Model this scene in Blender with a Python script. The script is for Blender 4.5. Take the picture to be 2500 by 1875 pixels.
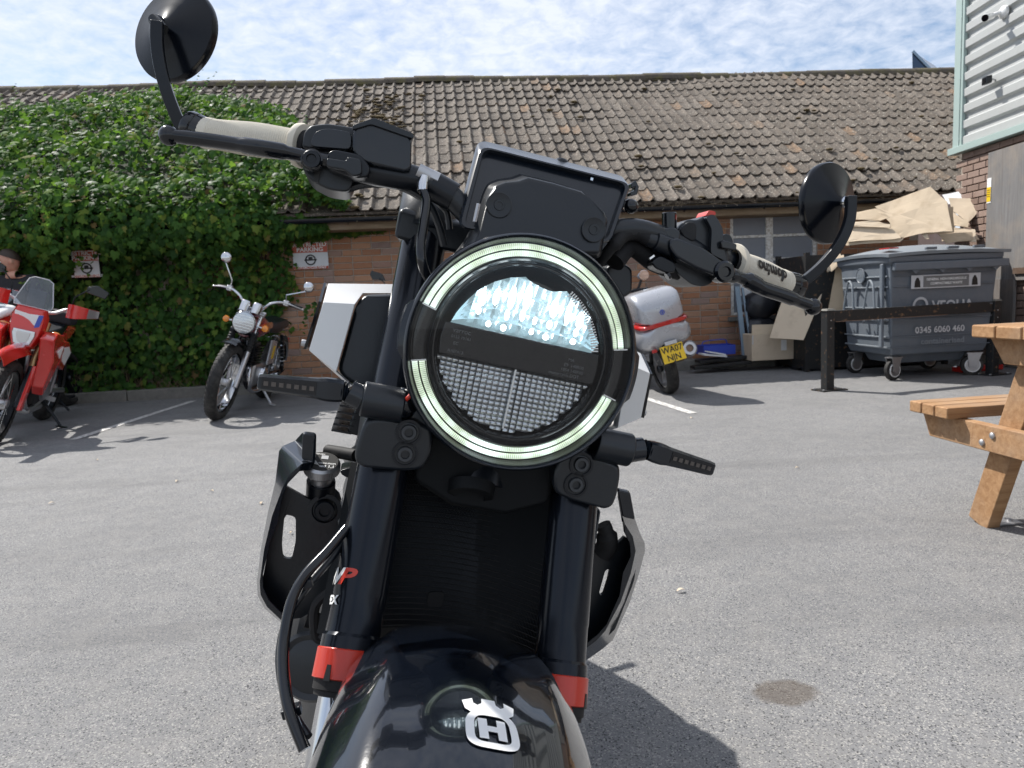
import bpy, bmesh, math, random
from math import sin, cos, pi, radians, sqrt, atan2
from mathutils import Vector, Matrix, noise
random.seed(7)
for _o in list(bpy.data.objects): bpy.data.objects.remove(_o)
SC = bpy.context.scene
COL = SC.collection

# ------------------------------------------------------------------ camera
FPX, CAM_H = 1785.0, 0.97            # focal length in pixels of the 2500 px wide photograph, height above ground
HL_Z = 0.9477                       # height of the headlight centre along the leaning bike
CYAW, CPITCH, CROLL = radians(5.0), radians(6.8), radians(2.6)
_f = Vector((sin(CYAW)*cos(CPITCH), cos(CYAW)*cos(CPITCH), -sin(CPITCH)))
_r0 = Vector((cos(CYAW), -sin(CYAW), 0)); _u0 = _r0.cross(_f)
CR = _r0*cos(CROLL) - _u0*sin(CROLL); CU = _u0*cos(CROLL) + _r0*sin(CROLL); CF = _f
CO = Vector((0, 0, CAM_H))
cam_d = bpy.data.cameras.new('camera'); cam = bpy.data.objects.new('camera', cam_d); COL.objects.link(cam)
cam.matrix_world = Matrix(((CR.x, CU.x, -CF.x, CO.x), (CR.y, CU.y, -CF.y, CO.y), (CR.z, CU.z, -CF.z, CO.z), (0, 0, 0, 1)))
cam_d.sensor_width = 36.0; cam_d.lens = 36.0*FPX/2500.0
cam_d.clip_start = 0.02; cam_d.clip_end = 2000
cam_d.dof.use_dof = True; cam_d.dof.focus_distance = 0.78; cam_d.dof.aperture_fstop = 22.0
SC.camera = cam

# ------------------------------------------------------------------ sky, sun, exposure
SUN_TO = Vector((-0.56, 0.64, 1.0)).normalized()      # direction towards the sun: behind the roof, on the left
SUN_EL = math.asin(SUN_TO.z); SUN_AZ = atan2(SUN_TO.x, SUN_TO.y)
W = bpy.data.worlds.new('World'); SC.world = W; W.use_nodes = True
wn, wl = W.node_tree.nodes, W.node_tree.links
wn.clear()
w_out = wn.new('ShaderNodeOutputWorld'); w_bg = wn.new('ShaderNodeBackground'); w_bg.inputs[1].default_value = 0.10
w_sky = wn.new('ShaderNodeTexSky'); w_sky.sky_type = 'NISHITA'; w_sky.sun_disc = False
w_sky.sun_elevation = SUN_EL; w_sky.sun_rotation = SUN_AZ; w_sky.air_density = 1.0; w_sky.dust_density = 0.6; w_sky.ozone_density = 2.5
def wmath(op, a, b=None):
    n = wn.new('ShaderNodeMath'); n.operation = op
    for i, v in enumerate((a, b)):
        if v is None: continue
        if isinstance(v, (int, float)): n.inputs[i].default_value = v
        else: wl.new(v, n.inputs[i])
    return n.outputs[0]
w_tc = wn.new('ShaderNodeTexCoord'); w_sep = wn.new('ShaderNodeSeparateXYZ'); wl.new(w_tc.outputs['Generated'], w_sep.inputs[0])
w_dz = wmath('ADD', wmath('MAXIMUM', w_sep.outputs[2], 0.0), 0.22)
w_cmb = wn.new('ShaderNodeCombineXYZ')
wl.new(wmath('DIVIDE', w_sep.outputs[0], w_dz), w_cmb.inputs[0]); wl.new(wmath('DIVIDE', w_sep.outputs[1], w_dz), w_cmb.inputs[1])
def wnoise(scale, detail, rough, dist=0.0):
    n = wn.new('ShaderNodeTexNoise'); n.inputs['Scale'].default_value = scale; n.inputs['Detail'].default_value = detail
    n.inputs['Roughness'].default_value = rough; n.inputs['Distortion'].default_value = dist
    wl.new(w_cmb.outputs[0], n.inputs['Vector']); return n.outputs['Fac']
w_big, w_mack = wnoise(0.8, 5.0, 0.5, 0.1), wnoise(17.0, 6.0, 0.62, 0.3)
w_sum = wmath('ADD', wmath('MULTIPLY', w_big, 0.85), wmath('MULTIPLY', w_mack, 0.75))
w_ramp = wn.new('ShaderNodeValToRGB'); wl.new(w_sum, w_ramp.inputs[0])
w_ramp.color_ramp.elements[0].position = 0.52; w_ramp.color_ramp.elements[0].color = (0.05, 0.05, 0.05, 1)
w_ramp.color_ramp.elements[1].position = 0.95; w_ramp.color_ramp.elements[1].color = (0.93, 0.93, 0.93, 1)
w_mix = wn.new('ShaderNodeMixRGB'); wl.new(w_ramp.outputs[0], w_mix.inputs[0]); wl.new(w_sky.outputs[0], w_mix.inputs[1])
w_mix.inputs[2].default_value = (6.9, 7.3, 8.1, 1)
wl.new(w_mix.outputs[0], w_bg.inputs[0]); wl.new(w_bg.outputs[0], w_out.inputs[0])
sun_d = bpy.data.lights.new('sun', 'SUN'); sun_d.energy = 5.0; sun_d.angle = radians(0.55); sun_d.color = (1.0, 0.96, 0.90)
sun = bpy.data.objects.new('sun', sun_d); COL.objects.link(sun)
sun.rotation_euler = SUN_TO.to_track_quat('Z', 'Y').to_euler(); sun.location = (-8, 10, 14)
SC.view_settings.view_transform = 'Standard'; SC.view_settings.look = 'None'
SC.view_settings.gamma = 1.0; SC.view_settings.use_curve_mapping = False
SC.view_settings.exposure = 0.45
SC.cycles.max_bounces = 6; SC.cycles.diffuse_bounces = 3; SC.cycles.transparent_max_bounces = 8
SC.cycles.use_adaptive_sampling = True; SC.cycles.adaptive_threshold = 0.025
SC.cycles.caustics_reflective = False; SC.cycles.caustics_refractive = False
SC.cycles.use_denoising = True

# ------------------------------------------------------------------ measuring helpers (photo pixel + known plane -> metres)
def ray(px, py): return CF + CR*((px-1250)/FPX) - CU*((py-937.5)/FPX)
def on_ground(px, py, z=0.0):
    d = ray(px, py); return CO + d*((z-CAM_H)/d.z)
def on_y(px, py, Y):
    d = ray(px, py); return CO + d*(Y/d.y)
def on_x(px, py, X):
    d = ray(px, py); return CO + d*(X/d.x)
def proj(p):
    v = Vector(p)-CO; d = v.dot(CF); return (1250+FPX*v.dot(CR)/d, 937.5-FPX*v.dot(CU)/d, d)

# ------------------------------------------------------------------ mesh helpers
def V(*a): return Vector(a)
class MB:
    """collects simple shapes; build() links them as ONE mesh object"""
    def __init__(s): s.v, s.f = [], []
    def add(s, vs, fs):
        n = len(s.v); s.v += [Vector(p) for p in vs]; s.f += [tuple(i+n for i in f) for f in fs]; return s
    def box(s, c, size, rot=None):
        c = Vector(c); hx, hy, hz = (q/2 for q in size)
        R = rot if rot is not None else Matrix.Identity(3)
        vs = [c + R @ Vector((x*hx, y*hy, z*hz)) for x in (-1, 1) for y in (-1, 1) for z in (-1, 1)]
        return s.add(vs, [(0,1,3,2), (4,6,7,5), (0,4,5,1), (2,3,7,6), (0,2,6,4), (1,5,7,3)])
    def prism(s, poly, vec, top=None):
        n = len(poly); vec = Vector(vec)
        b = [Vector(p) for p in poly]; t = [p+vec for p in b] if top is None else [Vector(p) for p in top]
        return s.add(b+t, [tuple(range(n-1, -1, -1)), tuple(range(n, 2*n))] + [(i, (i+1) % n, (i+1) % n+n, i+n) for i in range(n)])
    def loft(s, rings, closed=True, caps=True):
        n = len(rings[0]); vs = [p for r in rings for p in r]; fs = []
        for k in range(len(rings)-1):
            for i in range(n if closed else n-1):
                j = (i+1) % n; fs.append((k*n+i, k*n+j, (k+1)*n+j, (k+1)*n+i))
        if caps and closed:
            fs.append(tuple(range(n-1, -1, -1))); m = (len(rings)-1)*n; fs.append(tuple(range(m, m+n)))
        return s.add(vs, fs)
    def tube(s, path, r, n=10, caps=True, flat=None, up=None):
        P = [Vector(p) for p in path]; m = len(P)
        rs = r if isinstance(r, (list, tuple)) else [r]*m
        rings = []; ref = None
        for i in range(m):
            t = (P[min(i+1, m-1)] - P[max(i-1, 0)]).normalized()
            if ref is None:
                a = Vector(up) if up is not None else (Vector((0, 0, 1)) if abs(t.z) < .9 else Vector((0, 1, 0)))
                ref = (a - t*a.dot(t)).normalized()
            else: ref = (ref - t*ref.dot(t)).normalized()
            b = t.cross(ref); fl = flat if flat else 1.0
            rings.append([P[i] + (ref*cos(2*pi*k/n) + b*(sin(2*pi*k/n)*fl))*rs[i] for k in range(n)])
        return s.loft(rings, True, caps)
    def bar(s, path, w, h, up=(0, 1, 0)):
        """rectangular section: w across, h along 'up'"""
        P = [Vector(p) for p in path]; m = len(P); rings = []; up = Vector(up)
        ws = w if isinstance(w, (list, tuple)) else [w]*m; hs = h if isinstance(h, (list, tuple)) else [h]*m
        for i in range(m):
            t = (P[min(i+1, m-1)] - P[max(i-1, 0)]).normalized(); a = (up - t*up.dot(t)).normalized(); b = t.cross(a)
            rings.append([P[i] + a*(hs[i]/2*sa) + b*(ws[i]/2*sb) for sa, sb in ((1, 1), (1, -1), (-1, -1), (-1, 1))])
        return s.loft(rings)
    def lathe(s, o, axis, prof, n=32, closed=False, a0=0.0, a1=2*pi):
        o = Vector(o); ax = Vector(axis).normalized()
        u = ax.orthogonal().normalized(); w = ax.cross(u); full = abs(a1-a0-2*pi) < 1e-6
        m = n if full else n+1; rings = []
        for t, r in prof:
            rings.append([o + ax*t + (u*cos(a0+(a1-a0)*k/n) + w*sin(a0+(a1-a0)*k/n))*r for k in range(m)])
        s.loft(rings, full, False)
        return s
    def sphere(s, c, r, n=14, sc=(1, 1, 1), R=None):
        c = Vector(c); rings = []; h = max(5, n//2)
        for i in range(h+1):
            a = pi*(i+.02 if i == 0 else (i-.02 if i == h else i))/h
            ring = []
            for k in range(n):
                p = Vector((sin(a)*cos(2*pi*k/n)*sc[0], sin(a)*sin(2*pi*k/n)*sc[1], cos(a)*sc[2]))*r
                if R is not None: p = R @ p
                ring.append(c+p)
            rings.append(ring)
        return s.loft(rings)
    def grid(s, pts, thick=None):
        """pts: rows of points -> sheet; with thick: closed shell along the normals"""
        m, n = len(pts), len(pts[0])
        P = [[Vector(p) for p in r] for r in pts]
        fs = [(i*n+j, i*n+j+1, (i+1)*n+j+1, (i+1)*n+j) for i in range(m-1) for j in range(n-1)]
        vs = [p for r in P for p in r]
        if thick is None: return s.add(vs, fs)
        N = []
        for i in range(m):
            for j in range(n):
                a = P[min(i+1, m-1)][j]-P[max(i-1, 0)][j]; b = P[i][min(j+1, n-1)]-P[i][max(j-1, 0)]
                N.append(a.cross(b).normalized())
        k = m*n; vs2 = [p - N[i]*thick for i, p in enumerate(vs)]
        fs2 = [tuple(q+k for q in reversed(f)) for f in fs]
        edge = [j for j in range(n)] + [i*n+n-1 for i in range(1, m)] + [(m-1)*n+j for j in range(n-2, -1, -1)] + [i*n for i in range(m-2, 0, -1)]
        fs3 = [(edge[i], edge[(i+1) % len(edge)], edge[(i+1) % len(edge)]+k, edge[i]+k) for i in range(len(edge))]
        return s.add(vs+vs2, fs+fs2+fs3)
    def mesh(s, name, m, smooth=True, angle=38, fix=True):
        me = bpy.data.meshes.new(name); me.from_pydata([tuple(p) for p in s.v], [], s.f)
        if fix:
            bm = bmesh.new(); bm.from_mesh(me); bmesh.ops.recalc_face_normals(bm, faces=bm.faces); bm.to_mesh(me); bm.free()
        if smooth:
            me.polygons.foreach_set('use_smooth', [True]*len(me.polygons)); me.set_sharp_from_angle(angle=radians(angle))
        if m is not None: me.materials.append(m)
        me.update(); return me
    def build(s, name, m, parent=None, smooth=True, angle=38, bevel=0, seg=2, label=None, fix=True):
        o = bpy.data.objects.new(name, s.mesh(name, m, smooth, angle, fix)); COL.objects.link(o)
        if parent is not None: o.parent = parent
        if bevel:
            md = o.modifiers.new('bevel', 'BEVEL'); md.width = bevel; md.segments = seg; md.limit_method = 'ANGLE'; md.angle_limit = radians(40); md.harden_normals = True
        if label: o['label'] = label
        return o
def tag(o, label=None, cat=None, group=None, kind=None):
    if label: o['label'] = label
    if cat: o['category'] = cat
    if group: o['group'] = group
    if kind: o['kind'] = kind
    return o
def thing(name, label, cat, loc=(0, 0, 0), rz=0.0, group=None, M=None):
    o = bpy.data.objects.new(name, None); COL.objects.link(o); o.empty_display_size = .1
    if M is not None: o.matrix_world = M
    else: o.location = loc; o.rotation_euler = (0, 0, rz)
    return tag(o, label, cat, group)
def spline(pts, n=8):
    """Catmull-Rom through the points"""
    P = [Vector(p) for p in pts]; out = []
    for i in range(len(P)-1):
        a, b, c, d = P[max(i-1, 0)], P[i], P[i+1], P[min(i+2, len(P)-1)]
        for k in range(n):
            t = k/n
            out.append(0.5*((2*b) + (c-a)*t + (2*a-5*b+4*c-d)*t*t + (3*b-a-3*c+d)*t**3))
    out.append(P[-1]); return out
def rounded(poly, r, n=4):
    """round the corners of a planar polygon"""
    P = [Vector(p) for p in poly]; out = []; m = len(P)
    for i in range(m):
        a, b, c = P[i-1], P[i], P[(i+1) % m]
        u, w = (a-b), (c-b); q = min(r, u.length*.45, w.length*.45)
        p0, p1 = b+u.normalized()*q, b+w.normalized()*q
        for k in range(n+1):
            t = k/n; out.append(p0*(1-t)**2 + b*2*t*(1-t) + p1*t*t)
    return out
_tc = {}
def text_geo(txt, size=1.0, bold=0.0, sx=1.0, shear=0.0):
    cu = bpy.data.curves.new('lettering', 'FONT'); cu.body = txt; cu.size = size; cu.align_x = 'CENTER'; cu.align_y = 'CENTER'; cu.offset = bold; cu.resolution_u = 3; cu.shear = shear
    ob = bpy.data.objects.new('lettering', cu); COL.objects.link(ob)
    dg = bpy.context.evaluated_depsgraph_get(); dg.update()
    me = bpy.data.meshes.new_from_object(ob.evaluated_get(dg))
    vs = [(v.co.x*sx, v.co.y) for v in me.vertices]; fs = [tuple(p.vertices) for p in me.polygons]
    bpy.data.objects.remove(ob); bpy.data.curves.remove(cu); bpy.data.meshes.remove(me)
    return vs, fs
def lettering(name, txt, size, fmap, m, parent, bold=0.0, sx=1.0, shear=0.0):
    """flat lettering laid on a surface: fmap(x, y) -> 3D point"""
    vs, fs = text_geo(txt, size, bold, sx, shear)
    b = MB().add([fmap(x, y) for x, y in vs], fs)
    return b.build(name, m, parent, smooth=False, fix=False)
def flatmap(o, ux, uy):
    o, ux, uy = Vector(o), Vector(ux), Vector(uy)
    return lambda x, y: o + ux*x + uy*y
# ------------------------------------------------------------------ materials
class NT:
    def __init__(s, name):
        s.m = bpy.data.materials.new(name); s.m.use_nodes = True; s.t = s.m.node_tree; s.n = s.t.nodes; s.l = s.t.links
        s.p = s.n['Principled BSDF']
    def new(s, typ, **kw):
        n = s.n.new(typ)
        for k, v in kw.items(): setattr(n, k, v)
        return n
    def link(s, a, b): s.l.new(a, b)
    def val(s, sock, v):
        if isinstance(v, (int, float, tuple, list)): sock.default_value = v
        else: s.l.new(v, sock)
    def pos(s):
        return s.new('ShaderNodeNewGeometry').outputs['Position']
    def obj(s): return s.new('ShaderNodeTexCoord').outputs['Object']
    def noise(s, vec, scale, detail=4, rough=.55, dist=0):
        n = s.new('ShaderNodeTexNoise'); n.inputs['Scale'].default_value = scale; n.inputs['Detail'].default_value = detail
        n.inputs['Roughness'].default_value = rough; n.inputs['Distortion'].default_value = dist; s.link(vec, n.inputs['Vector']); return n.outputs['Fac']
    def vor(s, vec, scale, out='Distance', feat='F1'):
        n = s.new('ShaderNodeTexVoronoi'); n.feature = feat; n.inputs['Scale'].default_value = scale; s.link(vec, n.inputs['Vector']); return n.outputs[out]
    def ramp(s, fac, stops):
        n = s.new('ShaderNodeValToRGB'); e = n.color_ramp.elements
        while len(e) < len(stops): e.new(.5)
        for k, (p, c) in enumerate(stops):
            e[k].position = p; e[k].color = (c, c, c, 1) if isinstance(c, (int, float)) else (*c, 1)
        s.link(fac, n.inputs[0]); return n.outputs[0]
    def mix(s, fac, a, b, mode='MIX'):
        n = s.new('ShaderNodeMixRGB', blend_type=mode)
        s.val(n.inputs[0], fac)
        for i, c in ((1, a), (2, b)):
            if isinstance(c, tuple): n.inputs[i].default_value = (*c, 1) if len(c) == 3 else c
            else: s.val(n.inputs[i], c)
        return n.outputs[0]
    def math(s, op, a, b=0.0, c=None):
        n = s.new('ShaderNodeMath', operation=op); s.val(n.inputs[0], a); s.val(n.inputs[1], b)
        if c is not None: s.val(n.inputs[2], c)
        return n.outputs[0]
    def rnd(s):
        """one random number per object or per loose piece"""
        a = s.new('ShaderNodeObjectInfo').outputs['Random']; b = s.new('ShaderNodeNewGeometry').outputs['Random Per Island']
        return s.math('FRACT', s.math('ADD', a, b))
    def mapping(s, vec, scale):
        n = s.new('ShaderNodeMapping'); n.inputs['Scale'].default_value = scale; s.link(vec, n.inputs['Vector']); return n.outputs[0]
    def bump(s, h, strength=.3, dist=.01):
        n = s.new('ShaderNodeBump'); n.inputs['Strength'].default_value = strength; n.inputs['Distance'].default_value = dist
        s.link(h, n.inputs['Height']); s.link(n.outputs[0], s.p.inputs['Normal'])
    def set(s, color=None, rough=None, metal=None, spec=None, coat=None, coat_r=None, trans=None, emis=None, estr=None):
        I = s.p.inputs
        if color is not None: s.val(I['Base Color'], (*color, 1) if isinstance(color, tuple) else color)
        if rough is not None: s.val(I['Roughness'], rough)
        if metal is not None: s.val(I['Metallic'], metal)
        if spec is not None: s.val(I['Specular IOR Level'], spec)
        if coat is not None: s.val(I['Coat Weight'], coat)
        if coat_r is not None: s.val(I['Coat Roughness'], coat_r)
        if trans is not None: s.val(I['Transmission Weight'], trans)
        if emis is not None: s.val(I['Emission Color'], (*emis, 1) if isinstance(emis, tuple) else emis); s.val(I['Emission Strength'], estr)
        return s.m
def plain(name, color, rough=.5, metal=0.0, grain=.0, scale=60, coat=0.0, bump=0.0, rv=.12, spec=.5, dust=0.0):
    """plain finish with slight unevenness in tone and gloss; dust: pale film in patches"""
    t = NT(name); p = t.obj(); n = t.noise(p, scale, 5, .6); n2 = t.noise(p, scale*.12+3, 4, .6)
    c = t.mix(t.math('MULTIPLY', n, grain), color, tuple(min(1, q*1.8+.002) for q in color))
    if dust: c = t.mix(t.math('MULTIPLY', t.ramp(n2, [(.42, 0.0), (.72, 1.0)]), dust), c, (.32, .30, .27))
    r = t.math('ADD', rough-rv/2, t.math('MULTIPLY', n2, rv))
    t.set(c, r, metal, spec, coat, .04)
    if bump: t.bump(n, bump, .002)
    return t.m
MAT = {}
def glassy(name, tint=(1, 1, 1), refl=1.0, rough=.02, base=.04):
    t = NT(name); t.n.remove(t.p); out = t.n['Material Output']
    tr = t.new('ShaderNodeBsdfTransparent'); tr.inputs[0].default_value = (*tint, 1)
    gl = t.new('ShaderNodeBsdfGlossy'); gl.inputs['Roughness'].default_value = rough
    fr = t.new('ShaderNodeFresnel'); fr.inputs[0].default_value = 1.45
    mx = t.new('ShaderNodeMixShader'); t.link(t.math('ADD', t.math('MULTIPLY', fr.outputs[0], refl), base-.04), mx.inputs[0]); t.link(tr.outputs[0], mx.inputs[1]); t.link(gl.outputs[0], mx.inputs[2])
    t.link(mx.outputs[0], out.inputs[0]); return t.m
def make_mats():
    M = MAT
    # asphalt: pale worn binder with exposed aggregate, pits, an oil stain and traffic streaks
    t = NT('asphalt'); p = t.pos()
    v2 = t.vor(p, 300, 'Color'); n1 = t.noise(p, 240, 3, .75); n2 = t.noise(p, 1.1, 3, .6); n3 = t.noise(p, 9, 3, .6)
    c = t.ramp(n1, [(.25, (.104, .105, .109)), (.5, (.194, .195, .199)), (.78, (.292, .292, .296))])
    sp = t.new('ShaderNodeSeparateColor'); t.link(v2, sp.inputs[0])
    c = t.mix(t.ramp(sp.outputs[0], [(.80, 0.0), (.9, 1.0)]), c, (.36, .35, .33))
    c = t.mix(t.ramp(sp.outputs[1], [(.86, 0.0), (.93, 1.0)]), c, (.05, .05, .054))
    c = t.mix(t.ramp(n2, [(.35, .0), (.65, .75)]), c, t.mix(.5, c, (.13, .13, .131)))
    c = t.mix(t.ramp(n3, [(.45, .0), (.8, .35)]), c, (.28, .27, .255))
    wv = t.noise(t.mapping(p, (.35, 2.2, 1)), 1.4, 3, .6, .4); c = t.mix(t.ramp(wv, [(.54, 0.0), (.68, .30)]), c, (.10, .10, .102))
    sx = t.new('ShaderNodeSeparateXYZ'); t.link(p, sx.inputs[0])
    st = on_ground(1915, 1690); dx = t.math('DIVIDE', t.math('SUBTRACT', sx.outputs[0], st.x), .085); dy = t.math('DIVIDE', t.math('SUBTRACT', sx.outputs[1], st.y), .062)
    d2 = t.math('ADD', t.math('MULTIPLY', dx, dx), t.math('MULTIPLY', dy, dy)); d2 = t.math('ADD', d2, t.math('MULTIPLY', t.math('SUBTRACT', t.noise(p, 22, 4), .5), 1.1))
    c = t.mix(t.ramp(d2, [(.55, .62), (1.1, 0.0)]), c, (.085, .065, .048))
    t.set(c, t.math('ADD', .8, t.math('MULTIPLY', n1, .15)), 0, .3)
    t.bump(n1, .6, .005)
    M['asphalt'] = t.m
    t = NT('road_paint'); p = t.pos(); n = t.noise(p, 35, 6, .7)
    c = t.mix(t.ramp(n, [(.42, .0), (.58, 1.0)]), (.70, .69, .66), (.30, .29, .28)); t.set(c, .8); t.bump(n, .4, .004); M['road_paint'] = t.m
    t = NT('kerb_concrete'); p = t.pos(); n = t.noise(p, 14, 7, .7); n2 = t.noise(p, 120, 3)
    t.set(t.mix(n2, t.ramp(n, [(.3, (.10, .10, .09)), (.7, (.25, .24, .215))]), (.2, .19, .17)), .9); t.bump(n2, .5, .006); M['concrete'] = t.m
    # bricks: tone per brick, smears of pale salt and soot
    def brick(name, stops):
        t = NT(name); p = t.pos(); r = t.rnd(); n = t.noise(p, 26, 6, .68); n2 = t.noise(p, 5, 4, .6); g = t.noise(p, 240, 3, .7)
        c = t.ramp(r, stops)
        c = t.mix(t.ramp(n, [(.52, 0.0), (.78, .55)]), c, (.42, .33, .27))
        c = t.mix(t.ramp(n2, [(.52, 0.0), (.8, .5)]), c, (.19, .115, .085))
        c = t.mix(t.math('MULTIPLY', g, .25), c, t.mix(.5, c, (.06, .04, .03)))
        t.set(c, .92, 0, .2); t.bump(t.math('ADD', g, n), .55, .004); return t.m
    M['brick'] = brick('brick_clay', [(0.0, (.38, .180, .100)), (.3, (.46, .235, .135)), (.55, (.49, .275, .170)), (.75, (.42, .265, .190)), (.9, (.31, .225, .20)), (1.0, (.53, .235, .11))])
    M['brick2'] = brick('brick_brown', [(0.0, (.22, .155, .125)), (.5, (.28, .20, .165)), (1.0, (.33, .24, .20))])
    t = NT('mortar'); p = t.pos(); n = t.noise(p, 60, 5, .7); t.set(t.ramp(n, [(.3, (.36, .31, .26)), (.7, (.52, .46, .39))]), .95); t.bump(n, .5, .004); M['mortar'] = t.m
    # roof tiles
    t = NT('roof_tile'); p = t.pos(); r = t.rnd(); n = t.noise(p, 17, 4, .74); n2 = t.noise(p, 2.2, 2, .6); n3 = t.noise(p, 46, 2, .65); g = t.noise(p, 190, 3)
    c = t.ramp(r, [(0.0, (.118, .097, .079)), (.45, (.160, .133, .110)), (.94, (.195, .166, .139)), (.98, (.24, .165, .11)), (1.0, (.26, .165, .10))])
    c = t.mix(t.ramp(n, [(.40, 0.0), (.62, .75)]), c, (.082, .074, .066))
    c = t.mix(t.ramp(n3, [(.600, 0.0), (.66, .85)]), c, (.40, .37, .32))
    c = t.mix(t.ramp(n2, [(.56, 0.0), (.8, .55)]), c, (.10, .088, .07))
    t.set(c, .9, 0, .25); t.bump(t.math('ADD', n, g), .6, .006); M['tile'] = t.m
    t = NT('ridge_moss'); p = t.pos(); n = t.noise(p, 20, 6, .7); n2 = t.noise(p, 6, 4)
    t.set(t.mix(t.ramp(n2, [(.45, 0), (.7, .8)]), t.ramp(n, [(.3, (.055, .045, .036)), (.7, (.12, .10, .08))]), (.12, .105, .035)), .95); t.bump(n, .8, .01); M['ridge'] = t.m
    t = NT('moss'); p = t.pos(); n = t.noise(p, 60, 5, .7); t.set(t.ramp(n, [(.3, (.06, .045, .02)), (.7, (.17, .125, .06))]), 1.0); t.bump(n, 1.0, .01); M['moss'] = t.m
    # ivy leaf: tone per leaf, waxy, lets some light through
    t = NT('ivy_leaf'); r = t.rnd(); p = t.pos()
    c = t.ramp(r, [(0.0, (.020, .058, .020)), (.4, (.042, .118, .028)), (.75, (.085, .185, .036)), (.92, (.165, .262, .045)), (.975, (.22, .26, .055)), (1.0, (.26, .15, .075))])
    c = t.mix(t.math('MULTIPLY', t.noise(p, 55, 3), .35), c, (.085, .13, .05))
    t.set(c, t.math('ADD', .46, t.math('MULTIPLY', t.rnd(), .25)), 0, .06); tl = t.new('ShaderNodeBsdfTranslucent'); t.link(t.mix(.55, c, (.22, .42, .035)), tl.inputs[0])
    mx = t.new('ShaderNodeMixShader'); mx.inputs[0].default_value = .42; t.link(t.p.outputs[0], mx.inputs[1]); t.link(tl.outputs[0], mx.inputs[2]); t.link(mx.outputs[0], t.n['Material Output'].inputs[0]); M['ivy'] = t.m
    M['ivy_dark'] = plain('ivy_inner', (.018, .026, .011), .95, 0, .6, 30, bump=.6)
    M['ivy_stem'] = plain('ivy_stem', (.045, .035, .022), .95, 0, .6, 30, bump=.6)
    # timber
    def wood(name, a, b, sc=(2, 30, 30)):
        t = NT(name); p = t.mapping(t.obj(), sc); n = t.noise(p, 1.6, 7, .62, .5); n2 = t.noise(t.obj(), 7, 4); w = t.noise(p, 8, 3, .6)
        c = t.ramp(n, [(.28, a), (.5, tuple((x+y)/2 for x, y in zip(a, b))), (.72, b)])
        c = t.mix(t.math('MULTIPLY', t.math('SUBTRACT', t.rnd(), .5), .5), c, (.17, .09, .045))
        c = t.mix(t.ramp(n2, [(.6, 0.0), (.8, .3)]), c, (.20, .12, .07))
        c = t.mix(t.ramp(t.noise(t.pos(), 3.5, 4, .65), [(.45, 0.0), (.75, .45)]), c, (.33, .27, .21))
        t.set(c, .72, 0, .3); t.bump(t.math('ADD', n, w), .30, .003); return t.m
    M['timber'] = wood('stained_timber', (.26, .135, .06), (.45, .27, .14))
    M['grey_board'] = wood('weathered_board', (.13, .13, .13), (.21, .21, .212), (22, 22, 1.5))
    M['old_timber'] = wood('old_timber', (.16, .11, .065), (.30, .23, .15))
    t = NT('window_paint'); p = t.pos(); n = t.noise(p, 30, 6, .7); t.set(t.mix(t.ramp(n, [(.45, 0.0), (.6, .8)]), (.80, .80, .78), (.46, .42, .36)), .8); t.bump(n, .5, .004); M['window_paint'] = t.m
    # cardboard
    t = NT('cardboard'); p = t.obj(); n = t.noise(t.mapping(p, (1, 1, 26)), 3, 4); r = t.rnd(); n2 = t.noise(p, 7, 5)
    c = t.mix(r, (.52, .42, .30), (.66, .55, .42)); c = t.mix(t.ramp(n2, [(.5, 0), (.8, .5)]), c, (.31, .225, .14))
    t.set(c, .9, 0, .2); t.bump(n, .25, .004); M['card'] = t.m
    # metals, plastics, rubber
    M['black_plastic'] = plain('black_plastic', (.0055, .0082, .0120), .34, 0, .15, 180, bump=.10, dust=.010, spec=.52)
    M['black_satin'] = plain('black_satin', (.0048, .0076, .0125), .25, 0, .15, 90, coat=.35, dust=.006, spec=.38)
    M['black_gloss'] = plain('black_gloss', (.0028, .0040, .0068), .13, 0, .0, 90, coat=.2, rv=.04, spec=.45)
    M['anodised'] = plain('black_anodised', (.0085, .0110, .0165), .18, .4, .1, 60, rv=.08, spec=.4)
    M['dark_steel'] = plain('dark_steel', (.055, .058, .062), .5, .6, .3, 60, rv=.2)
    M['dim_led'] = plain('unlit_led', (.085, .07, .06), .4)
    M['black_metal'] = plain('black_metal', (.0055, .0072, .0105), .30, .1, .2, 120, rv=.16, bump=.06, spec=.4)
    M['dark_casting'] = plain('dark_casting', (.012, .0125, .0135), .55, .15, .3, 150, bump=.3, dust=.04, spec=.35)
    M['rubber'] = plain('rubber', (.009, .009, .010), .7, 0, .4, 90, bump=.2, dust=.05, spec=.3)
    M['tyre'] = plain('tyre_rubber', (.012, .0115, .0115), .8, 0, .6, 70, bump=.3, dust=.16)
    M['chrome'] = plain('chrome', (.62, .63, .65), .10, 1, .0, 40, rv=.06)
    M['alloy'] = plain('alloy', (.50, .50, .51), .36, 1, .2, 70, rv=.2)
    M['steel'] = plain('zinc_steel', (.42, .42, .43), .42, .9, .3, 50, rv=.25)
    M['bronze'] = plain('heat_tinted_pipe', (.16, .105, .075), .5, .6, .8, 45, dust=.35)
    M['white_paint'] = plain('white_paint', (.72, .72, .71), .32, 0, .04, 40, coat=.6)
    M['radiator_black'] = plain('radiator_black', (.0035, .0042, .0050), .6, 0, .3, 200, spec=.2)
    M['mirror_black'] = plain('mirror_back', (.0028, .0040, .0070), .20, 0, .0, 90, rv=.06, spec=.28)
    t = NT('fender_black'); p = t.obj(); s = t.vor(p, 900); f = t.noise(p, 6, 4, .6)
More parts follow.
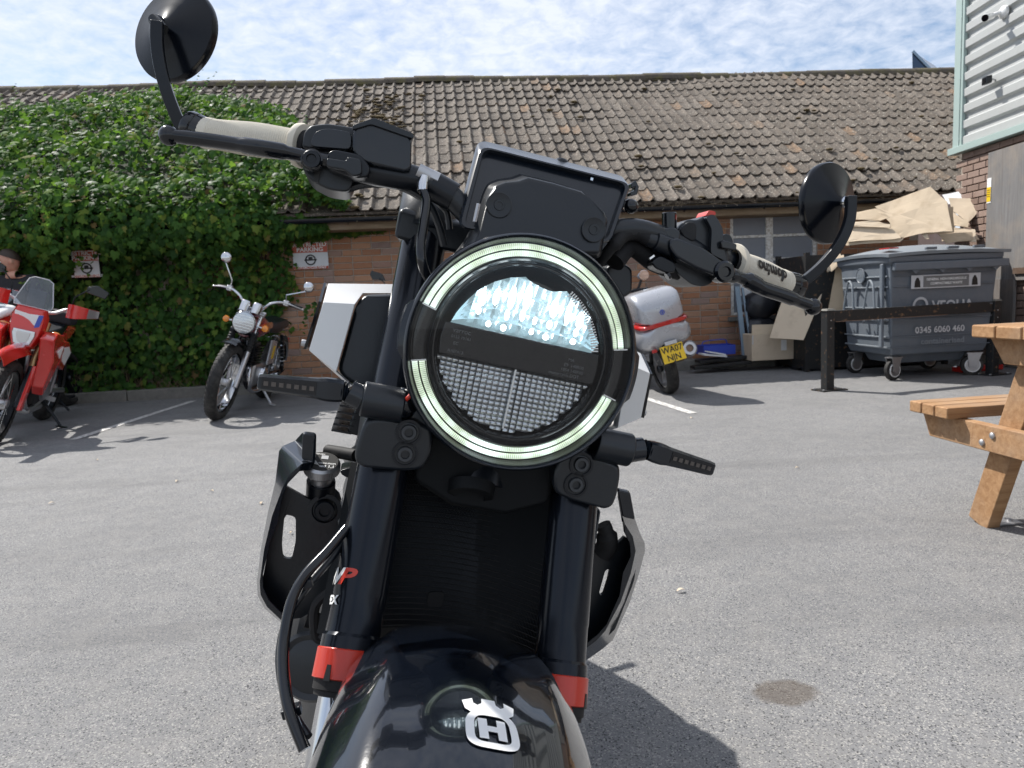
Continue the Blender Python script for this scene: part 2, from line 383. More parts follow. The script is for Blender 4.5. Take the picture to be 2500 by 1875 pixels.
    t.set(t.mix(t.ramp(s, [(.0, .8), (.04, 0.0)]), (.0028, .0042, .0075), (.20, .23, .28)), t.math('ADD', .10, t.math('MULTIPLY', f, .10)), .0, .30, 1.0, .03); t.bump(t.noise(p, 120, 4), .07, .002); M['fender'] = t.m
    M['red_plastic'] = plain('red_plastic', (.52, .030, .012), .35, 0, .1, 60, coat=.3)
    M['red_paint'] = plain('red_paint', (.60, .026, .020), .26, 0, .08, 40, coat=.8)
    M['maroon'] = plain('burgundy_paint', (.17, .018, .022), .22, 0, .1, 60, coat=1.0)
    M['orange_paint'] = plain('orange_paint', (.48, .13, .03), .25, 0, .1, 60, coat=1.0)
    M['amber'] = plain('amber_lens', (.75, .24, .02), .18, 0, .1, 60, coat=1.0)
    M['red_lens'] = plain('red_lens', (.42, .012, .012), .15, 0, .2, 30, coat=1.0)
    M['silver_paint'] = plain('silver_paint', (.42, .43, .46), .28, .35, .0, 20, coat=.7)
    M['blue_paint'] = plain('blue_graphic', (.04, .08, .42), .35)
    M['gold_fork'] = plain('gold_anodised', (.36, .24, .12), .36, .8, .1, 60)
    M['grip'] = None
    t = NT('cream_rubber'); p = t.obj(); w = t.noise(p, 70, 4); t.set(t.mix(w, (.60, .55, .45), (.70, .65, .55)), .75, 0, .3); t.bump(t.noise(p, 300, 2), .15, .001); M['grip'] = t.m
    M['yellow_plate'] = plain('yellow_plate', (.80, .52, .02), .4, 0, .06, 50)
    M['print_black'] = plain('print_black', (.012, .012, .012), .5)
    M['print_white'] = plain('print_white', (.80, .80, .79), .85, spec=.15)
    M['print_grey'] = plain('print_grey', (.55, .56, .58), .5)
    M['faint_print'] = plain('faint_print', (.16, .165, .17), .4)
    M['sign_red'] = plain('sign_red', (.46, .085, .04), .45, 0, .2, 30)
    M['sign_white'] = plain('sign_white', (.66, .68, .70), .4, 0, .1, 30, dust=.15)
    M['bin_grey'] = plain('bin_grey', (.115, .135, .160), .5, 0, .25, 90, bump=.12, dust=.10)
    M['bin_lid'] = plain('bin_lid', (.17, .195, .22), .5, 0, .25, 90, bump=.1, dust=.2)
    M['black_steel'] = None
    t = NT('chipped_black_paint'); p = t.obj(); n = t.noise(p, 22, 6, .7); t.set(t.mix(t.ramp(n, [(.60, 0), (.64, 1)]), (.018, .019, .020), (.17, .10, .055)), .5, 0, .4); t.bump(n, .25, .003); M['black_steel'] = t.m
    M['cladding'] = plain('white_cladding', (.43, .445, .44), .45, 0, .05, 30, dust=.12)
    M['trim'] = plain('sage_trim', (.33, .42, .40), .45, 0, .08, 40, dust=.08)
    M['blue_steel'] = plain('blue_grey_steel', (.20, .27, .34), .4, .5, .2, 40)
    M['blue_plastic'] = plain('blue_plastic', (.025, .06, .42), .4, 0, .1, 50)
    M['sack'] = plain('black_sack', (.014, .015, .019), .38, 0, .3, 60, bump=.2)
    M['skin'] = plain('skin', (.50, .27, .19), .55, 0, .1, 30)
    M['hair'] = plain('dark_hair', (.030, .020, .014), .6, 0, .8, 140, bump=.7)
    M['cloth_black'] = plain('black_cloth', (.016, .016, .019), .9, 0, .5, 220, bump=.4)
    M['lens_clear'] = glassy('clear_lens', (.98, .985, .98), .85, .015)
    M['screen'] = glassy('windscreen', (.80, .84, .88), 1.0, .04, .10)
    t = NT('window_glass'); n = t.noise(t.pos(), 3, 4); t.set(t.mix(n, (.17, .195, .235), (.26, .29, .335)), t.math('ADD', .22, t.math('MULTIPLY', n, .25)), 0, .6); M['window_glass'] = t.m
    M['mirror'] = plain('mirror_glass', (.8, .81, .83), .03, 1, 0, 20, rv=.0)
    M['blue_glass'] = plain('blue_roof_glass', (.03, .055, .10), .15, .3, .2, 3)
    # lamp: chrome reflector, lit chips, lit ring of fine prisms
    M['reflector'] = plain('reflector', (.70, .73, .76), .16, 1, .0, 200, rv=.14)
    M['reflector_dim'] = plain('prismatic_reflector', (.52, .53, .54), .22, .85, .3, 400, rv=.2)
    t = NT('lit_led'); t.set((.9, .95, 1), .4, 0, .5, emis=(.84, .96, 1.0), estr=6.0); M['led'] = t.m
    t = NT('glowing_reflector'); t.set((.60, .66, .70), .2, 1, .5, emis=(.45, .66, .74), estr=.36); M['glowing_reflector'] = t.m  # flutes glow by themselves, standing in for light bounced from the chips
    t = NT('lit_ring'); p = t.obj(); sx = t.new('ShaderNodeSeparateXYZ'); t.link(p, sx.inputs[0])
    ang = t.math('ARCTAN2', t.math('SUBTRACT', sx.outputs[2], HL_Z), sx.outputs[0]); st = t.math('SINE', t.math('MULTIPLY', ang, 330.0))
    nz = t.noise(p, 26, 3, .6)
    c = t.mix(t.ramp(st, [(.2, 0.0), (.8, 1.0)]), (.56, .70, .46), (.86, .99, .84)); c = t.mix(t.ramp(nz, [(.45, 0), (.62, .8)]), c, (.82, .99, 1.0))
    e = t.math('ADD', .62, t.math('MULTIPLY', t.ramp(nz, [(.35, .0), (.7, 1.0)]), 1.1)); e = t.math('MULTIPLY', e, t.ramp(st, [(.1, .45), (.7, 1.0)]))
    t.set((.5, .55, .45), .3, 0, .5, emis=c, estr=e); M['lit_ring'] = t.m
    for k in ('led', 'glowing_reflector', 'lit_ring'): M[k].cycles.emission_sampling = 'NONE'
# ------------------------------------------------------------------ ground
def build_ground():
    g = MB().grid([[V(x, y, 0) for x in (-150, -12, 12, 150)] for y in (-150, -8, 14, 200)]).build('ground', MAT['asphalt'], smooth=False)
    tag(g, kind='structure')
    def strip(a, b, w):
        a, b = on_ground(*a), on_ground(*b); d = (b-a).normalized(); n = V(-d.y, d.x, 0)*w/2
        return [a+n+V(0, 0, .004), a-n+V(0, 0, .004), b-n+V(0, 0, .004), b+n+V(0, 0, .004)]
    for a, b in (((178, 1074), (473, 979)), ((1560, 968), (1692, 1010))):
        o = MB().add(strip(a, b, .075), [(0, 1, 2, 3)]).build('bay_line', MAT['road_paint'], smooth=False); tag(o, kind='structure')
    # kerb in front of the wall, one stone after another
    rt = bpy.data.objects.new('kerb', None); COL.objects.link(rt); rt.location = (0, KERB_Y, 0); tag(rt, kind='structure')
    x = -12.6; i = 0
    while x < 5.7:
        L = .9
        o = MB().box((x+L/2, .09, .055+random.uniform(-.004, .004)), (L-.008, .18, .13)).build('kerb_stone', MAT['concrete'], rt, bevel=.012); x += L
    # soil strip between kerb and wall
    o = MB().box((-3.4, KERB_Y+.18+.2, .03), (18.4, .40, .12)).build('wall_foot_strip', MAT['concrete'], smooth=False); tag(o, kind='structure')
KERB_Y, WALL_Y, EAVE_Y, EAVE_Z = 8.50, 8.78, 8.28, 1.985
RIDGE_Y, RIDGE_Z = 12.1, 4.42
WALL_X0, WALL_X1, IVY_X0 = -13.0, 5.75, -9.5
SLOPE = atan2(RIDGE_Z-EAVE_Z, RIDGE_Y-EAVE_Y)
RU, RV, RN = V(1, 0, 0), V(0, cos(SLOPE), sin(SLOPE)), V(0, -sin(SLOPE), cos(SLOPE))
SLEN = sqrt((RIDGE_Z-EAVE_Z)**2+(RIDGE_Y-EAVE_Y)**2)
def roof_pt(px, py):
    d = ray(px, py); o = V(0, EAVE_Y, EAVE_Z); t = (o-CO).dot(RN)/d.dot(RN); q = CO+d*t-o; return q.x, q.dot(RV)
def sag(x, v):
    """gentle unevenness of the old roof"""
    return .045*noise.noise(V(x*.45, v*.5, 3.1)) + .02*noise.noise(V(x*1.7, v*1.3, 9.7))
def brick_mesh(L, m, h=.065, d=.03):
    e = .004
    b = MB().prism([V(e, 0, e), V(L-e, 0, e), V(L-e, 0, h-e), V(e, 0, h-e)], (0, 0, 0), top=[V(0, e*1.2, 0), V(L, e*1.2, 0), V(L, e*1.2, h), V(0, e*1.2, h)])
    b.f = b.f[0:1]+b.f[2:]
    b.prism([V(0, e*1.2, 0), V(L, e*1.2, 0), V(L, e*1.2, h), V(0, e*1.2, h)], (0, d, 0)); b.f.pop(-6)
    return b
def lay_bricks(parent, x0, x1, z0, z1, mat, holes, want, origin_y=0.0, seed=3):
    """stretcher courses; 'want(x,z)' -> score of how large the brick shows, best 300 are parts, the rest one piece"""
    rnd = random.Random(seed); items = []
    k = 0; z = z0
    while z+.065 <= z1:
        x = x0 - (.1125 if k % 2 else 0) - .005
        while x < x1:
            L = .215 if rnd.random() > .07 else .1025
            if x >= x0-.2 and x+L <= x1+.1:
                a, b = x, x+L
                for hx0, hx1, hz0, hz1 in holes:
                    if z+.065 > hz0 and z < hz1 and b > hx0 and a < hx1:       # cut the brick at the opening
                        if a < hx0: b = hx0-.004
                        elif b > hx1: a = hx1+.004
                        else: b = a
                if b-a > .03: items.append((a, z, b-a))
            x += L+.0102
        z += .0752; k += 1
    items.sort(key=lambda q: -want(q[0]+q[2]/2, q[1]+.03))
    full = brick_mesh(.215, mat).mesh('brick', mat, smooth=False); half = brick_mesh(.1025, mat).mesh('brick', mat, smooth=False)
    rest = MB()
    for i, (x, z, L) in enumerate(items):
        dy = rnd.uniform(-.002, .002); dx = rnd.uniform(-.0015, .0015)
        if i < 300 and want(x+L/2, z+.03) > 0 and (abs(L-.215) < 1e-6 or abs(L-.1025) < 1e-6):
            o = bpy.data.objects.new('brick', full if L > .2 else half); COL.objects.link(o); o.parent = parent; o.location = (x+dx, origin_y+dy, z)
        else:
            b = brick_mesh(L, mat); rest.add([p+V(x+dx, origin_y+dy, z) for p in b.v], b.f)
    if rest.v:
        o = rest.build('brickwork', mat, parent, smooth=False); o['kind'] = 'stuff'
def tile_prof():
    """cross-section of a double-roman tile: two narrow rolls and two pans, 0.30 wide"""
    out = []
    for c in (0.0, .150):
        for x, h in ((0, .002), (.045, .0), (.085, .002), (.098, .012), (.108, .027), (.120, .033), (.132, .027), (.142, .012)): out.append((c+x, h))
    return out+[(.304, .003)]
TILE_P = tile_prof()
def tile_geo(L=.37):
    b = MB(); pr = TILE_P; n = len(pr); t = .016
    rows = [[V(x, 0.004, h-.006) for x, h in pr], [V(x, 0, h) for x, h in pr], [V(x, L, h) for x, h in pr]]
    low = [V(x, 0.002, h-t) for x, h in pr]
    vs = low+rows[1]+rows[2]; fs = []
    for k in range(2):
        for i in range(n-1): fs.append((k*n+i, k*n+i+1, (k+1)*n+i+1, (k+1)*n+i))
    # right flank
    vs += [V(pr[-1][0], L, pr[-1][1]-t), V(pr[0][0], L, pr[0][1]-t)]
    fs += [(n-1, 3*n, 3*n-1, 2*n-1), (0, n, 2*n, 3*n+1)]
    return b.add(vs, fs)
def build_long_building():
    root = thing('brick_outbuilding', 'long low brick outbuilding with weathered pantile roof, half covered in ivy', 'building', (0, WALL_Y, 0))
    # window hole in wall coordinates
    wa, wb = on_y(1783, 515, WALL_Y), on_y(1990, 640, WALL_Y)
    hole = (wa.x, wb.x+.03, .62, wa.z+.02)
    # wall body (mortar bed) with opening, 10 mm behind the brick faces
    w = MB(); x0, x1 = WALL_X0, WALL_X1+.2
    def slab(a, b, c, d): w.box(((a+b)/2, .1, (c+d)/2), (b-a, .18, d-c))
    slab(x0, hole[0], 0, 1.98); slab(hole[1], x1, 0, 1.98); slab(hole[0], hole[1], 0, hole[2]); slab(hole[0], hole[1], hole[3], 1.98)
    w.build('wall', MAT['mortar'], root, smooth=False)
    def want(x, z):
        px, py, d = proj((x, WALL_Y, z))
        if 690 < px < 985 and 555 < py < 960: return 10-abs(px-840)/300
        if 1490 < px < 1800 and 500 < py < 880: return 12-abs(px-1650)/300
        if 2000 < px < 2350 and 470 < py < 520: return 8
        return 0
    lay_bricks(root, -2.6, x1-.1, .10, 1.92, MAT['brick'], [hole], want, origin_y=-.002)
    lay_bricks(root, WALL_X0, IVY_X0+.4, .10, 1.92, MAT['brick'], [], lambda x, z: 0, origin_y=-.002, seed=9)
    # gables and back
    g = MB()
    for gx in (WALL_X0, WALL_X1+.05):
        g.prism([V(gx, .19, 0), V(gx, 2*(RIDGE_Y-WALL_Y)-.2, 0), V(gx, 2*(RIDGE_Y-WALL_Y)-.2, 1.9), V(gx, RIDGE_Y-WALL_Y, RIDGE_Z-.12), V(gx, .19, 1.9)], (.15, 0, 0))
    g.box(((WALL_X0+WALL_X1)/2, 2*(RIDGE_Y-WALL_Y)-.3, .95), (WALL_X1-WALL_X0-.1, .2, 1.9))
    g.build('gable_wall', MAT['brick'], root, smooth=False)
    # roof: decking under the tiles, back slope
    rf = MB(); rl = WALL_X0-.15; rr = WALL_X1+4.3
    def rp(x, v, n=0): return V(0, EAVE_Y-WALL_Y, EAVE_Z) + RU*x + RV*v + RN*n
    rf.prism([rp(rl, 0.03, -.07), rp(rr, 0.03, -.07), rp(rr, SLEN, -.07), rp(rl, SLEN, -.07)], RN*.03)
    by = RIDGE_Y-WALL_Y
    rf.prism([V(rl, by, RIDGE_Z-.06), V(rr, by, RIDGE_Z-.06), V(rr, 2*by+.5, EAVE_Z-.03), V(rl, 2*by+.5, EAVE_Z-.03)], V(0, .02, .035))
    roof = rf.build('roof', MAT['tile'], root, smooth=False)
    tm = tile_geo().mesh('roof_tile', MAT['tile'], smooth=True, angle=50)
    gauge = (SLEN-.06)/15.0; cands = []
    nx = int((rr-rl)/.30)
    iv = IVY_TOP
    for r in range(15):
        for k in range(nx):
            x = rl+.3*k; v = r*gauge
            hid = v+.05 < ivy_top(x)-.45
            px, py, d = proj(V(0, WALL_Y, 0)+rp(x+.15, v+.17))
            infr = -40 < px < 2345 and not (1120 < px < 1560 and py > 420)
            cands.append((d if (infr and not hid) else 99+d, r, k, x, v, hid))
    cands.sort()
    Rm = Matrix((RU, RV, RN)).transposed().to_4x4(); rest = MB(); tg = tile_geo()
    for i, (d, r, k, x, v, hid) in enumerate(cands):
        if v < .2 and IVY_X0 < x < -1.9: continue
        tilt = .05; jit = random.uniform(-.006, .006)
        Mx = Matrix.Translation(rp(x+jit, v, .004+sag(x, v)+random.uniform(-.002, .002))) @ Rm @ Matrix.Rotation(-tilt+random.uniform(-.006, .006), 4, 'X') @ Matrix.Rotation(random.uniform(-.006, .006), 4, 'Z')
        if i < 300:
            o = bpy.data.objects.new('roof_tile', tm); COL.objects.link(o); o.parent = roof; o.matrix_local = Mx
        elif not hid or random.random() < .4:
            rest.add([Mx @ p for p in tg.v], tg.f)
    o = rest.build('roof_tiling', MAT['tile'], roof, angle=50, fix=False); o['kind'] = 'stuff'
    # ridge tiles
    x = rl; i = 0
    while x < rr:
        L = .46; z = RIDGE_Z-.02+.05*noise.noise(V(x*.5, 1.7, 0))+random.uniform(-.006, .010); prof = []
        arc = [V(0, by+.15*sin(a), z-.075+.135*cos(a)) for a in [radians(q) for q in range(-85, 86, 17)]]
        arc2 = [V(0, p.y*1.0+(p.y-by)*.0, p.z)+V(L+.02, 0, random.uniform(-.004, .004)) for p in arc]
        b = MB().loft([[V(x, 0, 0)+p for p in arc], [V(x, 0, 0)+p for p in arc2]], closed=False, caps=False)
        b.build('ridge_tile', MAT['ridge'], roof); x += L
    MB().box(((rl+rr)/2, by-.10, RIDGE_Z-.10), (rr-rl, .10, .07), Matrix.Rotation(SLOPE, 3, 'X')).build('ridge_bedding', MAT['ridge'], roof, smooth=False)
    # moss tufts caught on the tiles
    mo = MB()
    for q in range(150):
        ux, uv = roof_pt(random.gauss(930, 60), random.gauss(275, 30))
        if q > 90: ux, uv = random.uniform(-1, 8.2), random.choice(range(15))*gauge+random.uniform(-.03, .02)
        mo.sphere(rp(ux, uv, .035+sag(ux, uv)), random.uniform(.012, .045), 6, (1.3, 1, .45))
    mo.build('moss', MAT['moss'], roof)['kind'] = 'stuff'
    # eaves: fascia, gutter, brackets, straw trapped under the tiles
    MB().box(((rl+WALL_X1)/2, EAVE_Y-WALL_Y+.14, 1.865), (WALL_X1-rl, .03, .14)).build('fascia', MAT['old_timber'], root, smooth=False)
    MB().box(((rl+WALL_X1)/2, EAVE_Y-WALL_Y+.32, 1.80), (WALL_X1-rl, .34, .02)).build('soffit', MAT['old_timber'], root, smooth=False)
    gy, gz = EAVE_Y-WALL_Y+.055, EAVE_Z-.075
    MB().loft([[V(xx, gy+.052*cos(a), gz-.052*sin(a)) for a in [radians(q) for q in range(0, 181, 20)]] + [V(xx, gy-.046*cos(a), gz-.046*sin(a)) for a in [radians(q) for q in range(0, 181, 20)]] for xx in (rl, WALL_X1)]).build('gutter', MAT['black_satin'], root)
    xx = -1.0
    while xx < WALL_X1:
        MB().bar([V(xx, gy+.09, gz+.0), V(xx, gy+.055, gz-.03), V(xx, gy, gz-.058), V(xx, gy-.055, gz-.01)], .02, .006, up=(1, 0, 0)).build('gutter_bracket', MAT['black_satin'], root); xx += .95
    st = MB()
    for q in range(260):
        xs = random.uniform(-1.2, 5.6) if random.random() < .5 else random.gauss(1.6, .8)
        p = V(xs, gy-.02+random.uniform(-.03, .03), EAVE_Z-.035+random.uniform(-.03, .02)); d = V(random.uniform(-1, 1), random.uniform(-.5, .1), random.uniform(-1, .25)).normalized()*random.uniform(.02, .09)
        st.tube([p, p+d*.5+V(0, 0, -.004), p+d], .0014, 3)
    st.build('nest_straw', MAT['card'], root)['kind'] = 'stuff'
    build_window(root, hole)
    return root
def build_window(root, hole):
    x0, x1, z0, z1 = hole; y = .05
    wn_ = MB().box(((x0+x1)/2, y+.03, z0+.015), (x1-x0, .1, .03)).build('window', MAT['window_paint'], root, smooth=False, bevel=.003)
    def fr(a, b, c, d, t=.05): MB().box(((a+b)/2, y, (c+d)/2), (b-a, t, d-c)).build('window_frame', MAT['window_paint'], wn_, smooth=False, bevel=.004)
    xm = on_y(1881, 580, WALL_Y).x; zr = [on_y(1830, 577, WALL_Y).z, on_y(1830, 635, WALL_Y).z]
    fr(x0, x0+.045, z0, z1); fr(x1-.045, x1, z0, z1); fr(x0+.045, x1-.045, z1-.045, z1); fr(xm-.045, xm+.045, z0+.03, z1-.045, .056)
    for z in zr:
        for a, b in ((x0+.045, xm-.045), (xm+.045, x1-.045)): fr(a, b, z-.016, z+.016, .04)
    zs = [z0+.03]+[zr[1]-.016, zr[1]+.016, zr[0]-.016, zr[0]+.016]+[z1-.045]
    for a, b in ((x0+.045, xm-.045), (xm+.045, x1-.045)):
        for c, d in ((zs[0], zs[1]), (zs[2], zs[3]), (zs[4], zs[5])):
            MB().box(((a+b)/2, y+.006, (c+d)/2), (b-a, .004, d-c)).build('pane', MAT['window_glass'], wn_, smooth=False)
    MB().box(((x0+x1)/2, -.01, z0-.045), (x1-x0+.1, .12, .05)).build('sill', MAT['concrete'], wn_, smooth=False, bevel=.006)
    MB().box(((x0+x1)/2, -.004, z1+.06), (x1-x0+.25, .03, .11)).build('lintel', MAT['window_paint'], wn_, smooth=False, bevel=.004)
# ------------------------------------------------------------------ ivy
IVY_PX = [(0, 292), (110, 275), (230, 262), (400, 238), (470, 232), (520, 250), (600, 262), (690, 285), (735, 320), (770, 380), (805, 440), (835, 490), (850, 520)]
IVY_TOP = [roof_pt(*p) for p in IVY_PX]
IVY_TOP = [(-9.5, IVY_TOP[0][1]-.2)] + IVY_TOP
def ivy_top(x):
    t = IVY_TOP
    if x < t[0][0]-.01: return -9
    if x <= t[0][0]: return t[0][1]
    for (a, va), (b, vb) in zip(t, t[1:]):
        if a <= x <= b and b > a: return va+(vb-va)*(x-a)/(b-a)
    return -9
IVY_R = [(1.95, on_y(905, 545, WALL_Y).x), (1.78, on_y(770, 560, WALL_Y).x), (1.62, on_y(722, 600, WALL_Y).x), (1.35, on_y(712, 665, WALL_Y).x), (1.15, on_y(730, 700, WALL_Y).x), (.95, on_y(690, 760, WALL_Y).x), (.6, on_y(690, 860, WALL_Y).x), (.2, on_y(600, 940, WALL_Y).x), (.0, on_y(560, 965, WALL_Y).x)]
def ivy_right(z):
    t = IVY_R
    for (za, a), (zb, b) in zip(t, t[1:]):
        if zb <= z <= za: return b+(a-b)*(z-zb)/(za-zb)
    return t[0][1] if z > t[0][0] else t[-1][1]
def leaf_geo():
    """five-lobed ivy leaf, stalk at the origin, tip along +y, folded a little along the middle"""
    o = [(0, 0), (.30, -.12), (.52, .18), (.36, .36), (.46, .66), (.20, .66), (0, 1.05), (-.20, .66), (-.46, .66), (-.36, .36), (-.52, .18), (-.30, -.12)]
    P = [V(x, y, -.22*abs(x)-.10*y*y) for x, y in o]+[V(0, .42, .03)]
    return P, [(12, i, (i+1) % 12) for i in range(12)]
def build_ivy():
    root = thing('ivy', 'mass of green ivy climbing the wall and spreading over the roof on the left', 'plant', (-5, WALL_Y, 0))
    off = V(5, -WALL_Y, 0)
    P, F = leaf_geo(); rnd = random.Random(11); leaves = []
    def bulge(x, s): return .5+.5*noise.noise(V(x*1.1, s*1.3, 5.0)) + .35*noise.noise(V(x*2.9, s*3.1, 1.0))
    # wall face
    def wall_sample():
        z = rnd.uniform(.05, 2.0); x = rnd.uniform(IVY_X0, ivy_right(z)+rnd.gauss(0, .07))
        edge = ivy_right(z)-x; th = (.10+.34*bulge(x, z)*min(1, z/1.0+.25)+.26*max(0, (z-1.25)/.7))*max(.25, min(1, edge/.7+.2))
        for sx, sz, hw, hh in SIGN_SPOTS:      # leaves lie back round the two plates
            if abs(x-sx) < hw*1.05 and abs(z-sz) < hh*1.1: return V(x-.5, WALL_Y-.03, z), V(0, -1, .3), .05
        y = WALL_Y-.02-th*rnd.random()**.55
        n = V(rnd.gauss(0, .45), -1+rnd.gauss(0, .3), .35+rnd.gauss(0, .35))
        return V(x, y, z), n, th
    def eave_sample():
        x = rnd.uniform(IVY_X0, -1.25); a = rnd.uniform(-.85, pi*.62); k = bulge(x, 2.0)
        fade = max(.35, min(1, (-1.15-x)/1.1)); r = (.24+.34*k)*fade*rnd.uniform(.75, 1.05)
        c = V(x, EAVE_Y+.18, EAVE_Z-.12); d = V(0, -cos(a-.25), sin(a-.25))
        return c+d*r, d+V(rnd.gauss(0, .4), rnd.gauss(0, .35), rnd.gauss(0, .35)), r
    def roof_sample():
        x = rnd.uniform(IVY_X0, -1.0); vt = ivy_top(x)+rnd.gauss(0, .10)
        if vt < 0: return None
        v = rnd.random()*vt; th = (.12+.44*bulge(x, v+3))*max(.16, min(1, (vt-v)/.8+.12))
        p = V(x, EAVE_Y, EAVE_Z)+RV*v+RN*(.04+th*rnd.random()**.6)
        return p, RN+V(rnd.gauss(0, .5), rnd.gauss(0, .4)-.2, rnd.gauss(0, .4)), th
    for k, (fn, cnt) in enumerate(((wall_sample, 13500), (eave_sample, 7800), (roof_sample, 17500))):
        for i in range(cnt):
            s = fn()
            if s is None: continue
            leaves.append((s[0], s[1].normalized(), rnd.choice((rnd.uniform(.03, .055), rnd.uniform(.05, .085), rnd.uniform(.07, .105)))))
    # loose shoots standing off the mass, small leaves along each
    for i in range(48):
        x = rnd.uniform(-7.5, -1.4)
        if i % 3: 
            v = max(.1, ivy_top(x)-rnd.uniform(-.12, .5)) if i % 3 == 1 else rnd.uniform(0, max(.1, ivy_top(x))); p = V(x, EAVE_Y, EAVE_Z)+RV*v+RN*.12; d = (RV*rnd.uniform(.3, 1)+RN*rnd.uniform(.2, .8)+V(rnd.gauss(0, .6), 0, 0)).normalized()
        else: p = V(x, WALL_Y-.45, rnd.uniform(.5, 1.7)); d = V(rnd.gauss(0, .5), -.5, rnd.uniform(-.8, .3)).normalized()
        for k in range(9):
            p = p+d*.045; d = (d+V(0, 0, -.06)).normalized()
            leaves.append((p+V(rnd.gauss(0, .015), rnd.gauss(0, .015), 0), V(rnd.gauss(0, .5), -.6, .8).normalized(), .07-.005*k))
    # trailing shoots along the eaves to the right, few leaves over the sign
    for i in range(330):
        x = rnd.uniform(-1.55, -.62); z = 1.87-.12*rnd.random()*(1-(x+1.55)/1.1)-.04*rnd.random()
        leaves.append((V(x, WALL_Y-.03-.07*rnd.random(), z), V(rnd.gauss(0, .4), -1, .3+rnd.gauss(0, .3)).normalized(), rnd.uniform(.04, .075)))
    for (sx, sz, hw, hh) in SIGN_SPOTS:
        for i in range(11):
            a = rnd.choice([(sx-hw*rnd.uniform(.75, 1.15), sz+rnd.uniform(-1, 1)*hh), (sx+rnd.uniform(-.3, .25)*hw, sz-hh*rnd.uniform(.1, 1.0)), (sx-hw*rnd.uniform(.3, 1), sz+hh*rnd.uniform(.75, 1.15))])
            leaves.append((V(a[0], WALL_Y-(.05 if sx > -3 else .35)-.03*rnd.random(), a[1]), V(rnd.gauss(0, .3), -1, .2).normalized(), rnd.uniform(.03, .055)))
    keep = []
    for l in leaves:
        px, py, d = proj(l[0]); hide = False
        for k, (ax, ay, bx, by) in enumerate(((712, 590, 806, 660), (172, 606, 246, 680))):
            if ax < px < bx and ay < py < by and rnd.random() < (.80 if k == 0 else .86): hide = True
        if not hide: keep.append(l)
    leaves = keep
    def lm(p, n, s):
        up = V(rnd.gauss(0, .5), rnd.gauss(0, .2), -1); y = (up-n*up.dot(n)).normalized(); x = y.cross(n)
        return Matrix(((x.x*s, y.x*s, n.x*s, p.x+off.x), (x.y*s, y.y*s, n.y*s, p.y+off.y), (x.z*s, y.z*s, n.z*s, p.z+off.z), (0, 0, 0, 1)))
    def vis(l):
        px, py, d = proj(l[0]); return (l[2]/d) if (0 < px < 820 and 250 < py < 950) else 0
    order = sorted(range(len(leaves)), key=lambda i: -vis(leaves[i])*(1+.0*i))
    # of the largest, keep only those near the outer face
    part = set(order[:300])
    me = MB().add(P, F).mesh('ivy_leaf', MAT['ivy'], smooth=True, angle=60, fix=False)
    verts, faces = [], []
    for i, (p, n, s) in enumerate(leaves):
        Mx = lm(p, n, s)
        if i in part:
            o = bpy.data.objects.new('ivy_leaf', me); COL.objects.link(o); o.parent = root; o.matrix_local = Mx
        else:
            k = len(verts); verts += [tuple(Mx @ q) for q in P]; faces += [(a+k, b+k, c+k) for a, b, c in F]
    fm = bpy.data.meshes.new('foliage'); fm.from_pydata(verts, [], faces); fm.materials.append(MAT['ivy']); fm.polygons.foreach_set('use_smooth', [True]*len(fm.polygons)); fm.update()
    o = bpy.data.objects.new('foliage', fm); COL.objects.link(o); o.parent = root; o['kind'] = 'stuff'
    # woody stems and a dark sheet behind the leaves that closes gaps
    st = MB()
    for i in range(70):
        x = rnd.uniform(-8.5, -1.9); p = [V(x, WALL_Y-.02, .05)]; z = .05; yy = -.02
        while z < 1.95:
            z += .14; x += rnd.gauss(0, .05); p.append(V(min(x, ivy_right(z)), WALL_Y-.03-.03*rnd.random(), z))
        st.tube([q+off for q in p], [.012*(1-.6*j/len(p)) for j in range(len(p))], 5)
    for i in range(60):
        x = rnd.uniform(-8.5, -2.4); v = 0; p = []
        while v < ivy_top(x)-.15:
            p.append(V(x, EAVE_Y, EAVE_Z)+RV*v+RN*.07); v += .16; x += rnd.gauss(0, .06)
        if len(p) > 2: st.tube([q+off for q in p], [.009*(1-.7*j/len(p)) for j in range(len(p))], 5)
    st.build('stem', MAT['ivy_stem'], root)['kind'] = 'stuff'
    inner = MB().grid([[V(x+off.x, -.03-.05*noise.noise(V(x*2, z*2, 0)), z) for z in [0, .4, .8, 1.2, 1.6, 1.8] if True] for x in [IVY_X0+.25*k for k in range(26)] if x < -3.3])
    inner.build('dark_backing', MAT['ivy_dark'], root)['kind'] = 'stuff'
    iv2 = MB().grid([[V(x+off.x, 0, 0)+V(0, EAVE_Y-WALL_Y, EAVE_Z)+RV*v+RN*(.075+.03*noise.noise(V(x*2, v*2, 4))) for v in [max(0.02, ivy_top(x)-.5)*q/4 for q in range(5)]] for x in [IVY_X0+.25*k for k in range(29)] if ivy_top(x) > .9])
    iv2.build('dark_backing', MAT['ivy_dark'], root)['kind'] = 'stuff'
    # dry twigs at the foot of the wall
    tw = MB()
    for i in range(240):
        x = rnd.uniform(-4.6, -1.9); p = V(x, WALL_Y-.06-.12*rnd.random(), .09); q = p
        d = V(rnd.gauss(0, .5), -.1*rnd.random(), 1).normalized()*rnd.uniform(.15, .42)
        tw.tube([p+off, p+d*.5+V(rnd.gauss(0, .03), 0, 0)+off, p+d+V(rnd.gauss(0, .06), -.02, 0)+off], [.003, .002, .0012], 4)
    tw.build('dry_twigs', MAT['old_timber'], root)['kind'] = 'stuff'
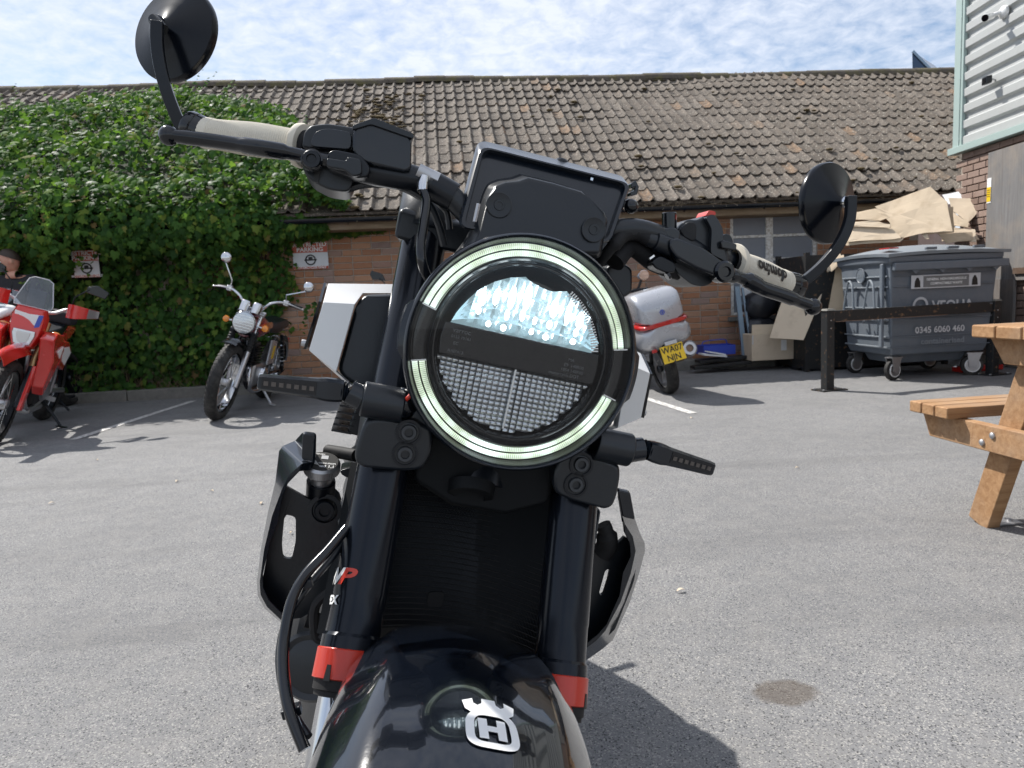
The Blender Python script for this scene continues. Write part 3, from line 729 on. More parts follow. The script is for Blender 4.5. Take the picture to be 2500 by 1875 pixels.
# ------------------------------------------------------------------ parking signs
SIGN_SPOTS = []
def sign_spots():
    for (ax, ay, bx, by, dd) in ((712, 592, 803, 655, .03), (175, 612, 245, 676, .33)):
        a, b = on_y(ax, ay, WALL_Y-dd), on_y(bx, by, WALL_Y-dd); SIGN_SPOTS.append(((a.x+b.x)/2, (a.z+b.z)/2, abs(b.x-a.x)/2, abs(a.z-b.z)/2))
def build_signs():
    labs = ('red and white restricted parking plate on bare brick at the ivy edge', 'faded red and white parking plate sunk in the ivy behind the red motorcycle')
    for i, (x, z, hw, hh) in enumerate(SIGN_SPOTS):
        yy = WALL_Y-.035 if i == 0 else WALL_Y-.33
        t = thing('parking_sign', labs[i], 'sign', (x, yy, z), group='parking signs on the wall')
        MB().box((0, .004, 0), (2*hw, .006, 2*hh)).build('plate', MAT['sign_white'], t, smooth=False, bevel=.002)
        MB().box((0, -.0005, hh*.60), (2*hw-.004, .003, hh*.78)).build('red_band', MAT['sign_red'], t, smooth=False)
        MB().box((0, -.0005, -hh*.90), (2*hw-.004, .003, hh*.18)).build('red_band', MAT['sign_red'], t, smooth=False)
        fm = lambda oz, oy=-.0035: flatmap((0, oy, oz), (1, 0, 0), (0, 0, 1))
        lettering('lettering', 'RESTRICTED', hh*.42, fm(hh*.78), MAT['print_white'], t, .002, 1.05)
        lettering('lettering', 'PARKING', hh*.42, fm(hh*.42), MAT['print_white'], t, .002, 1.1)
        lettering('lettering', 'MOTORCYCLES ONLY', hh*.22, fm(-hh*.90), MAT['print_white'], t, .001, 1.0)
        MB().lathe((0, -.003, -hh*.33), (0, 1, 0), [(0, hh*.40), (-.001, hh*.40), (-.001, hh*.30), (0, hh*.30)], 24).build('emblem', MAT['print_black'], t)
        MB().box((0, -.003, -hh*.33), (hh*.9, .002, hh*.10)).box((0, -.003, -hh*.25), (hh*.3, .0015, hh*.28)).build('emblem', MAT['print_black'], t, smooth=False)
        for sx in (-1, 1):
            MB().lathe((sx*hw*.9, .002, hh*.2), (0, -1, 0), [(0, .006), (.003, .006), (.0045, .002)], 10).build('screw', MAT['steel'], t)
# ------------------------------------------------------------------ building on the right
RB_X = 5.80
def build_right_building():
    c = on_y(2338, 372, 8.15); X0 = c.x; Zt = c.z              # far corner, underside of the cladding
    root = thing('clad_building', 'two-tone building at the right with white ribbed cladding above brown brick', 'building', (X0, 8.15, 0), rz=radians(-7.1))
    # local: wall runs along -y towards the viewer, outer face at x = 0, body to +x
    Ln = 9.0; zb = Zt
    MB().box((3.05, -Ln/2, zb/2), (6, Ln, zb)).build('wall', MAT['mortar'], root, smooth=False)
    rest = MB(); rnd = random.Random(5); bm_ = brick_mesh(.215, MAT['brick2']).mesh('brick', MAT['brick2'], smooth=False); n = 0
    Rz = Matrix.Rotation(radians(-90), 4, 'Z'); bg = brick_mesh(.215, MAT['brick2']); k = 0; z = .1
    items = []
    while z < zb-.07:
        y = -(.1125 if k % 2 else 0)-.002
        while y-.215 > -Ln: items.append((y, z)); y -= .225
        z += .0752; k += 1
    items.sort(key=lambda q: (q[0] < -1.3)*10 + abs(q[1]-2.0))
    for y, z in items:
        Mx = Matrix.Translation((-.012, y, z)) @ Rz
        if n < 120:
            o = bpy.data.objects.new('brick', bm_); COL.objects.link(o); o.parent = root; o.matrix_local = Mx; n += 1
        else: rest.add([Mx @ p for p in bg.v], bg.f)
    # far end bricks (seen at the corner beside the tiled roof)
    rest.build('brickwork', MAT['brick2'], root, smooth=False)['kind'] = 'stuff'
    # ribbed cladding, one rib after another
    H2 = 6.2; pitch = .172; k = 0
    MB().box((3.06, -Ln/2, zb+(H2-zb)/2), (5.98, Ln-.02, H2-zb)).build('upper_wall', MAT['cladding'], root, smooth=False)
    z = zb+.03
    prof = [(0.0, .0), (-.004, .012), (-.034, .030), (-.036, .105), (-.030, .112), (.0, .128), (.0, pitch)]
    while z < H2:
        MB().loft([[V(p-.006, y, z+q) for p, q in prof]+[V(.03, y, z+pitch), V(.03, y, z)] for y in (-.10, -Ln)]).build('cladding_rib', MAT['cladding'], root, smooth=False); z += pitch+.0005
    MB().prism([V(-.05, .02, zb-.01), V(-.05, -.10, zb-.01), V(.0, -.10, zb-.01), V(.04, .02, zb-.01)], (0, 0, H2-zb)).build('corner_trim', MAT['trim'], root, smooth=False, bevel=.004)
    MB().prism([V(-.055, -.125, zb-.01), V(-.055, -.165, zb-.01), V(-.012, -.165, zb-.01), V(-.012, -.125, zb-.01)], (0, 0, H2-zb)).build('corner_trim', MAT['trim'], root, smooth=False, bevel=.004)
    MB().prism([V(-.085, .06, zb-.03), V(-.085, -Ln, zb-.03), V(.02, -Ln, zb-.03), V(.02, .06, zb-.03)], (0, 0, .075)).build('drip_flashing', MAT['trim'], root, smooth=False, bevel=.005)
    for q in range(16):
        MB().lathe((-.052, -.112, zb+.12+q*.33), (-1, 0, 0), [(0, .009), (.006, .009), (.008, .003)], 8).build('rivet', MAT['trim'], root)
    # tall grey board fixed to the brick
    yb = -.62
    MB().box((-.04, yb-.55, 1.58), (.03, 1.0, 1.35)).build('grey_board', MAT['grey_board'], root, smooth=False, bevel=.003)
    MB().box((-.045, yb-.30, .55), (.03, .5, .75)).build('grey_board', MAT['grey_board'], root, smooth=False, bevel=.003)
    MB().box((-.05, yb-1.0, 1.0), (.05, .9, .06)).build('steel_angle', MAT['bronze'], root, smooth=False)
    # yellow notice on the board's edge
    s = MB().box((-.058, yb-.09, 1.86), (.003, .07, .26)).build('notice', MAT['print_white'], root, smooth=False)
    MB().box((-.061, yb-.09, 1.82), (.003, .064, .15)).build('yellow_panel', MAT['yellow_plate'], s, smooth=False)
    for q in range(4): MB().box((-.063, yb-.09, 1.865-q*.022), (.002, .05, .006)).build('print_line', MAT['print_black'], s, smooth=False)
    return root, X0, Zt
def wall_point(px, py, X0, d=.05):
    """point on the clad wall's outer face (turned by 7.1 degrees)"""
    n = V(-cos(radians(7.1)), sin(radians(7.1)), 0); o = V(X0, 8.15, 0)+n*d; r = ray(px, py); t = (o-CO).dot(n)/r.dot(n); return CO+r*t
def build_wall_devices(X0):
    az = radians(-7.1)
    p = wall_point(2452, 30, X0, .045)
    t = thing('cctv_camera', 'white bullet security camera on a round mount high on the ribbed cladding', 'camera', p, az)
    MB().lathe((0, 0, 0), (-1, 0, 0), [(-.01, .0), (-.01, .062), (.02, .062), (.035, .045), (.045, .0)], 24).build('mount', MAT['white_paint'], t)
    MB().tube(spline([V(-.03, 0, 0), V(-.075, .02, -.005), V(-.10, .06, -.012)], 4), .020, 10).build('arm', MAT['white_paint'], t)
    b = V(-.11, .04, -.015)
    MB().lathe(b, V(-.75, -.45, -.28).normalized(), [(-.02, .0), (-.02, .034), (.10, .038), (.105, .034)], 18).build('housing', MAT['white_paint'], t)
    MB().lathe(b+V(-.75, -.45, -.28).normalized()*.1, V(-.75, -.45, -.28).normalized(), [(0, .034), (.012, .034), (.012, .0)], 18).build('lens', MAT['black_gloss'], t)
    p = wall_point(2428, 195, X0, .045)
    t = thing('wall_sensor', 'small black box sensor on a stub bracket on the cladding below the camera', 'sensor', p, az)
    MB().tube([V(.03, 0, 0), V(-.05, .0, .01)], .011, 10).build('bracket', MAT['steel'], t)
    MB().prism(rounded([V(-.05, -.045, -.035), V(-.05, .045, -.035), V(-.05, .045, .045), V(-.05, -.045, .045)], .012), (-.055, 0, -.01)).build('housing', MAT['black_plastic'], t, bevel=.004)
    MB().box((-.107, 0, -.004), (.003, .06, .05)).build('lens', MAT['black_gloss'], t, smooth=False)
def build_far():
    Y = 30.0; a, b, c = on_y(2227, 125, Y), on_y(2228, 190, Y), on_y(2290, 190, Y); d = V(2.4, 2.0, 0)
    t = thing('glass_pyramid', 'dark blue glazed point rising behind the tiled ridge near the clad building', 'building', (b.x, Y, 0)); o = V(b.x, Y, 0)
    MB().prism([a-o, V(0, 0, 0)+(b-o), c-o], d).build('glazed_roof', MAT['blue_glass'], t, smooth=False)
    MB().prism([V(0, 0, 0), V(c.x-o.x, 0, 0), V(c.x-o.x, 0, b.z), V(0, 0, b.z)], d).build('wall', MAT['brick2'], t, smooth=False)
    MB().bar([a-o+V(0, -.03, 0), c-o+V(0, -.03, 0)], .10, .05).build('glazing_bar', MAT['blue_steel'], t, smooth=False)
# ------------------------------------------------------------------ the parked bike in front (local: x right, y forward, z up, origin on the ground)
def lean_frame(pos, fwd, lean):
    """fwd: horizontal heading; lean > 0 tips the top towards local +x (right as seen from the front)"""
    Y = Vector((fwd[0], fwd[1], 0)).normalized(); Z0 = V(0, 0, 1); X0 = V(-Y.y, Y.x, 0)*1.0
    X = X0*cos(lean) - Z0*sin(lean); Z = Z0*cos(lean) + X0*sin(lean)
    return X, Y, Z, Vector(pos)
def frame_matrix(X, Y, Z, p): return Matrix(((X.x, Y.x, Z.x, p.x), (X.y, Y.y, Z.y, p.y), (X.z, Y.z, Z.z, p.z), (0, 0, 0, 1)))
_fh = V(CF.x, CF.y, 0).normalized(); _rh = V(_fh.y, -_fh.x, 0); _ps = radians(10.853)
B_X, B_Y, B_Z, _ = lean_frame((0, 0, 0), -_fh*cos(_ps)+_rh*sin(_ps), radians(15.291))
B_O = V(.074, .7159, .9141) - B_Z*HL_Z
if B_X.dot(_rh) < 0: raise RuntimeError('bike frame')
def lp(px, py, y):
    d = ray(px, py); t = ((B_O-CO).dot(B_Y)+y)/d.dot(B_Y); q = CO+d*t-B_O; return V(q.dot(B_X), y, q.dot(B_Z))
def lps(pts, y): return [lp(a, b, y) for a, b in pts]
def lx(px, py, x):
    d = ray(px, py); t = ((B_O-CO).dot(B_X)+x)/d.dot(B_X); q = CO+d*t-B_O; return V(x, q.dot(B_Y), q.dot(B_Z))
def mir(p): return V(-p.x, p.y, p.z)
RAKE = radians(25.0); FK_Y, FK_Z, FK_W = -.0575, HL_Z-.1526, .1062
def fork(s, side=-1, dy=0): return V(side*FK_W, FK_Y+s*sin(RAKE)+dy, FK_Z-s*cos(RAKE))
FK_D = V(0, sin(RAKE), -cos(RAKE)); WH_R = .305
AX_S = (FK_Z-WH_R)/cos(RAKE); AXLE = V(0, FK_Y+AX_S*sin(RAKE), WH_R)
def bolt(root, c, ax, r, m=None, name='bolt'):
    m = m or MAT['steel']
    b = MB().lathe(c, ax, [(0, r), (.004, r), (.0055, r*.9), (.0055, r*.55), (.002, r*.5), (.002, 0)], 16)
    return b.build(name, m, root)
def build_wheel(root, c, R, w, n=44, spokes=0, knob=True, tm=None, rimm=None, side_w=None):
    """tyre, rim, hub (and spokes or cast arms) about the local x axis"""
    wh = MB().lathe(c-V(w*.32, 0, 0), (1, 0, 0), [(0, R-.075), (0, R-.088), (w*.64, R-.088), (w*.64, R-.075), (w*.5, R-.083), (w*.14, R-.083), (0, R-.075)], n).build('wheel', rimm or MAT['black_metal'], root)
    prof = []
    for k in range(17):
        a = radians(-128+16*k); prof.append((w/2*sin(a)*1.0, R-.042+.042*cos(a)-.003*(1-cos(a))))
    MB().lathe(c, (1, 0, 0), prof, n).build('tyre', tm or MAT['tyre'], wh)
    if knob:
        b = MB(); m = 46
        for k in range(m):
            for row, off in ((-.30, .5), (0, 0), (.30, .5)):
                a = 2*pi*(k+off)/m; ar = row*w; rr = R-.006-.012*abs(row)/.3*1.0
                u = V(0, cos(a), sin(a)); tdir = V(0, -sin(a), cos(a))
                nrm = (u+V(row*1.6, 0, 0)).normalized(); lat = tdir.cross(nrm)
                p = c+V(ar, 0, 0)+u*rr
                b.prism([p+lat*w*.12+tdir*R*.044, p-lat*w*.12+tdir*R*.044*.7, p-lat*w*.12-tdir*R*.044, p+lat*w*.12-tdir*R*.044*.7], nrm*.009)
        b.build('tread', tm or MAT['tyre'], wh, smooth=False)
    MB().lathe(c-V(w*.5, 0, 0), (1, 0, 0), [(0, .0), (0, .035), (w*.1, .045), (w*.3, .03), (w*.7, .03), (w*.9, .045), (w, .035), (w, 0)], 20).build('hub', MAT['alloy'] if spokes else MAT['black_metal'], wh)
    if spokes:
        for k in range(spokes):
            a = 2*pi*k/spokes; s = -1 if k % 2 else 1; a2 = a+(.35 if k % 4 < 2 else -.35)
            MB().tube([c+V(s*w*.36, .04*cos(a2), .04*sin(a2)), c+V(s*w*.05, (R-.088)*cos(a), (R-.088)*sin(a))], .0016, 4).build('spoke', MAT['chrome'], wh)
    else:
        for k in range(5):
            a = 2*pi*k/5+.3
            MB().bar([c+V(0, .03*cos(a), .03*sin(a)), c+V(0, (R-.086)*cos(a), (R-.086)*sin(a))], [.05, .028], [w*.3, w*.25], up=(1, 0, 0)).build('spoke', rimm or MAT['black_metal'], wh, bevel=.004)
    return wh
def build_headlight(root):
    c = V(0, 0, HL_Z); R = .1165; Y = V(0, 1, 0)
    hl = MB().lathe(c, Y, [(-.115, 0), (-.115, .055), (-.095, .085), (-.05, .107), (-.012, .1165), (.0, .1175), (.006, .1165), (.008, .1145), (.006, .1125), (-.004, .1105)], 96).build('headlight', MAT['black_satin'], root, angle=50)
    # stepped bezels
    MB().lathe(c, Y, [(-.004, .1108), (-.010, .1085), (-.010, .0948), (.0, .0945), (.003, .0925), (.0, .0905), (-.004, .090), (-.006, .088), (-.006, .0868), (-.010, .0845), (-.018, .0835), (-.022, .0825)], 96).build('bezel', MAT['black_gloss'], hl, angle=25)
    MB().lathe(c, Y, [(.0025, .0918), (.0036, .0925), (.0025, .0932)], 96).build('bezel_line', MAT['black_metal'], hl)
    for rr in (.0893, .0858): MB().lathe(c, Y, [(-.004, rr-.0004), (-.0034, rr), (-.004, rr+.0004)], 96).build('bezel_line', MAT['anodised'], hl)
    # the lit ring: four arcs, two bands each
    def arc(a0, a1, r0, r1, name, m, y=-.006):
        n = max(8, int(abs(a1-a0)/2)); rows = []
        for k in range(n+1):
            a = radians(a0+(a1-a0)*k/n); u = V(cos(a), 0, sin(a))
            rows.append([c+u*r+V(0, y+dy, 0) for r, dy in ((r0, -.003), (r0+.0006, 0), ((r0+r1)/2, .0012), (r1-.0006, 0), (r1, -.003))])
        return MB().grid(rows).build(name, m, hl)
    tl = 13.0-13.0
    for a0, a1, name in ((14.5, 165.0, 'light_ring'), (196.0, 345.0, 'light_ring')):
        arc(a0, a1, .0952, .1008, name, MAT['lit_ring']); arc(a0, a1, .1024, .1078, name, MAT['lit_ring'])
        for aa in (a0-.6, a1+.6):
            a = radians(aa); u = V(cos(a), 0, sin(a)); tn = V(-sin(a), 0, cos(a))
            MB().prism([c+u*.0945+V(0, -.003, 0)-tn*.0006, c+u*.109+V(0, -.003, 0)-tn*.0006, c+u*.109+V(0, -.003, 0)+tn*.0008, c+u*.0945+V(0, -.003, 0)+tn*.0008], (0, .004, 0)).build('light_ring_end', MAT['lens_clear'] if False else MAT['reflector'], hl, smooth=False)
    arc(-14, 13, .0955, .1075, 'position_lamp', MAT['black_gloss'], -.004); arc(166, 195, .0955, .1075, 'position_lamp', MAT['black_gloss'], -.004)
    for a0 in (-14, 166):     # side lugs of the housing
        rows = []
        for k in range(9):
            a = radians(a0+28*k/8-.0); u = V(cos(a), 0, sin(a)); q = .1215 if 0 < k < 8 else .1175
            rows.append([c+u*.112+V(0, -.03, 0), c+u*q+V(0, -.03, 0), c+u*q+V(0, .002, 0), c+u*.115+V(0, .0065, 0), c+u*.112+V(0, .004, 0)])
        MB().loft(rows).build('lug', MAT['black_satin'], hl)
    # back of the lamp chamber
    MB().lathe(c, Y, [(-.032, 0), (-.032, .074), (-.022, .0826)], 64).build('chamber', MAT['black_gloss'], hl)
    # upper reflector: upright flutes broken into rows, lit chips in the flutes
    bt, bb = .0150, -.0170; rr = .0800
    wcol = .0148; cols = 10
    def top(x): 
        q = sqrt(max(0, rr*rr-x*x)); n_ = .012*math.exp(-((x-.008)/.011)**2)
        return q-.004-n_ if q > bt+.006 else None
    for i in range(cols):
        x0 = (i-cols/2)*wcol; x1 = x0+wcol; xm = (x0+x1)/2
        t0, t1 = top(x0), top(x1); tm_ = top(xm)
        if tm_ is None: continue
        t0 = t0 if t0 else bt+.004; t1 = t1 if t1 else bt+.004
        rows_z = [0, .20, .21, .42, .43, .72, .73, 1.0]; g = []
        for j, f in enumerate(rows_z):
            row = []
            for k in range(7):
                q = k/6; x = x0+wcol*q; ztop = t0+(t1-t0)*q; z = bt+(ztop-bt)*f
                dep = -.014-.007*sin(pi*q)+.004*f+(.0022 if j % 2 else -.001)
                row.append(c+V(x+.0035*f, dep, z))
            g.append(row)
        MB().grid(g).build('reflector_flute', MAT['glowing_reflector'], hl, angle=30)
        H = tm_-bt
        for (f, a, b_, st) in ((.66, .0036, .21, 1), (.36, .0026, .10, 1), (.13, .0030, .06, 1)):
            if (i in (0, cols-1)) or (f == .66 and i in (5,)) or (f == .36 and i in (2, 7)) or (f == .13 and i % 3 == 1): continue
            MB().sphere(c+V(xm+.0035*f+.0008*sin(i*2.1), -.0125+.004*f, bt+H*f+.002*sin(i*1.7)), 1, 12, (a*(.8+.35*sin(i*1.3)**2), .0022, max(.003, H*b_*(.75+.35*cos(i*2.3)**2)))).build('lit_chip', MAT['led'], hl)
    # prismatic strip along the right rim of the upper half
    for k in range(26):
        a = radians(11+50*k/25); u = V(cos(a), 0, sin(a)); 
        if (c+u*.075).z-c.z < bt: continue
        MB().bar([c+u*.0745+V(0, -.012, 0), c+u*.0815+V(0, -.010, 0)], .0014, .003).build('prism', MAT['reflector'], hl)
    # middle bar and its fine print
    xr = sqrt(.0822**2-.017**2)
    MB().prism([c+V(-xr, -.020, bt), c+V(xr, -.020, bt), c+V(.0822, -.020, 0), c+V(xr, -.020, bb), c+V(-xr, -.020, bb), c+V(-.0822, -.020, 0)], (0, .014, 0)).build('middle_bar', MAT['black_gloss'], hl, smooth=False, bevel=.0015)
    for txt, x, z, s in (('varroc', -.062, .0085, .0068), ('0153 10161', -.0615, .0022, .0042), ('EC', -.0655, -.0042, .0045), ('A107413', -.0645, -.0122, .0044), ('MA', .0525, .0035, .0045), ('E9  148R00', .0565, -.0022, .0045), ('1854 148R00', .0555, -.0072, .0045), ('motorcycle.DOT', .0480, -.0122, .0046)):
        lettering('lettering', txt, s, flatmap(c+V(x, -.0055, z), (1, 0, 0), (0, 0, 1)), MAT['faint_print'], hl)
    # lower reflector: two halves of pillow facets
    for sgn in (-1, 1):
        nx, nz = 13, 13; b = MB(); cw = .0062; ch = .0050
        for i in range(nx):
            for j in range(nz):
                x0, z1 = sgn*(.001+cw*i), bb-.0012-ch*j; xc, zc = x0+sgn*cw/2, z1-ch/2
                if sqrt(xc**2+zc**2) > .0815: continue
                g = []
                for p in range(4):
                    row = []
                    for q in range(4):
                        u, w_ = p/3, q/3; bu = sin(pi*u)*sin(pi*w_)
                        x = x0+sgn*cw*u*.97; z = z1-ch*w_*.97; r_ = sqrt(x*x+z*z)
                        if r_ > .0818: x *= .0818/r_; z *= .0818/r_
                        row.append(c+V(x, -.019+.0016*bu+.0035*sin(i*.5)+.003*j/nz, z))
                    g.append(row)
                b.grid(g)
        b.build('prism_reflector', MAT['reflector_dim'], hl, angle=40, fix=False)
    MB().box(c+V(0, -.015, bb-.031), (.0018, .006, .061)).build('divider', MAT['reflector'], hl, smooth=False)
    # clear outer lens, slightly domed
    rows = []
    for k in range(9):
        r = .1118*k/8+.0004; rows.append((.0085-.0035*(r/.1118)**2, r))
    MB().lathe(c, Y, rows, 72).build('lens', MAT['lens_clear'], hl, angle=80)
    return hl
def build_mirror(root, side, rim_c, apex, r, n, stem, stem_w, clampa, clampb):
    """bar-end mirror: cone-backed round head on a flat curved arm"""
    m = MB().lathe(rim_c, n, [(-.006, 0), (-.006, r*.985), (-.003, r), (.001, r), (.004, r*.975), (.010, r*.62), (.013, r*.50), (.018, r*.2), (.022, r*.12), (.022, 0)], 64).build('mirror', MAT['mirror_black'], root, angle=28)
    MB().lathe(rim_c-n*.0065, -n, [(0, 0), (0, r*.95)], 40).build('mirror_glass', MAT['mirror'], m)
    MB().tube([rim_c+n*.018, rim_c+n*.030, apex], [.0045, .0065, .0055], 12).sphere(rim_c+n*.026, .0078, 12).build('ball_joint', MAT['chrome'] if side > 0 else MAT['black_metal'], m)
    MB().bar(spline(stem, 6), stem_w, .009, up=(0, 1, 0)).build('mirror_stem', MAT['black_metal'], m, bevel=.0015)
    d = (clampb-clampa).normalized()
    MB().lathe(clampa, d, [(0, 0), (0, .0155), (.003, .0168), ((clampb-clampa).length*.45, .0168), ((clampb-clampa).length*.5, .0158), ((clampb-clampa).length*.55, .0168), ((clampb-clampa).length, .0168), ((clampb-clampa).length+.002, .014)], 24).build('bar_end_clamp', MAT['black_gloss'], m)
    return m
def build_main_bike():
    root = thing('motorcycle', 'black and white naked motorcycle in the foreground with its round headlight lit', 'motorcycle', M=frame_matrix(B_X, B_Y, B_Z, B_O))
    K = MAT
    # ---- frame, engine, tank, seat, tail: mostly hidden, complete for other viewpoints, rear bulked out for its shadow
    MB().lathe(fork(-.30, 0), FK_D, [(0, 0), (0, .028), (.30, .028), (.30, 0)], 20).build('steering_head', K['black_metal'], root)
    fr = MB()
    for s in (-1, 1):
        fr.tube(spline([V(s*.02, -.12, .83), V(s*.10, -.30, .78), V(s*.13, -.55, .70), V(s*.11, -.80, .66), V(s*.08, -1.15, .74)], 5), .013, 8)
        fr.tube(spline([V(s*.03, -.22, .80), V(s*.11, -.26, .58), V(s*.12, -.40, .42), V(s*.12, -.75, .40), V(s*.11, -.80, .66)], 5), .013, 8)
    fr.build('frame', K['black_metal'], root)
    MB().loft([[V(x*w, y, z) for x, z in ((-1, z0), (-1, z1), (-.6, z2), (.6, z2), (1, z1), (1, z0))] for y, w, z0, z1, z2 in ((-.28, .10, .36, .52, .60), (-.40, .13, .30, .50, .68), (-.58, .14, .29, .46, .56), (-.74, .12, .32, .42, .48))]).build('engine', K['dark_casting'], root, bevel=.01)
    for s in (-1, 1): MB().lathe(V(s*.13, -.55, .38), (s, 0, 0), [(0, .09), (.03, .085), (.042, .06), (.042, 0)], 24).build('engine_cover', K['dark_casting'], root)
    ty = [(-.17, .085, .86, .93), (-.24, .125, .80, 1.0), (-.36, .14, .78, 1.02), (-.50, .12, .78, .97), (-.60, .08, .78, .86)]
    MB().loft([[V(w*cos(a)*(.9 if abs(sin(a)) > .7 else 1), y, (z0+z1)/2+(z1-z0)/2*sin(a)) for a in [2*pi*k/16 for k in range(16)]] for y, w, z0, z1 in ty]).build('fuel_tank', K['black_gloss'], root)
    MB().loft([[V(w*x, y, z0+h*q) for x, q in ((-1, 0), (-1, .6), (-.7, 1), (.7, 1), (1, .6), (1, 0))] for y, w, z0, h in ((-.58, .09, .79, .05), (-.75, .13, .78, .05), (-.95, .12, .80, .05), (-1.15, .08, .86, .04))]).build('seat', K['black_plastic'], root, bevel=.008)
    MB().loft([[V(w*x, y, z0+h*q) for x, q in ((-1, 0), (-1, 1), (1, 1), (1, 0))] for y, w, z0, h in ((-.62, .10, .72, .06), (-.95, .10, .76, .10), (-1.28, .07, .92, .09), (-1.36, .05, .95, .05))]).build('tail', K['white_paint'], root, bevel=.008)  # tail raised to lengthen the shadow it casts
    MB().loft([[V(w*x, y, z0+h*q) for x, q in ((-.8, 0), (-1, .5), (-.8, 1), (.8, 1), (1, .5), (.8, 0))] for y, w, z0, h in ((-.9, .11, .50, .36), (-1.25, .10, .58, .40), (-1.48, .09, .58, .30), (-1.60, .07, .54, .22))]).build('rear_mudguard', K['black_plastic'], root, bevel=.01)  # solid depth added to fill out the bike's ground shadow
    MB().bar([V(0, -1.30, .93), V(0, -1.50, .80), V(0, -1.58, .62)], .05, .02).build('plate_hanger', K['black_plastic'], root, bevel=.003)
    MB().box((0, -1.585, .66), (.20, .006, .16), Matrix.Rotation(-.25, 3, 'X')).build('number_plate', K['yellow_plate'], root, smooth=False)
    for s in (-1, 1): MB().tube([V(s*.03, -1.52, .79), V(s*.16, -1.53, .80)], [.008, .011], 10).build('rear_signal', K['black_satin'], root)
    MB().box((0, -1.37, .97), (.09, .02, .03)).build('tail_light', K['red_lens'], root, bevel=.004)
    MB().loft([[V(w*x, y, z0+h*q) for x, q in ((-.8, 0), (-1, .4), (-.9, 1), (.9, 1), (1, .4), (.8, 0))] for y, w, z0, h in ((-.52, .12, .46, .34), (-.75, .13, .46, .34), (-1.0, .10, .60, .20), (-1.25, .07, .80, .12))]).build('airbox_shadow_bulk', K['black_plastic'], root, bevel=.01)  # airbox bulk added so the shadow on the ground closes up
    ra = V(0, AXLE.y-1.37, WH_R); build_wheel(root, ra, WH_R, .15)
    MB().grid([[ra+V(.085*sin(u), -(WH_R+.04)*sin(t), (WH_R+.04-.03*(1-cos(u)))*cos(t)) for u in [-1.4+2.8*k/8 for k in range(9)]] for t in [-.9+2.0*k/12 for k in range(13)]], .004).build('rear_hugger', K['black_plastic'], root)  # hugger added to thicken the rear wheel's shadow
    sw = MB()
    for s in (-1, 1): sw.bar([V(s*.10, -.78, .42), V(s*.105, -1.0, .36), ra+V(s*.10, 0, 0)], [.05, .05, .035], .03, up=(1, 0, 0))
    sw.build('swingarm', K['black_metal'], root, bevel=.005)
    MB().tube([V(0.04, -.75, .62), V(.03, -.85, .44)], .03, 14).build('rear_shock', K['white_paint'], root)
    MB().tube(spline([V(-.11, -.62, .34), V(-.14, -.8, .33), V(-.16, -1.0, .40), V(-.165, -1.15, .46)], 5), [.024]*6+[.045]*10, 14).build('silencer', K['black_metal'], root)
    # side stand on the leaning side reaching the ground
    MB().tube([V(.11, -.62, .33), V(.235, -.60, .012-.235*math.tan(radians(15.3))*-1+.0)], .010, 8).build('side_stand', K['black_metal'], root)
    # ---- wheel and forks
    build_wheel(root, AXLE, WH_R, .115).matrix_local = Matrix.Translation((0, .03, 0)) @ Matrix.Rotation(STEER, 4, 'Z') @ Matrix.Translation((0, -.03, 0))
    MB().lathe(AXLE+V(-.075, 0, 0), (1, 0, 0), [(0, .155), (0, .095), (.004, .095), (.004, .155), (0, .155)], 48).build('brake_disc', K['steel'], root)
    MB().loft([[AXLE+V(-.085+dx, r*sin(a), r*cos(a)) for a, r in ((-1.9, .11), (-1.9, .17), (-1.25, .17), (-1.25, .11))] for dx in (-.025, .03)]).build('brake_caliper', K['dark_casting'], root, bevel=.006)
    S_RING = .178
    for s in (-1, 1):
        top = -.335
        ft = MB().lathe(fork(top, s), FK_D, [(0, 0), (0, .0262), (.145, .0262), (.16, .0268), (S_RING-top-.052, .0268), (S_RING-top-.050, .0262), (S_RING-top-.016, .0264), (S_RING-top-.013, .0285), (S_RING-top, .0290)], 48).build('fork_tube', K['anodised'], root, angle=30)
        MB().lathe(fork(S_RING-.002, s), FK_D, [(0, .0292), (.001, .0306), (.027, .0308), (.028, .0285)], 40).build('wiper_ring', K['red_plastic'], ft, angle=30)
        for ang in (-.7, 1.9, 4.1):       # notches of the ring
            u = (V(1, 0, 0)*cos(ang)+V(0, 1, 0).cross(V(1, 0, 0))*0+FK_D.cross(V(1, 0, 0))*sin(ang)); q = fork(S_RING+.019, s)+u*.0306; tn = FK_D.cross(u)
            MB().prism([q-tn*.0035+FK_D*.008, q+tn*.0035+FK_D*.008, q+tn*.0020-FK_D*.006, q-tn*.0020-FK_D*.006], u*.0006).build('ring_notch', K['print_black'], ft, smooth=False)
        MB().lathe(fork(S_RING+.026, s), FK_D, [(0, .0285), (.009, .0285), (.010, .0265), (.014, .0265), (.015, .024)], 32).build('dust_seal', K['rubber'], ft)
        MB().lathe(fork(S_RING+.03, s), FK_D, [(0, .0215), (AX_S-S_RING-.06, .0215)], 32).build('stanchion', K['chrome'], root)
        MB().loft([[fork(AX_S-.06, s)+V(dx*.024, dy*.026, 0) for dx, dy in ((-1, -1), (1, -1), (1, 1), (-1, 1))], [AXLE+V(s*FK_W+dx*.02, dy*.022, -.03) for dx, dy in ((-1, -1), (1, -1), (1, 1), (-1, 1))]]).build('axle_foot', K['dark_casting'], root, bevel=.006)
        # thin seam line down the tube
        # top clamp cap
        MB().lathe(fork(top-.016, s), FK_D, [(0, 0), (0, .019), (.003, .022), (.016, .022)], 28).build('fork_cap', K['black_satin'], root)
    MB().tube([AXLE-V(.13, 0, 0), AXLE+V(.13, 0, 0)], .011, 12).build('axle', K['steel'], root)
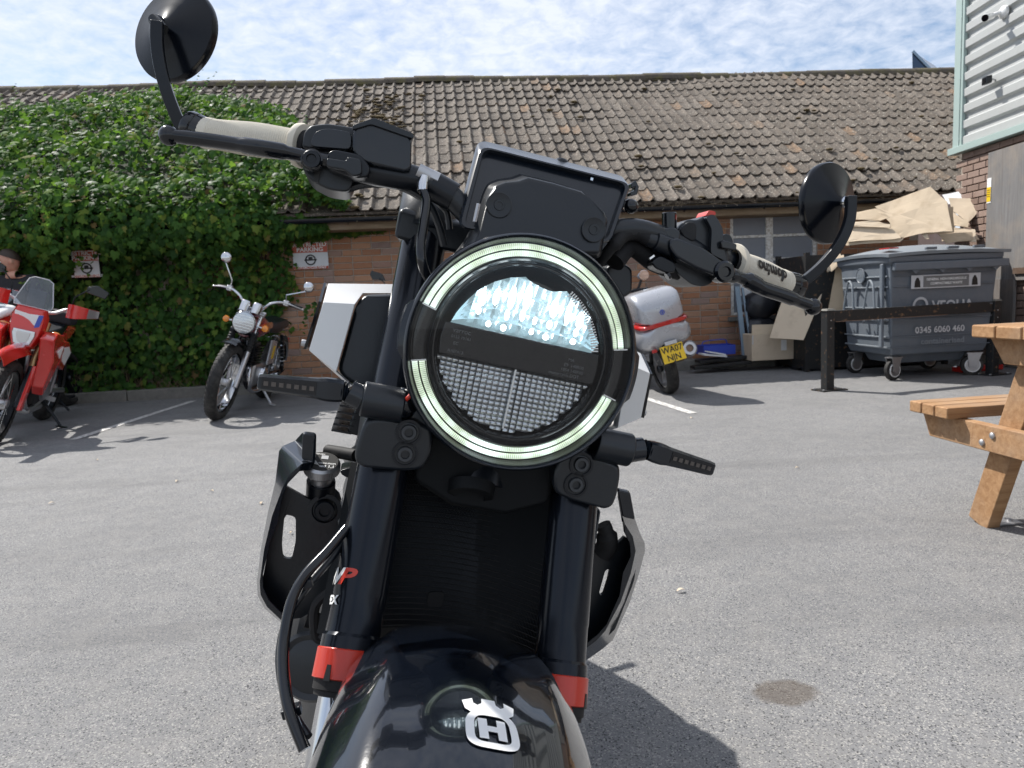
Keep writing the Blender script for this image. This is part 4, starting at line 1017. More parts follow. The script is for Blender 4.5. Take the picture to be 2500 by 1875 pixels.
    # decals on the viewer-left fork
    def on_fork(s0, ang0, side=-1, r=.02695):
        w = FK_D.cross(V(1, 0, 0)).normalized()*-1      # roughly forward
        if w.y < 0: w = -w
        def f(x, y):
            a = ang0+x/r; u = V(1, 0, 0)*sin(a)+w*cos(a); return fork(s0, side)-FK_D*y+u*r
        return f
    lettering('lettering', 'P', .021, on_fork(.112, -.78, r=.0277), K['red_plastic'], root, .0008, 1.45, .35)
    lettering('lettering', 'W', .021, on_fork(.112, -1.45, r=.0277), K['print_white'], root, .0008, 1.2, .35)
    lettering('lettering', 'APEX', .0110, on_fork(.134, -1.42, r=.0277), K['print_white'], root, .0006, 1.1)
    # ---- clamps
    lc = [(893, 1026), (918, 1020), (1000, 1024), (1058, 1044), (1056, 1105), (1032, 1150), (985, 1154), (884, 1145), (866, 1130), (866, 1100), (880, 1050)]
    yfr = FK_Y+.040
    for s in (-1, 1):
        pl = lps(lc, yfr); 
        if s > 0: pl = [mir(p) for p in pl][::-1]
        cl = MB().prism(rounded(pl, .008, 3), V(0, -.085, .02)).build('lower_clamp', K['black_plastic'], root, bevel=.005)
        for q in ((998, 1056), (989, 1109)):
            p = lp(*q, yfr+.0006); p = mir(p) if s > 0 else p
            MB().lathe(p, (0, 1, 0), [(.0, .0130), (.0012, .0130), (.0012, .0105), (-.002, .0100)], 24).build('counterbore', K['black_metal'], cl)
            bolt(cl, p+V(0, -.003, 0), (0, 1, 0), .0082, K['dark_steel'])
    MB().prism([V(-.075, -.04, HL_Z-.155), V(-.03, -.04, HL_Z-.175), V(.03, -.04, HL_Z-.175), V(.075, -.04, HL_Z-.155), V(.075, -.04, HL_Z-.10), V(-.075, -.04, HL_Z-.10)], (0, -.07, .02)).build('clamp_bridge', K['radiator_black'], root, bevel=.008)
    nb = lp(1160, 1163, -.035)
    MB().lathe(nb+V(0, -.01, -.012), V(0, .55, -.84), [(0, .026), (.012, .024), (.014, .016), (.006, .014), (.006, 0)], 24).build('stem_nut', K['radiator_black'], root)
    tcz = fork(-.30, 0)
    MB().loft([[V(x*w, tcz.y+dy, tcz.z+dz) for x, w in ((-1, .143), (-.5, .143), (.5, .143), (1, .143))]+[V(x*w, tcz.y+dy-.07, tcz.z+dz+.02) for x, w in ((1, .125), (-1, .125))] for dy, dz in ((.032, -.026), (.032, .010))]).build('top_clamp', K['black_plastic'], root, bevel=.006)
    for s in (-1, 1):
        MB().lathe(fork(-.345, s), FK_D, [(0, .0262), (0, .033), (.004, .0355), (.055, .0355), (.062, .033), (.062, .027)], 28).build('clamp_collar', K['black_plastic'], root, angle=50)
    # ---- headlight and bracket
    build_headlight(root)
    MB().prism(rounded([V(-.085, -.06, HL_Z-.10), V(.085, -.06, HL_Z-.10), V(.09, -.06, HL_Z+.06), V(.06, -.06, HL_Z+.12), V(-.06, -.06, HL_Z+.12), V(-.09, -.06, HL_Z+.06)], .01), (0, -.05, 0)).build('headlight_bracket', K['black_plastic'], root, bevel=.004)
    # ---- instrument unit above the lamp
    def ip(X, Y, y): return lp(950+X/3.16, 320+Y/3.16, y)
    yt, yb_ = -.105, -.055
    outer = [ip(690, 118, yt), ip(1860, 412, yt), ip(1700, 880, yb_), ip(520, 760, yb_)]
    back = V(0, -.020, .012)
    ro = rounded(outer, .012, 5); cen = sum((Vector(p) for p in outer), V(0, 0, 0))/4
    inn = [cen+(p-cen)*.935 for p in ro]
    inst = MB().loft([[p+back for p in ro], [p+V(0, .003, .001) for p in ro], [cen+(p-cen)*.975+V(0, .006, .001) for p in ro], [p+V(0, .006, .001) for p in inn], [cen+(p-cen)*.915+V(0, -.001, .0) for p in ro]], True, True).build('instrument_panel', K['black_satin'], root, angle=28)
    MB().prism([p+back for p in inn], V(0, -.003, .002)).build('display', K['black_gloss'], inst, smooth=False)
    bp = [(560, 980), (655, 800), (700, 620), (735, 500), (775, 425), (860, 395), (970, 382), (1050, 356), (1260, 405), (1480, 470), (1545, 540), (1665, 640), (1685, 700), (1660, 830), (1630, 980)]
    f1 = [ip(X, Y, -.058 if Y < 600 else -.045) for X, Y in bp]; cb = sum((Vector(p) for p in f1), V(0, 0, 0))/len(f1)
    MB().loft([[p+V(0, -.045, .012) for p in f1], f1, [cb+(p-cb)*.93+V(0, .014, 0) for p in f1]]).build('instrument_bracket', K['black_plastic'], inst, bevel=.004, angle=45)
    for X, Y in ((850, 570), (1580, 760)):
        p = ip(X, Y, -.0345 if Y < 600 else -.0305); ax = V(0, 1, 0)
        MB().lathe(p, ax, [(-.004, .0130), (.0002, .0130), (.0005, .0122), (.0002, .0112), (.0002, 0)], 36).build('bolt_well', K['black_plastic'], inst, angle=25)
        bolt(inst, p-ax*.0045, ax, .0060, K['black_plastic'])
    MB().tube([ip(690, 560, -.03), ip(660, 700, -.03)], .0022, 6).build('trim_clip', K['steel'], inst)
    hk = [(1870, 400), (1905, 380), (1930, 430), (1915, 490), (1862, 500), (1860, 470), (1895, 460), (1900, 430), (1865, 440)]
    MB().prism([ip(X, Y, -.108) for X, Y in hk], (0, -.012, 0)).build('hook', K['black_gloss'], inst, bevel=.001)
    p = ip(1862, 580, -.095); MB().sphere(p, .0085, 12, (1.1, 1, 1)).tube([p, p+V(-.014, 0, .0)], .004, 8).build('knob', K['black_gloss'], inst)
    p = ip(1330, 252, -.13); MB().sphere(p, .0075, 10, (1.3, 1, .9)).build('knob', K['black_metal'], inst)
    MB().box(ip(1560, 372, yt+.003), (.003, .004, .003)).build('light_sensor', K['chrome'], inst)
    # ---- handlebar
    gl = (lp(735, 356, -.118), lp(500, 325, -.172)); gr = (lp(1788, 641, -.118), lp(1916, 692, -.172))
    bl = [gl[1], gl[0], lp(900, 400, -.100), lp(1030, 440, -.088), lp(1090, 470, -.085), lp(1165, 540, -.085), V(-.035, -.10, HL_Z+.135), V(.035, -.10, HL_Z+.135), lp(1500, 563, -.085), lp(1560, 562, -.086), lp(1640, 588, -.095), gr[0], gr[1]]
    MB().tube(spline(bl, 5), .0125, 14).build('handlebar', K['black_plastic'], root)
    MB().tube([lp(1055, 452, -.088), lp(1108, 482, -.085)], .0155, 14).build('bar_sleeve', K['black_metal'], root)
    def grip(a, b, text):
        d = (b-a).normalized(); Ln = (b-a).length; n = 46; prof = []
        for k in range(n*4+1):
            t = Ln*k/(n*4); q = t/Ln; r = .0158+.0018*sin(pi*min(1, q*1.1))**2+(.0009 if q > .9 else 0)
            if .04 < q < .9: r += .00042*(1 if k % 4 in (1, 2) else -1)
            prof.append((t, r))
        g = MB().lathe(a, d, [(0, 0)]+prof+[(Ln+.002, .014), (Ln+.002, 0)], 40).build('grip', K['grip'], root, angle=60)
        MB().lathe(a, -d, [(-.004, .017), (-.003, .0225), (.001, .0232), (.004, .0222), (.005, .016)], 36).build('flange', K['grip'], g)
        MB().lathe(a, -d, [(.004, .0165), (.011, .0165)], 24).build('grip_collar', K['rubber'], g)
        if text:
            w = V(0, 1, 0); w = (w-d*w.dot(d)).normalized(); u = d.cross(w)
            if u.z < 0: u = -u
            def f(x, y):
                ang = y/.0180+.42; return a+d*(Ln*.47-x)+(w*cos(ang)+u*sin(ang))*.0187
            def f2(x, y):
                ang = -y/.0180+.28; return a+d*(Ln*.50-x)+(w*cos(ang)+u*sin(ang))*.0187
            lettering('lettering', 'domino', .020, f2, K['print_black'], g, .0009, 1.05)
        return g
    grip(gl[0], gl[1], False); grip(gr[0], gr[1], True)
    # ---- mirrors
    nl = (B_Y*0+V(-.42, .86, .12)).normalized()
    build_mirror(root, -1, lp(428, 85, -.205), lp(400, 72, -.170), .0535, V(-.50, .86, .06).normalized(), [lp(384, 52, -.165), lp(384, 110, -.165), lp(394, 175, -.166), lp(415, 245, -.168), lp(448, 325, -.172)], .0125, lp(458, 305, -.178), gl[1])
    build_mirror(root, 1, lp(2021, 497, -.215), lp(2072, 492, -.180), .0550, V(.34, .93, .05).normalized(), [lp(2078, 478, -.170), lp(2073, 540, -.170), lp(2046, 600, -.170), lp(2000, 655, -.172), lp(1938, 706, -.174)], .0135, lp(1950, 700, -.178), gr[1])
    # ---- brake side (viewer left)
    lev = [(412, 331), (440, 334), (520, 344), (590, 354), (640, 362), (690, 370), (752, 383), (850, 400)]
    L_ = MB().tube(spline([lp(x, y, -.075+.012*math.exp(-((x-640)/60)**2)) for x, y in lev], 5), [.0066]*6+[.0070]*10+[.0082]*10+[.0066]*10, 12, flat=1.25)
    L_.sphere(lp(412, 331, -.075), .0098, 14); L_.build('brake_lever', K['black_gloss'], root)
    def block(name, pts, y0, y1, m, bev=.003, parent=root, shrink=1.0, r=.006):
        a = rounded(lps(pts, y0), r, 3); c_ = sum((Vector(q) for q in a), V(0, 0, 0))/len(a)
        b = [V(c_.x+(q.x-c_.x)*shrink, y1, c_.z+(q.z-c_.z)*shrink) for q in a]
        return MB().prism(a, (0, 0, 0), top=b).build(name, m, parent, bevel=bev)
    sw1 = block('switch_housing', [(735, 362), (742, 322), (757, 305), (800, 300), (872, 312), (866, 372)], -.088, -.150, K['black_plastic'])
    block('switch_cover', [(755, 358), (768, 320), (800, 312), (860, 322), (858, 366)], -.080, -.090, K['black_satin'], .002, sw1)
    block('switch_lower', [(736, 398), (862, 400), (866, 440), (850, 470), (800, 463), (757, 440), (742, 420)], -.086, -.150, K['black_plastic'], .003, sw1)
    MB().box(lp(774, 430, -.0845), (.005, .003, .013)).build('switch_slot', K['print_black'], sw1)
    pch = block('lever_perch', [(800, 372), (815, 364), (880, 376), (905, 408), (900, 432), (870, 436), (800, 412)], -.062, -.105, K['black_metal'], .0025)
    block('perch_cover', [(797, 385), (845, 392), (848, 382), (882, 388), (884, 425), (862, 432), (840, 415), (797, 408)], -.054, -.064, K['black_plastic'], .002, pch, 1.0, .003)
    bolt(pch, lp(761, 390, -.066), (0, 1, 0), .0092, K['black_metal'])
    MB().lathe(lp(761, 390, -.066), (0, 1, 0), [(-.01, .0108), (.001, .0108), (.002, .009)], 18).build('pivot', K['black_gloss'], pch)
    res = block('brake_reservoir', [(862, 308), (905, 296), (1006, 332), (1004, 412), (990, 420), (885, 396), (860, 372)], -.070, -.118, K['black_satin'], .003, root, 1.0, .007)
    block('reservoir_lid', [(860, 306), (905, 290), (915, 288), (1010, 326), (1010, 339), (906, 303), (862, 316)], -.066, -.122, K['black_plastic'], .002, res, 1.0, .003)
    MB().tube([lp(880, 415, -.092), lp(985, 434, -.088), lp(1030, 440, -.086)], [.014, .0135, .010], 16).build('master_cylinder', K['black_metal'], root)
    bj = MB().tube([lp(1020, 416, -.080), lp(1052, 432, -.080)], .0078, 14).build('banjo', K['steel'], root)
    MB().lathe(lp(1052, 431, -.080), (lp(1070, 440, -.080)-lp(1052, 431, -.080)), [(0, .0085), (.008, .0085), (.008, 0)], 6).build('banjo_bolt', K['steel'], bj)
    MB().tube([lp(1036, 432, -.076), lp(1032, 448, -.074), lp(1031, 466, -.073)], [.0055, .0062, .0062], 12).build('hose_end', K['chrome'], bj)
    MB().tube(spline([lp(1031, 462, -.073), lp(1041, 490, -.066), lp(1035, 545, -.050), lp(1027, 610, -.036), lp(1036, 660, -.036), lp(1060, 700, -.05), lp(1100, 735, -.075)], 6), .0050, 10).build('brake_hose', K['black_gloss'], root)
    MB().tube(spline([lp(846, 462, -.10), lp(900, 449, -.095), lp(975, 455, -.092), lp(1040, 492, -.09), lp(1068, 540, -.095), lp(1085, 600, -.10)], 5), .0042, 8).build('switch_cable', K['black_plastic'], root)
    MB().tube(spline([lp(1058, 480, -.10), lp(1075, 500, -.10), lp(1092, 520, -.10), lp(1098, 560, -.10)], 5), .0036, 8).build('switch_cable', K['black_plastic'], root)
    # ---- clutch side (viewer right)
    lev = [(1766, 668), (1800, 676), (1830, 686), (1862, 704), (1910, 720), (1950, 735), (1985, 748)]
    L_ = MB().tube(spline([lp(x, y, -.080) for x, y in lev], 5), [.0090]*5+[.0072]*4+[.0095]*5+[.0085]*10+[.0070]*10, 12, flat=1.2)
    L_.sphere(lp(1985, 749, -.080), .0102, 14); L_.build('clutch_lever', K['black_gloss'], root)
    pr = block('clutch_perch', [(1636, 584), (1655, 580), (1720, 605), (1768, 640), (1790, 664), (1770, 682), (1700, 655), (1650, 628), (1634, 606)], -.066, -.100, K['black_satin'], .003)
    MB().lathe(lp(1764, 664, -.070), (0, 1, 0), [(-.01, .0125), (.006, .0125), (.009, .010), (.009, .006), (.006, .005), (.006, 0)], 20).build('pivot', K['black_gloss'], pr)
    ad = MB().lathe(lp(1578, 582, -.082), lp(1642, 606, -.082)-lp(1578, 582, -.082), [(0, 0), (0, .0075), (.003, .0085), (.010, .0085), (.011, .0110), (.030, .0115), (.031, .0105), (.040, .0125), (.046, .0115)], 18).build('cable_adjuster', K['black_plastic'], pr)
    MB().tube(spline([lp(1582, 584, -.082), lp(1552, 568, -.082), lp(1522, 574, -.080), lp(1497, 600, -.075), lp(1478, 622, -.080), lp(1462, 640, -.09)], 6), [.0080]*6+[.0085]*13+[.0065]*12, 12).build('cable_boot', K['rubber'], root)
    MB().tube(spline([lp(1500, 640, -.088), lp(1540, 600, -.10), lp(1600, 640, -.10), lp(1660, 660, -.10)], 5), .012, 12).build('cable_loop', K['rubber'], root)
    sh = block('switch_housing', [(1653, 572), (1662, 548), (1680, 534), (1705, 537), (1722, 524), (1752, 528), (1764, 556), (1768, 590), (1780, 615), (1782, 645), (1765, 655), (1700, 625), (1662, 600)], -.092, -.150, K['black_plastic'], .003, root, 1.0, .005)
    block('switch_face', [(1660, 562), (1680, 540), (1698, 542), (1702, 556), (1700, 585), (1690, 590), (1670, 580)], -.086, -.094, K['dark_casting'], .002, sh, .95, .004)
    block('switch_fin', [(1722, 530), (1740, 522), (1752, 532), (1766, 560), (1768, 600), (1775, 640), (1735, 620), (1738, 560)], -.084, -.094, K['black_satin'], .002, sh, 1.0, .004)
    block('red_button', [(1722, 528), (1731, 513), (1747, 516), (1748, 526), (1738, 524)], -.088, -.115, K['red_plastic'], .0015, sh, 1.0, .002)
    block('horn_switch', [(1760, 590), (1768, 586), (1800, 596), (1798, 612), (1762, 606)], -.078, -.105, K['black_gloss'], .0015, sh, 1.0, .002)
    block('switch_knob', [(1764, 590), (1768, 570), (1782, 572), (1790, 585), (1790, 605)], -.094, -.125, K['black_plastic'], .0015, sh, 1.0, .004)
    block('switch_lower', [(1640, 638), (1690, 650), (1750, 672), (1738, 692), (1718, 700), (1690, 696), (1655, 668)], -.086, -.145, K['black_plastic'], .003, sh)
    MB().lathe(lp(1634, 560, -.100), lp(1634, 524, -.100)-lp(1634, 560, -.100), [(-.004, 0), (-.004, .0085), (.018, .0085), (.019, .0075), (.019, 0)], 24).build('mirror_boss', K['black_gloss'], pr)
    block('perch_clamp', [(1618, 560), (1640, 552), (1664, 562), (1662, 590), (1640, 604), (1622, 590)], -.080, -.125, K['black_satin'], .003, pr)
    block('perch_link', [(1590, 640), (1612, 622), (1650, 640), (1652, 664), (1630, 668), (1600, 655)], -.076, -.10, K['black_metal'], .002, pr)
    MB().tube([lp(1628, 676, -.08), lp(1634, 672, -.08)], .0048, 8).build('set_screw', K['black_gloss'], pr)
    MB().tube([lp(1585, 632, -.078), lp(1596, 624, -.078)], .0022, 6).build('set_screw', K['chrome'], pr)
    block('ignition_cover', [(1480, 650), (1520, 640), (1546, 655), (1545, 715), (1520, 730), (1490, 720)], -.110, -.150, K['black_plastic'], .004)
    # ---- turn signals
    for s in (-1, 1):
        Q = (lambda p: p) if s < 0 else mir
        ys = -.022
        a, b = Q(lp(985, 992, ys)), Q(lp(884, 973, ys)); c0, t0 = Q(lp(842, 955, ys)), Q(lp(630, 932, ys))
        sl = MB().tube([a, b], .0178, 28).build('signal_mount', K['black_plastic'], root, bevel=.002)
        MB().tube([b, Q(lp(852, 957, ys))], [.0132, .0125], 20).build('signal_neck', K['black_satin'], sl)
        ts = MB(); d = (t0-c0).normalized(); up = V(0, 0, 1); up = (up-d*up.dot(d)).normalized(); fw = d.cross(up); fw = fw if fw.y > 0 else -fw; Ln = (t0-c0).length
        ts.lathe(Q(lp(852, 957, ys)), d, [(0, .0095), (.001, .0110), (.0025, .0085), (.004, .0108), (.0055, .0085), (.007, .0105), (.008, .009)], 16)
        rings = []
        for q, h, dp in ((.02, .0100, .009), (.10, .0110, .0105), (.22, .0112, .0105), (.32, .0100, .008), (.60, .0088, .0072), (.92, .0078, .0062), (.985, .0072, .0055), (1.0, .0060, .0045)):
            p = c0+d*(Ln*q); rings.append([p+up*(h*sz)+fw*(dp*sy) for sz, sy in ((1, .55), (.75, 1), (-.75, 1), (-1, .55), (-1, -.55), (-.75, -1), (.75, -1), (1, -.55))])
        body = MB().loft(rings); ts.add(body.v, body.f)
        sg = ts.build('turn_signal', K['black_satin'], root, angle=30)
        wp = [c0+d*(Ln*.33)+up*.0068+fw*.0084, c0+d*(Ln*.95)+up*.0052+fw*.0066, c0+d*(Ln*.95)-up*.0048+fw*.0066, c0+d*(Ln*.33)-up*.0060+fw*.0084]
        MB().add(wp, [(0, 1, 2, 3)]).build('signal_window', K['black_gloss'], sg, smooth=False)
        for k in range(7):
            q = .38+.52*k/6; p = c0+d*(Ln*q)+fw*(.0090-.0018*k/6)
            MB().box(p, (.0042, .0007, .0042), Matrix((d, fw, up)).transposed()).build('led', MAT['dim_led'], sg, smooth=False)
    MB().tube(spline([lp(988, 978, -.012), lp(1000, 968, -.006), lp(1008, 955, -.010), lp(1020, 950, -.02)], 4), .0022, 8).build('signal_wire', K['red_plastic'], root)
    MB().sphere(lp(985, 985, -.022), .0150, 14, (1.0, 1, 1.1)).build('signal_grommet', K['black_gloss'], root)
    # ---- white shrouds beside the tank
    so = [(977, 694), (801, 692), (789, 738), (754, 855), (854, 944), (867, 946)]
    yl = [-.215, -.215, -.165, -.175, -.165, -.160]
    si = [(974, 716), (886, 716), (867, 742), (821, 908), (858, 940), (868, 944)]
    yi = [-.200, -.200, -.155, -.155, -.158, -.158]
    for s in (-1, 1):
        Q = (lambda p: p) if s < 0 else mir
        o_ = [Q(lp(*p, y)) for p, y in zip(so, yl)]; i_ = [Q(lp(*p, y)) for p, y in zip(si, yi)]; i2 = [p+V(0, -.018, 0) for p in i_]
        bk = [p+V(s*.012, -.30, -.02 if k in (3, 4) else .0) for k, p in enumerate(o_)]; n = 6
        b = MB().add(o_+i_+i2+bk, [(k, k+1, k+1+n, k+n) for k in range(n-1)] + [(k+n, k+1+n, k+1+2*n, k+2*n) for k in range(n-1)] + [(k, k+3*n, k+1+3*n, k+1) for k in range(n-1)])
        w = b.build('tank_shroud', K['white_paint'], root, angle=25, bevel=.003)
        ins = [(978, 718), (888, 719), (868, 745), (823, 908), (858, 938), (900, 950), (965, 930), (985, 800)]
        ip_ = [Q(lp(*p, -.172 if p[1] > 730 else -.19)) for p in ins]
        MB().prism(rounded(ip_, .01, 3), (0, -.05, 0)).build('shroud_inset', K['black_plastic'], w, bevel=.005)
        sd = [o_[1]+V(s*.0025, -.006, .0), o_[2]+V(s*.0025, -.006, 0), o_[3]+V(s*.0035, -.006, 0)]
        MB().prism([sd[0], sd[1], sd[2], bk[3]+V(s*.003, 0, 0), bk[1]+V(s*.003, 0, 0)], (s*.003, 0, 0)).build('side_panel', K['black_gloss'], w, smooth=False)
        bolt(w, sd[2]+V(s*.002, -.01, .006), (s, 0, 0), .004)
    # ---- radiator with fins
    rc = [lp(965, 1165, -.165), lp(1352, 1252, -.165), lp(1318, 1525, -.115), lp(915, 1440, -.115)]
    hw = (rc[1]-rc[0]).length/2; zt, zb = HL_Z-.163, HL_Z-.345; hw = .124
    def rad(u, v, dd=0):
        y = -.150+.055*v-.035*(1-(u)**2)*1.0-.0; return V(u*hw, y+.02*(u*u)+dd, zt+(zb-zt)*v)
    MB().grid([[rad(-1+2*k/14, v/4) for v in range(5)] for k in range(15)], .022).build('radiator', K['radiator_black'], root, angle=60, fix=True)
    rdo = root.children[-1]
    for k in range(30):
        v = (k+.5)/30
        MB().tube([rad(-1+2*q/12, v, .0012) for q in range(13)], .0007, 5).build('fin', K['dark_casting'], rdo)
    ff = MB()
    for k in range(150):
        u = -1+2*(k+.5)/150
        ff.bar([rad(u, .02, .0004), rad(u, .5, .0004), rad(u, .98, .0004)], .0004, .0012)
    ff.build('fin_mesh', K['black_metal'], rdo, smooth=False)['kind'] = 'stuff'
    for s in (-1, 1): MB().prism([rad(s*1.0, 0, .004), rad(s*1.10, 0, .0), rad(s*1.10, 1, .0), rad(s*1.0, 1, .004)], (0, -.03, 0)).build('radiator_tank', K['black_plastic'], rdo, bevel=.003)
    MB().tube(spline([lp(1110, 1440, -.20), lp(1098, 1500, -.17), lp(1070, 1560, -.17), lp(1060, 1640, -.24), V(-.06, -.4, .33), V(-.11, -.62, .34)], 5), .021, 16).build('exhaust_header', K['bronze'], root)
    MB().prism(rounded(lps([(1047, 1446), (1085, 1446), (1080, 1482), (1043, 1482)], -.135), .004), (0, -.003, 0)).build('bracket_tab', K['dark_casting'], root)
    MB().box(lp(1232, 1522, -.20), (.011, .01, .016)).build('connector', K['red_plastic'], root, bevel=.002)
    for xx in (1150, 1185, 1210, 1265): MB().tube(spline([lp(xx, 1430, -.20), lp(xx+6, 1500, -.20), lp(xx-10, 1580, -.20)], 4), .0085, 8).build('engine_hose', K['rubber'], root)
    MB().box(V(0, -.27, .50), (.20, .06, .26)).build('engine_front', K['dark_casting'], root, bevel=.02)
    # ---- radiator guards (bent plates)
    def guard(front, backs, panel, slot, flange):
        fv = [lp(*p, -.135 if i > 1 else -.150) for i, p in enumerate(front)]; bv = [lp(*p, -.215) for p in backs]; n = len(fv)
        th = []
        cen = sum(fv, V(0, 0, 0))/n
        fi = [p+(cen-p).normalized()*.010 for p in fv]; bi = [p+(cen-p).normalized()*.010 for p in bv]
        g = MB().loft([fv, bv, bi, fi, fv], False, False)
        g.add([fv[0], bv[0], bi[0], fi[0], fv[-1], bv[-1], bi[-1], fi[-1]], [(0, 1, 2, 3), (4, 5, 6, 7)])
        w = g.build('radiator_guard', K['black_satin'], root, angle=35, bevel=.0012)
        o_ = lps(panel, -.170); s_ = lps(slot, -.170)
        # panel with a slot: ring of quads between outer outline and slot outline
        N = 40
        def resample(P):
            P = [Vector(p) for p in P]; L = [0]
            for i in range(len(P)): L.append(L[-1]+(P[(i+1) % len(P)]-P[i]).length)
            out = []
            for k in range(N):
                t = L[-1]*k/N; i = max(j for j in range(len(P)) if L[j] <= t); q = (t-L[i])/max(1e-9, L[i+1]-L[i]); out.append(P[i].lerp(P[(i+1) % len(P)], q))
            return out
        sc = sum(s_, V(0, 0, 0))/len(s_); ro_ = resample(o_); rs_ = resample(rounded(s_, .004, 3))
        def order(P): 
            P = sorted(P, key=lambda p: atan2(p.z-sc.z, p.x-sc.x)); return P
        ro_, rs_ = order(ro_), order(rs_)
        b = MB().loft([ro_, rs_, [p+V(0, -.006, 0) for p in rs_], [p+V(0, -.006, 0) for p in ro_], ro_], True, False)
        b.build('guard_panel', K['black_plastic'], w, angle=30)
        fl = lps(flange, -.150); MB().prism(rounded(fl, .003, 2), (0, -.007, .002)).build('guard_flange', K['black_satin'], w, bevel=.0015)
        return w
    g1 = guard([(771, 1062), (769, 1130), (738, 1131), (706, 1160), (688, 1195), (664, 1260), (645, 1340), (634, 1420), (636, 1452), (652, 1482), (694, 1521)],
               [(737, 1057), (720, 1075), (690, 1088), (681, 1100), (672, 1175), (652, 1260), (636, 1345), (627, 1422), (629, 1454), (646, 1486), (690, 1524)],
               [(694, 1185), (760, 1222), (815, 1235), (830, 1300), (815, 1400), (790, 1470), (740, 1508), (694, 1514), (648, 1474), (640, 1420), (664, 1290)],
               [(694, 1255), (722, 1262), (722, 1320), (712, 1366), (690, 1362), (687, 1330)],
               [(738, 1058), (771, 1062), (770, 1128), (736, 1124)])
    bolt(g1, lp(793, 1246, -.166), (0, 1, 0), .012, K['black_metal'])
    MB().lathe(lp(793, 1246, -.169), (0, 1, 0), [(0, .020), (.002, .020), (.002, .015), (0, .014)], 24).build('washer', K['black_plastic'], g1)
    g2 = guard([(1508, 1196), (1520, 1262), (1526, 1280), (1545, 1310), (1552, 1345), (1540, 1400), (1515, 1470), (1478, 1540), (1455, 1565), (1418, 1592)],
               [(1539, 1203), (1551, 1268), (1562, 1300), (1574, 1325), (1575, 1345), (1562, 1395), (1538, 1470), (1497, 1562), (1472, 1584), (1423, 1618)],
               [(1525, 1310), (1560, 1330), (1548, 1420), (1500, 1540), (1424, 1600), (1405, 1560), (1420, 1400), (1432, 1335), (1475, 1345), (1510, 1325)],
               [(1478, 1392), (1490, 1388), (1486, 1412), (1474, 1450), (1466, 1455), (1463, 1446)],
               [(1508, 1196), (1539, 1203), (1551, 1270), (1521, 1263)])
    MB().tube(spline([lp(1472, 1280, -.16), lp(1480, 1300, -.16), lp(1482, 1330, -.165), lp(1470, 1350, -.17)], 4), [.010]*5+[.014]*8, 12).build('hose_elbow', K['rubber'], root)
    # radiator cap with its warning print
    cc = lp(787, 1128, -.165); ax = V(-.10, .42, .90).normalized()
    cp = MB().lathe(cc, ax, [(-.030, 0), (-.030, .013), (-.016, .0135), (-.014, .019), (-.012, .0205), (-.002, .0208), (0, .0195), (.001, .0180)], 60).build('radiator_cap', K['steel'], root, angle=30)
    MB().lathe(cc, ax, [(.0012, .0), (.0012, .0182)], 40).build('cap_label', K['print_black'], cp)
    for k in range(48):
        a = 2*pi*k/48; u = ax.orthogonal().normalized(); w = ax.cross(u); q = u*cos(a)+w*sin(a)
        MB().box(cc+q*.0206-ax*.007, (.0012, .0012, .009), Matrix((q, ax.cross(q), ax)).transposed()).build('knurl', K['steel'], cp, smooth=False)
    u = V(1, 0, 0); u = (u-ax*u.dot(ax)).normalized(); w = ax.cross(u)
    def capm(x0, y0): return flatmap(cc+ax*.0016+u*x0+w*y0, -u, -w)
    lettering('lettering', '1,1 bar', .0065, capm(.006, .0095), K['print_white'], cp, .0002)
    lettering('lettering', 'PRESSURISED', .0034, capm(.006, .004), K['print_white'], cp, .0001)
    lettering('lettering', 'NEVER', .0036, capm(-.004, -.013), K['print_white'], cp, .0001)
    P0 = cc+ax*.0017
    MB().add([P0+u*x+w*y for x, y in ((-.011, .007), (-.003, .008), (-.008, -.0005))], [(0, 1, 2)]).build('warning_mark', K['print_white'], cp, smooth=False)
    MB().add([P0+u*x+w*y for x, y in ((-.002, -.004), (.006, -.004), (.006, -.011), (-.002, -.011))], [(0, 1, 2, 3)]).build('warning_mark', K['print_grey'], cp, smooth=False)
    MB().tube([cc-ax*.028, cc-ax*.075], .017, 16).build('filler_neck', K['black_metal'], cp)
    block('filler_bracket', [(825, 1150), (860, 1140), (880, 1145), (880, 1165), (845, 1168)], -.150, -.19, K['black_metal'], .002)
    MB().tube(spline([lp(800, 1100, -.20), lp(835, 1106, -.18), lp(870, 1112, -.16)], 4), .0075, 10).build('overflow_hose', K['rubber'], root)
    # regulator cooling fins
    rg = block('regulator', [(872, 985), (905, 990), (888, 1068), (846, 1058)], -.115, -.16, K['black_metal'], .002)
    for k in range(6):
        a = lp(862-5*k+10, 984+15*k-3, -.115); MB().box(a+V(-.006, -.02, 0), (.022, .045, .0022)).build('cooling_fin', K['black_metal'], rg, smooth=False)
    # hose down the left fork leg, clips, horn
    MB().tube(spline([lp(846, 1290, -.02), lp(800, 1345, 0.0), lp(745, 1405, .02), lp(712, 1470, .04), lp(694, 1560, .055), lp(692, 1640, .075), lp(706, 1730, .10), lp(744, 1830, .12)], 6), .0052, 10).build('brake_hose', K['black_gloss'], root)
    MB().tube(spline([lp(846, 1310, -.03), lp(806, 1365, -.01), lp(752, 1430, .01), lp(706, 1500, .03), lp(684, 1590, .045), lp(690, 1670, .065), lp(714, 1740, .09), lp(752, 1800, .11)], 6), .0042, 10).build('sensor_cable', K['black_plastic'], root)
    for q in ((742, 1426, .02), (712, 1735, .095)):
        p = lp(*q); MB().box(p, (.016, .010, .008), Matrix.Rotation(radians(-25), 3, 'Y')).build('hose_clip', K['black_plastic'], root, bevel=.001)
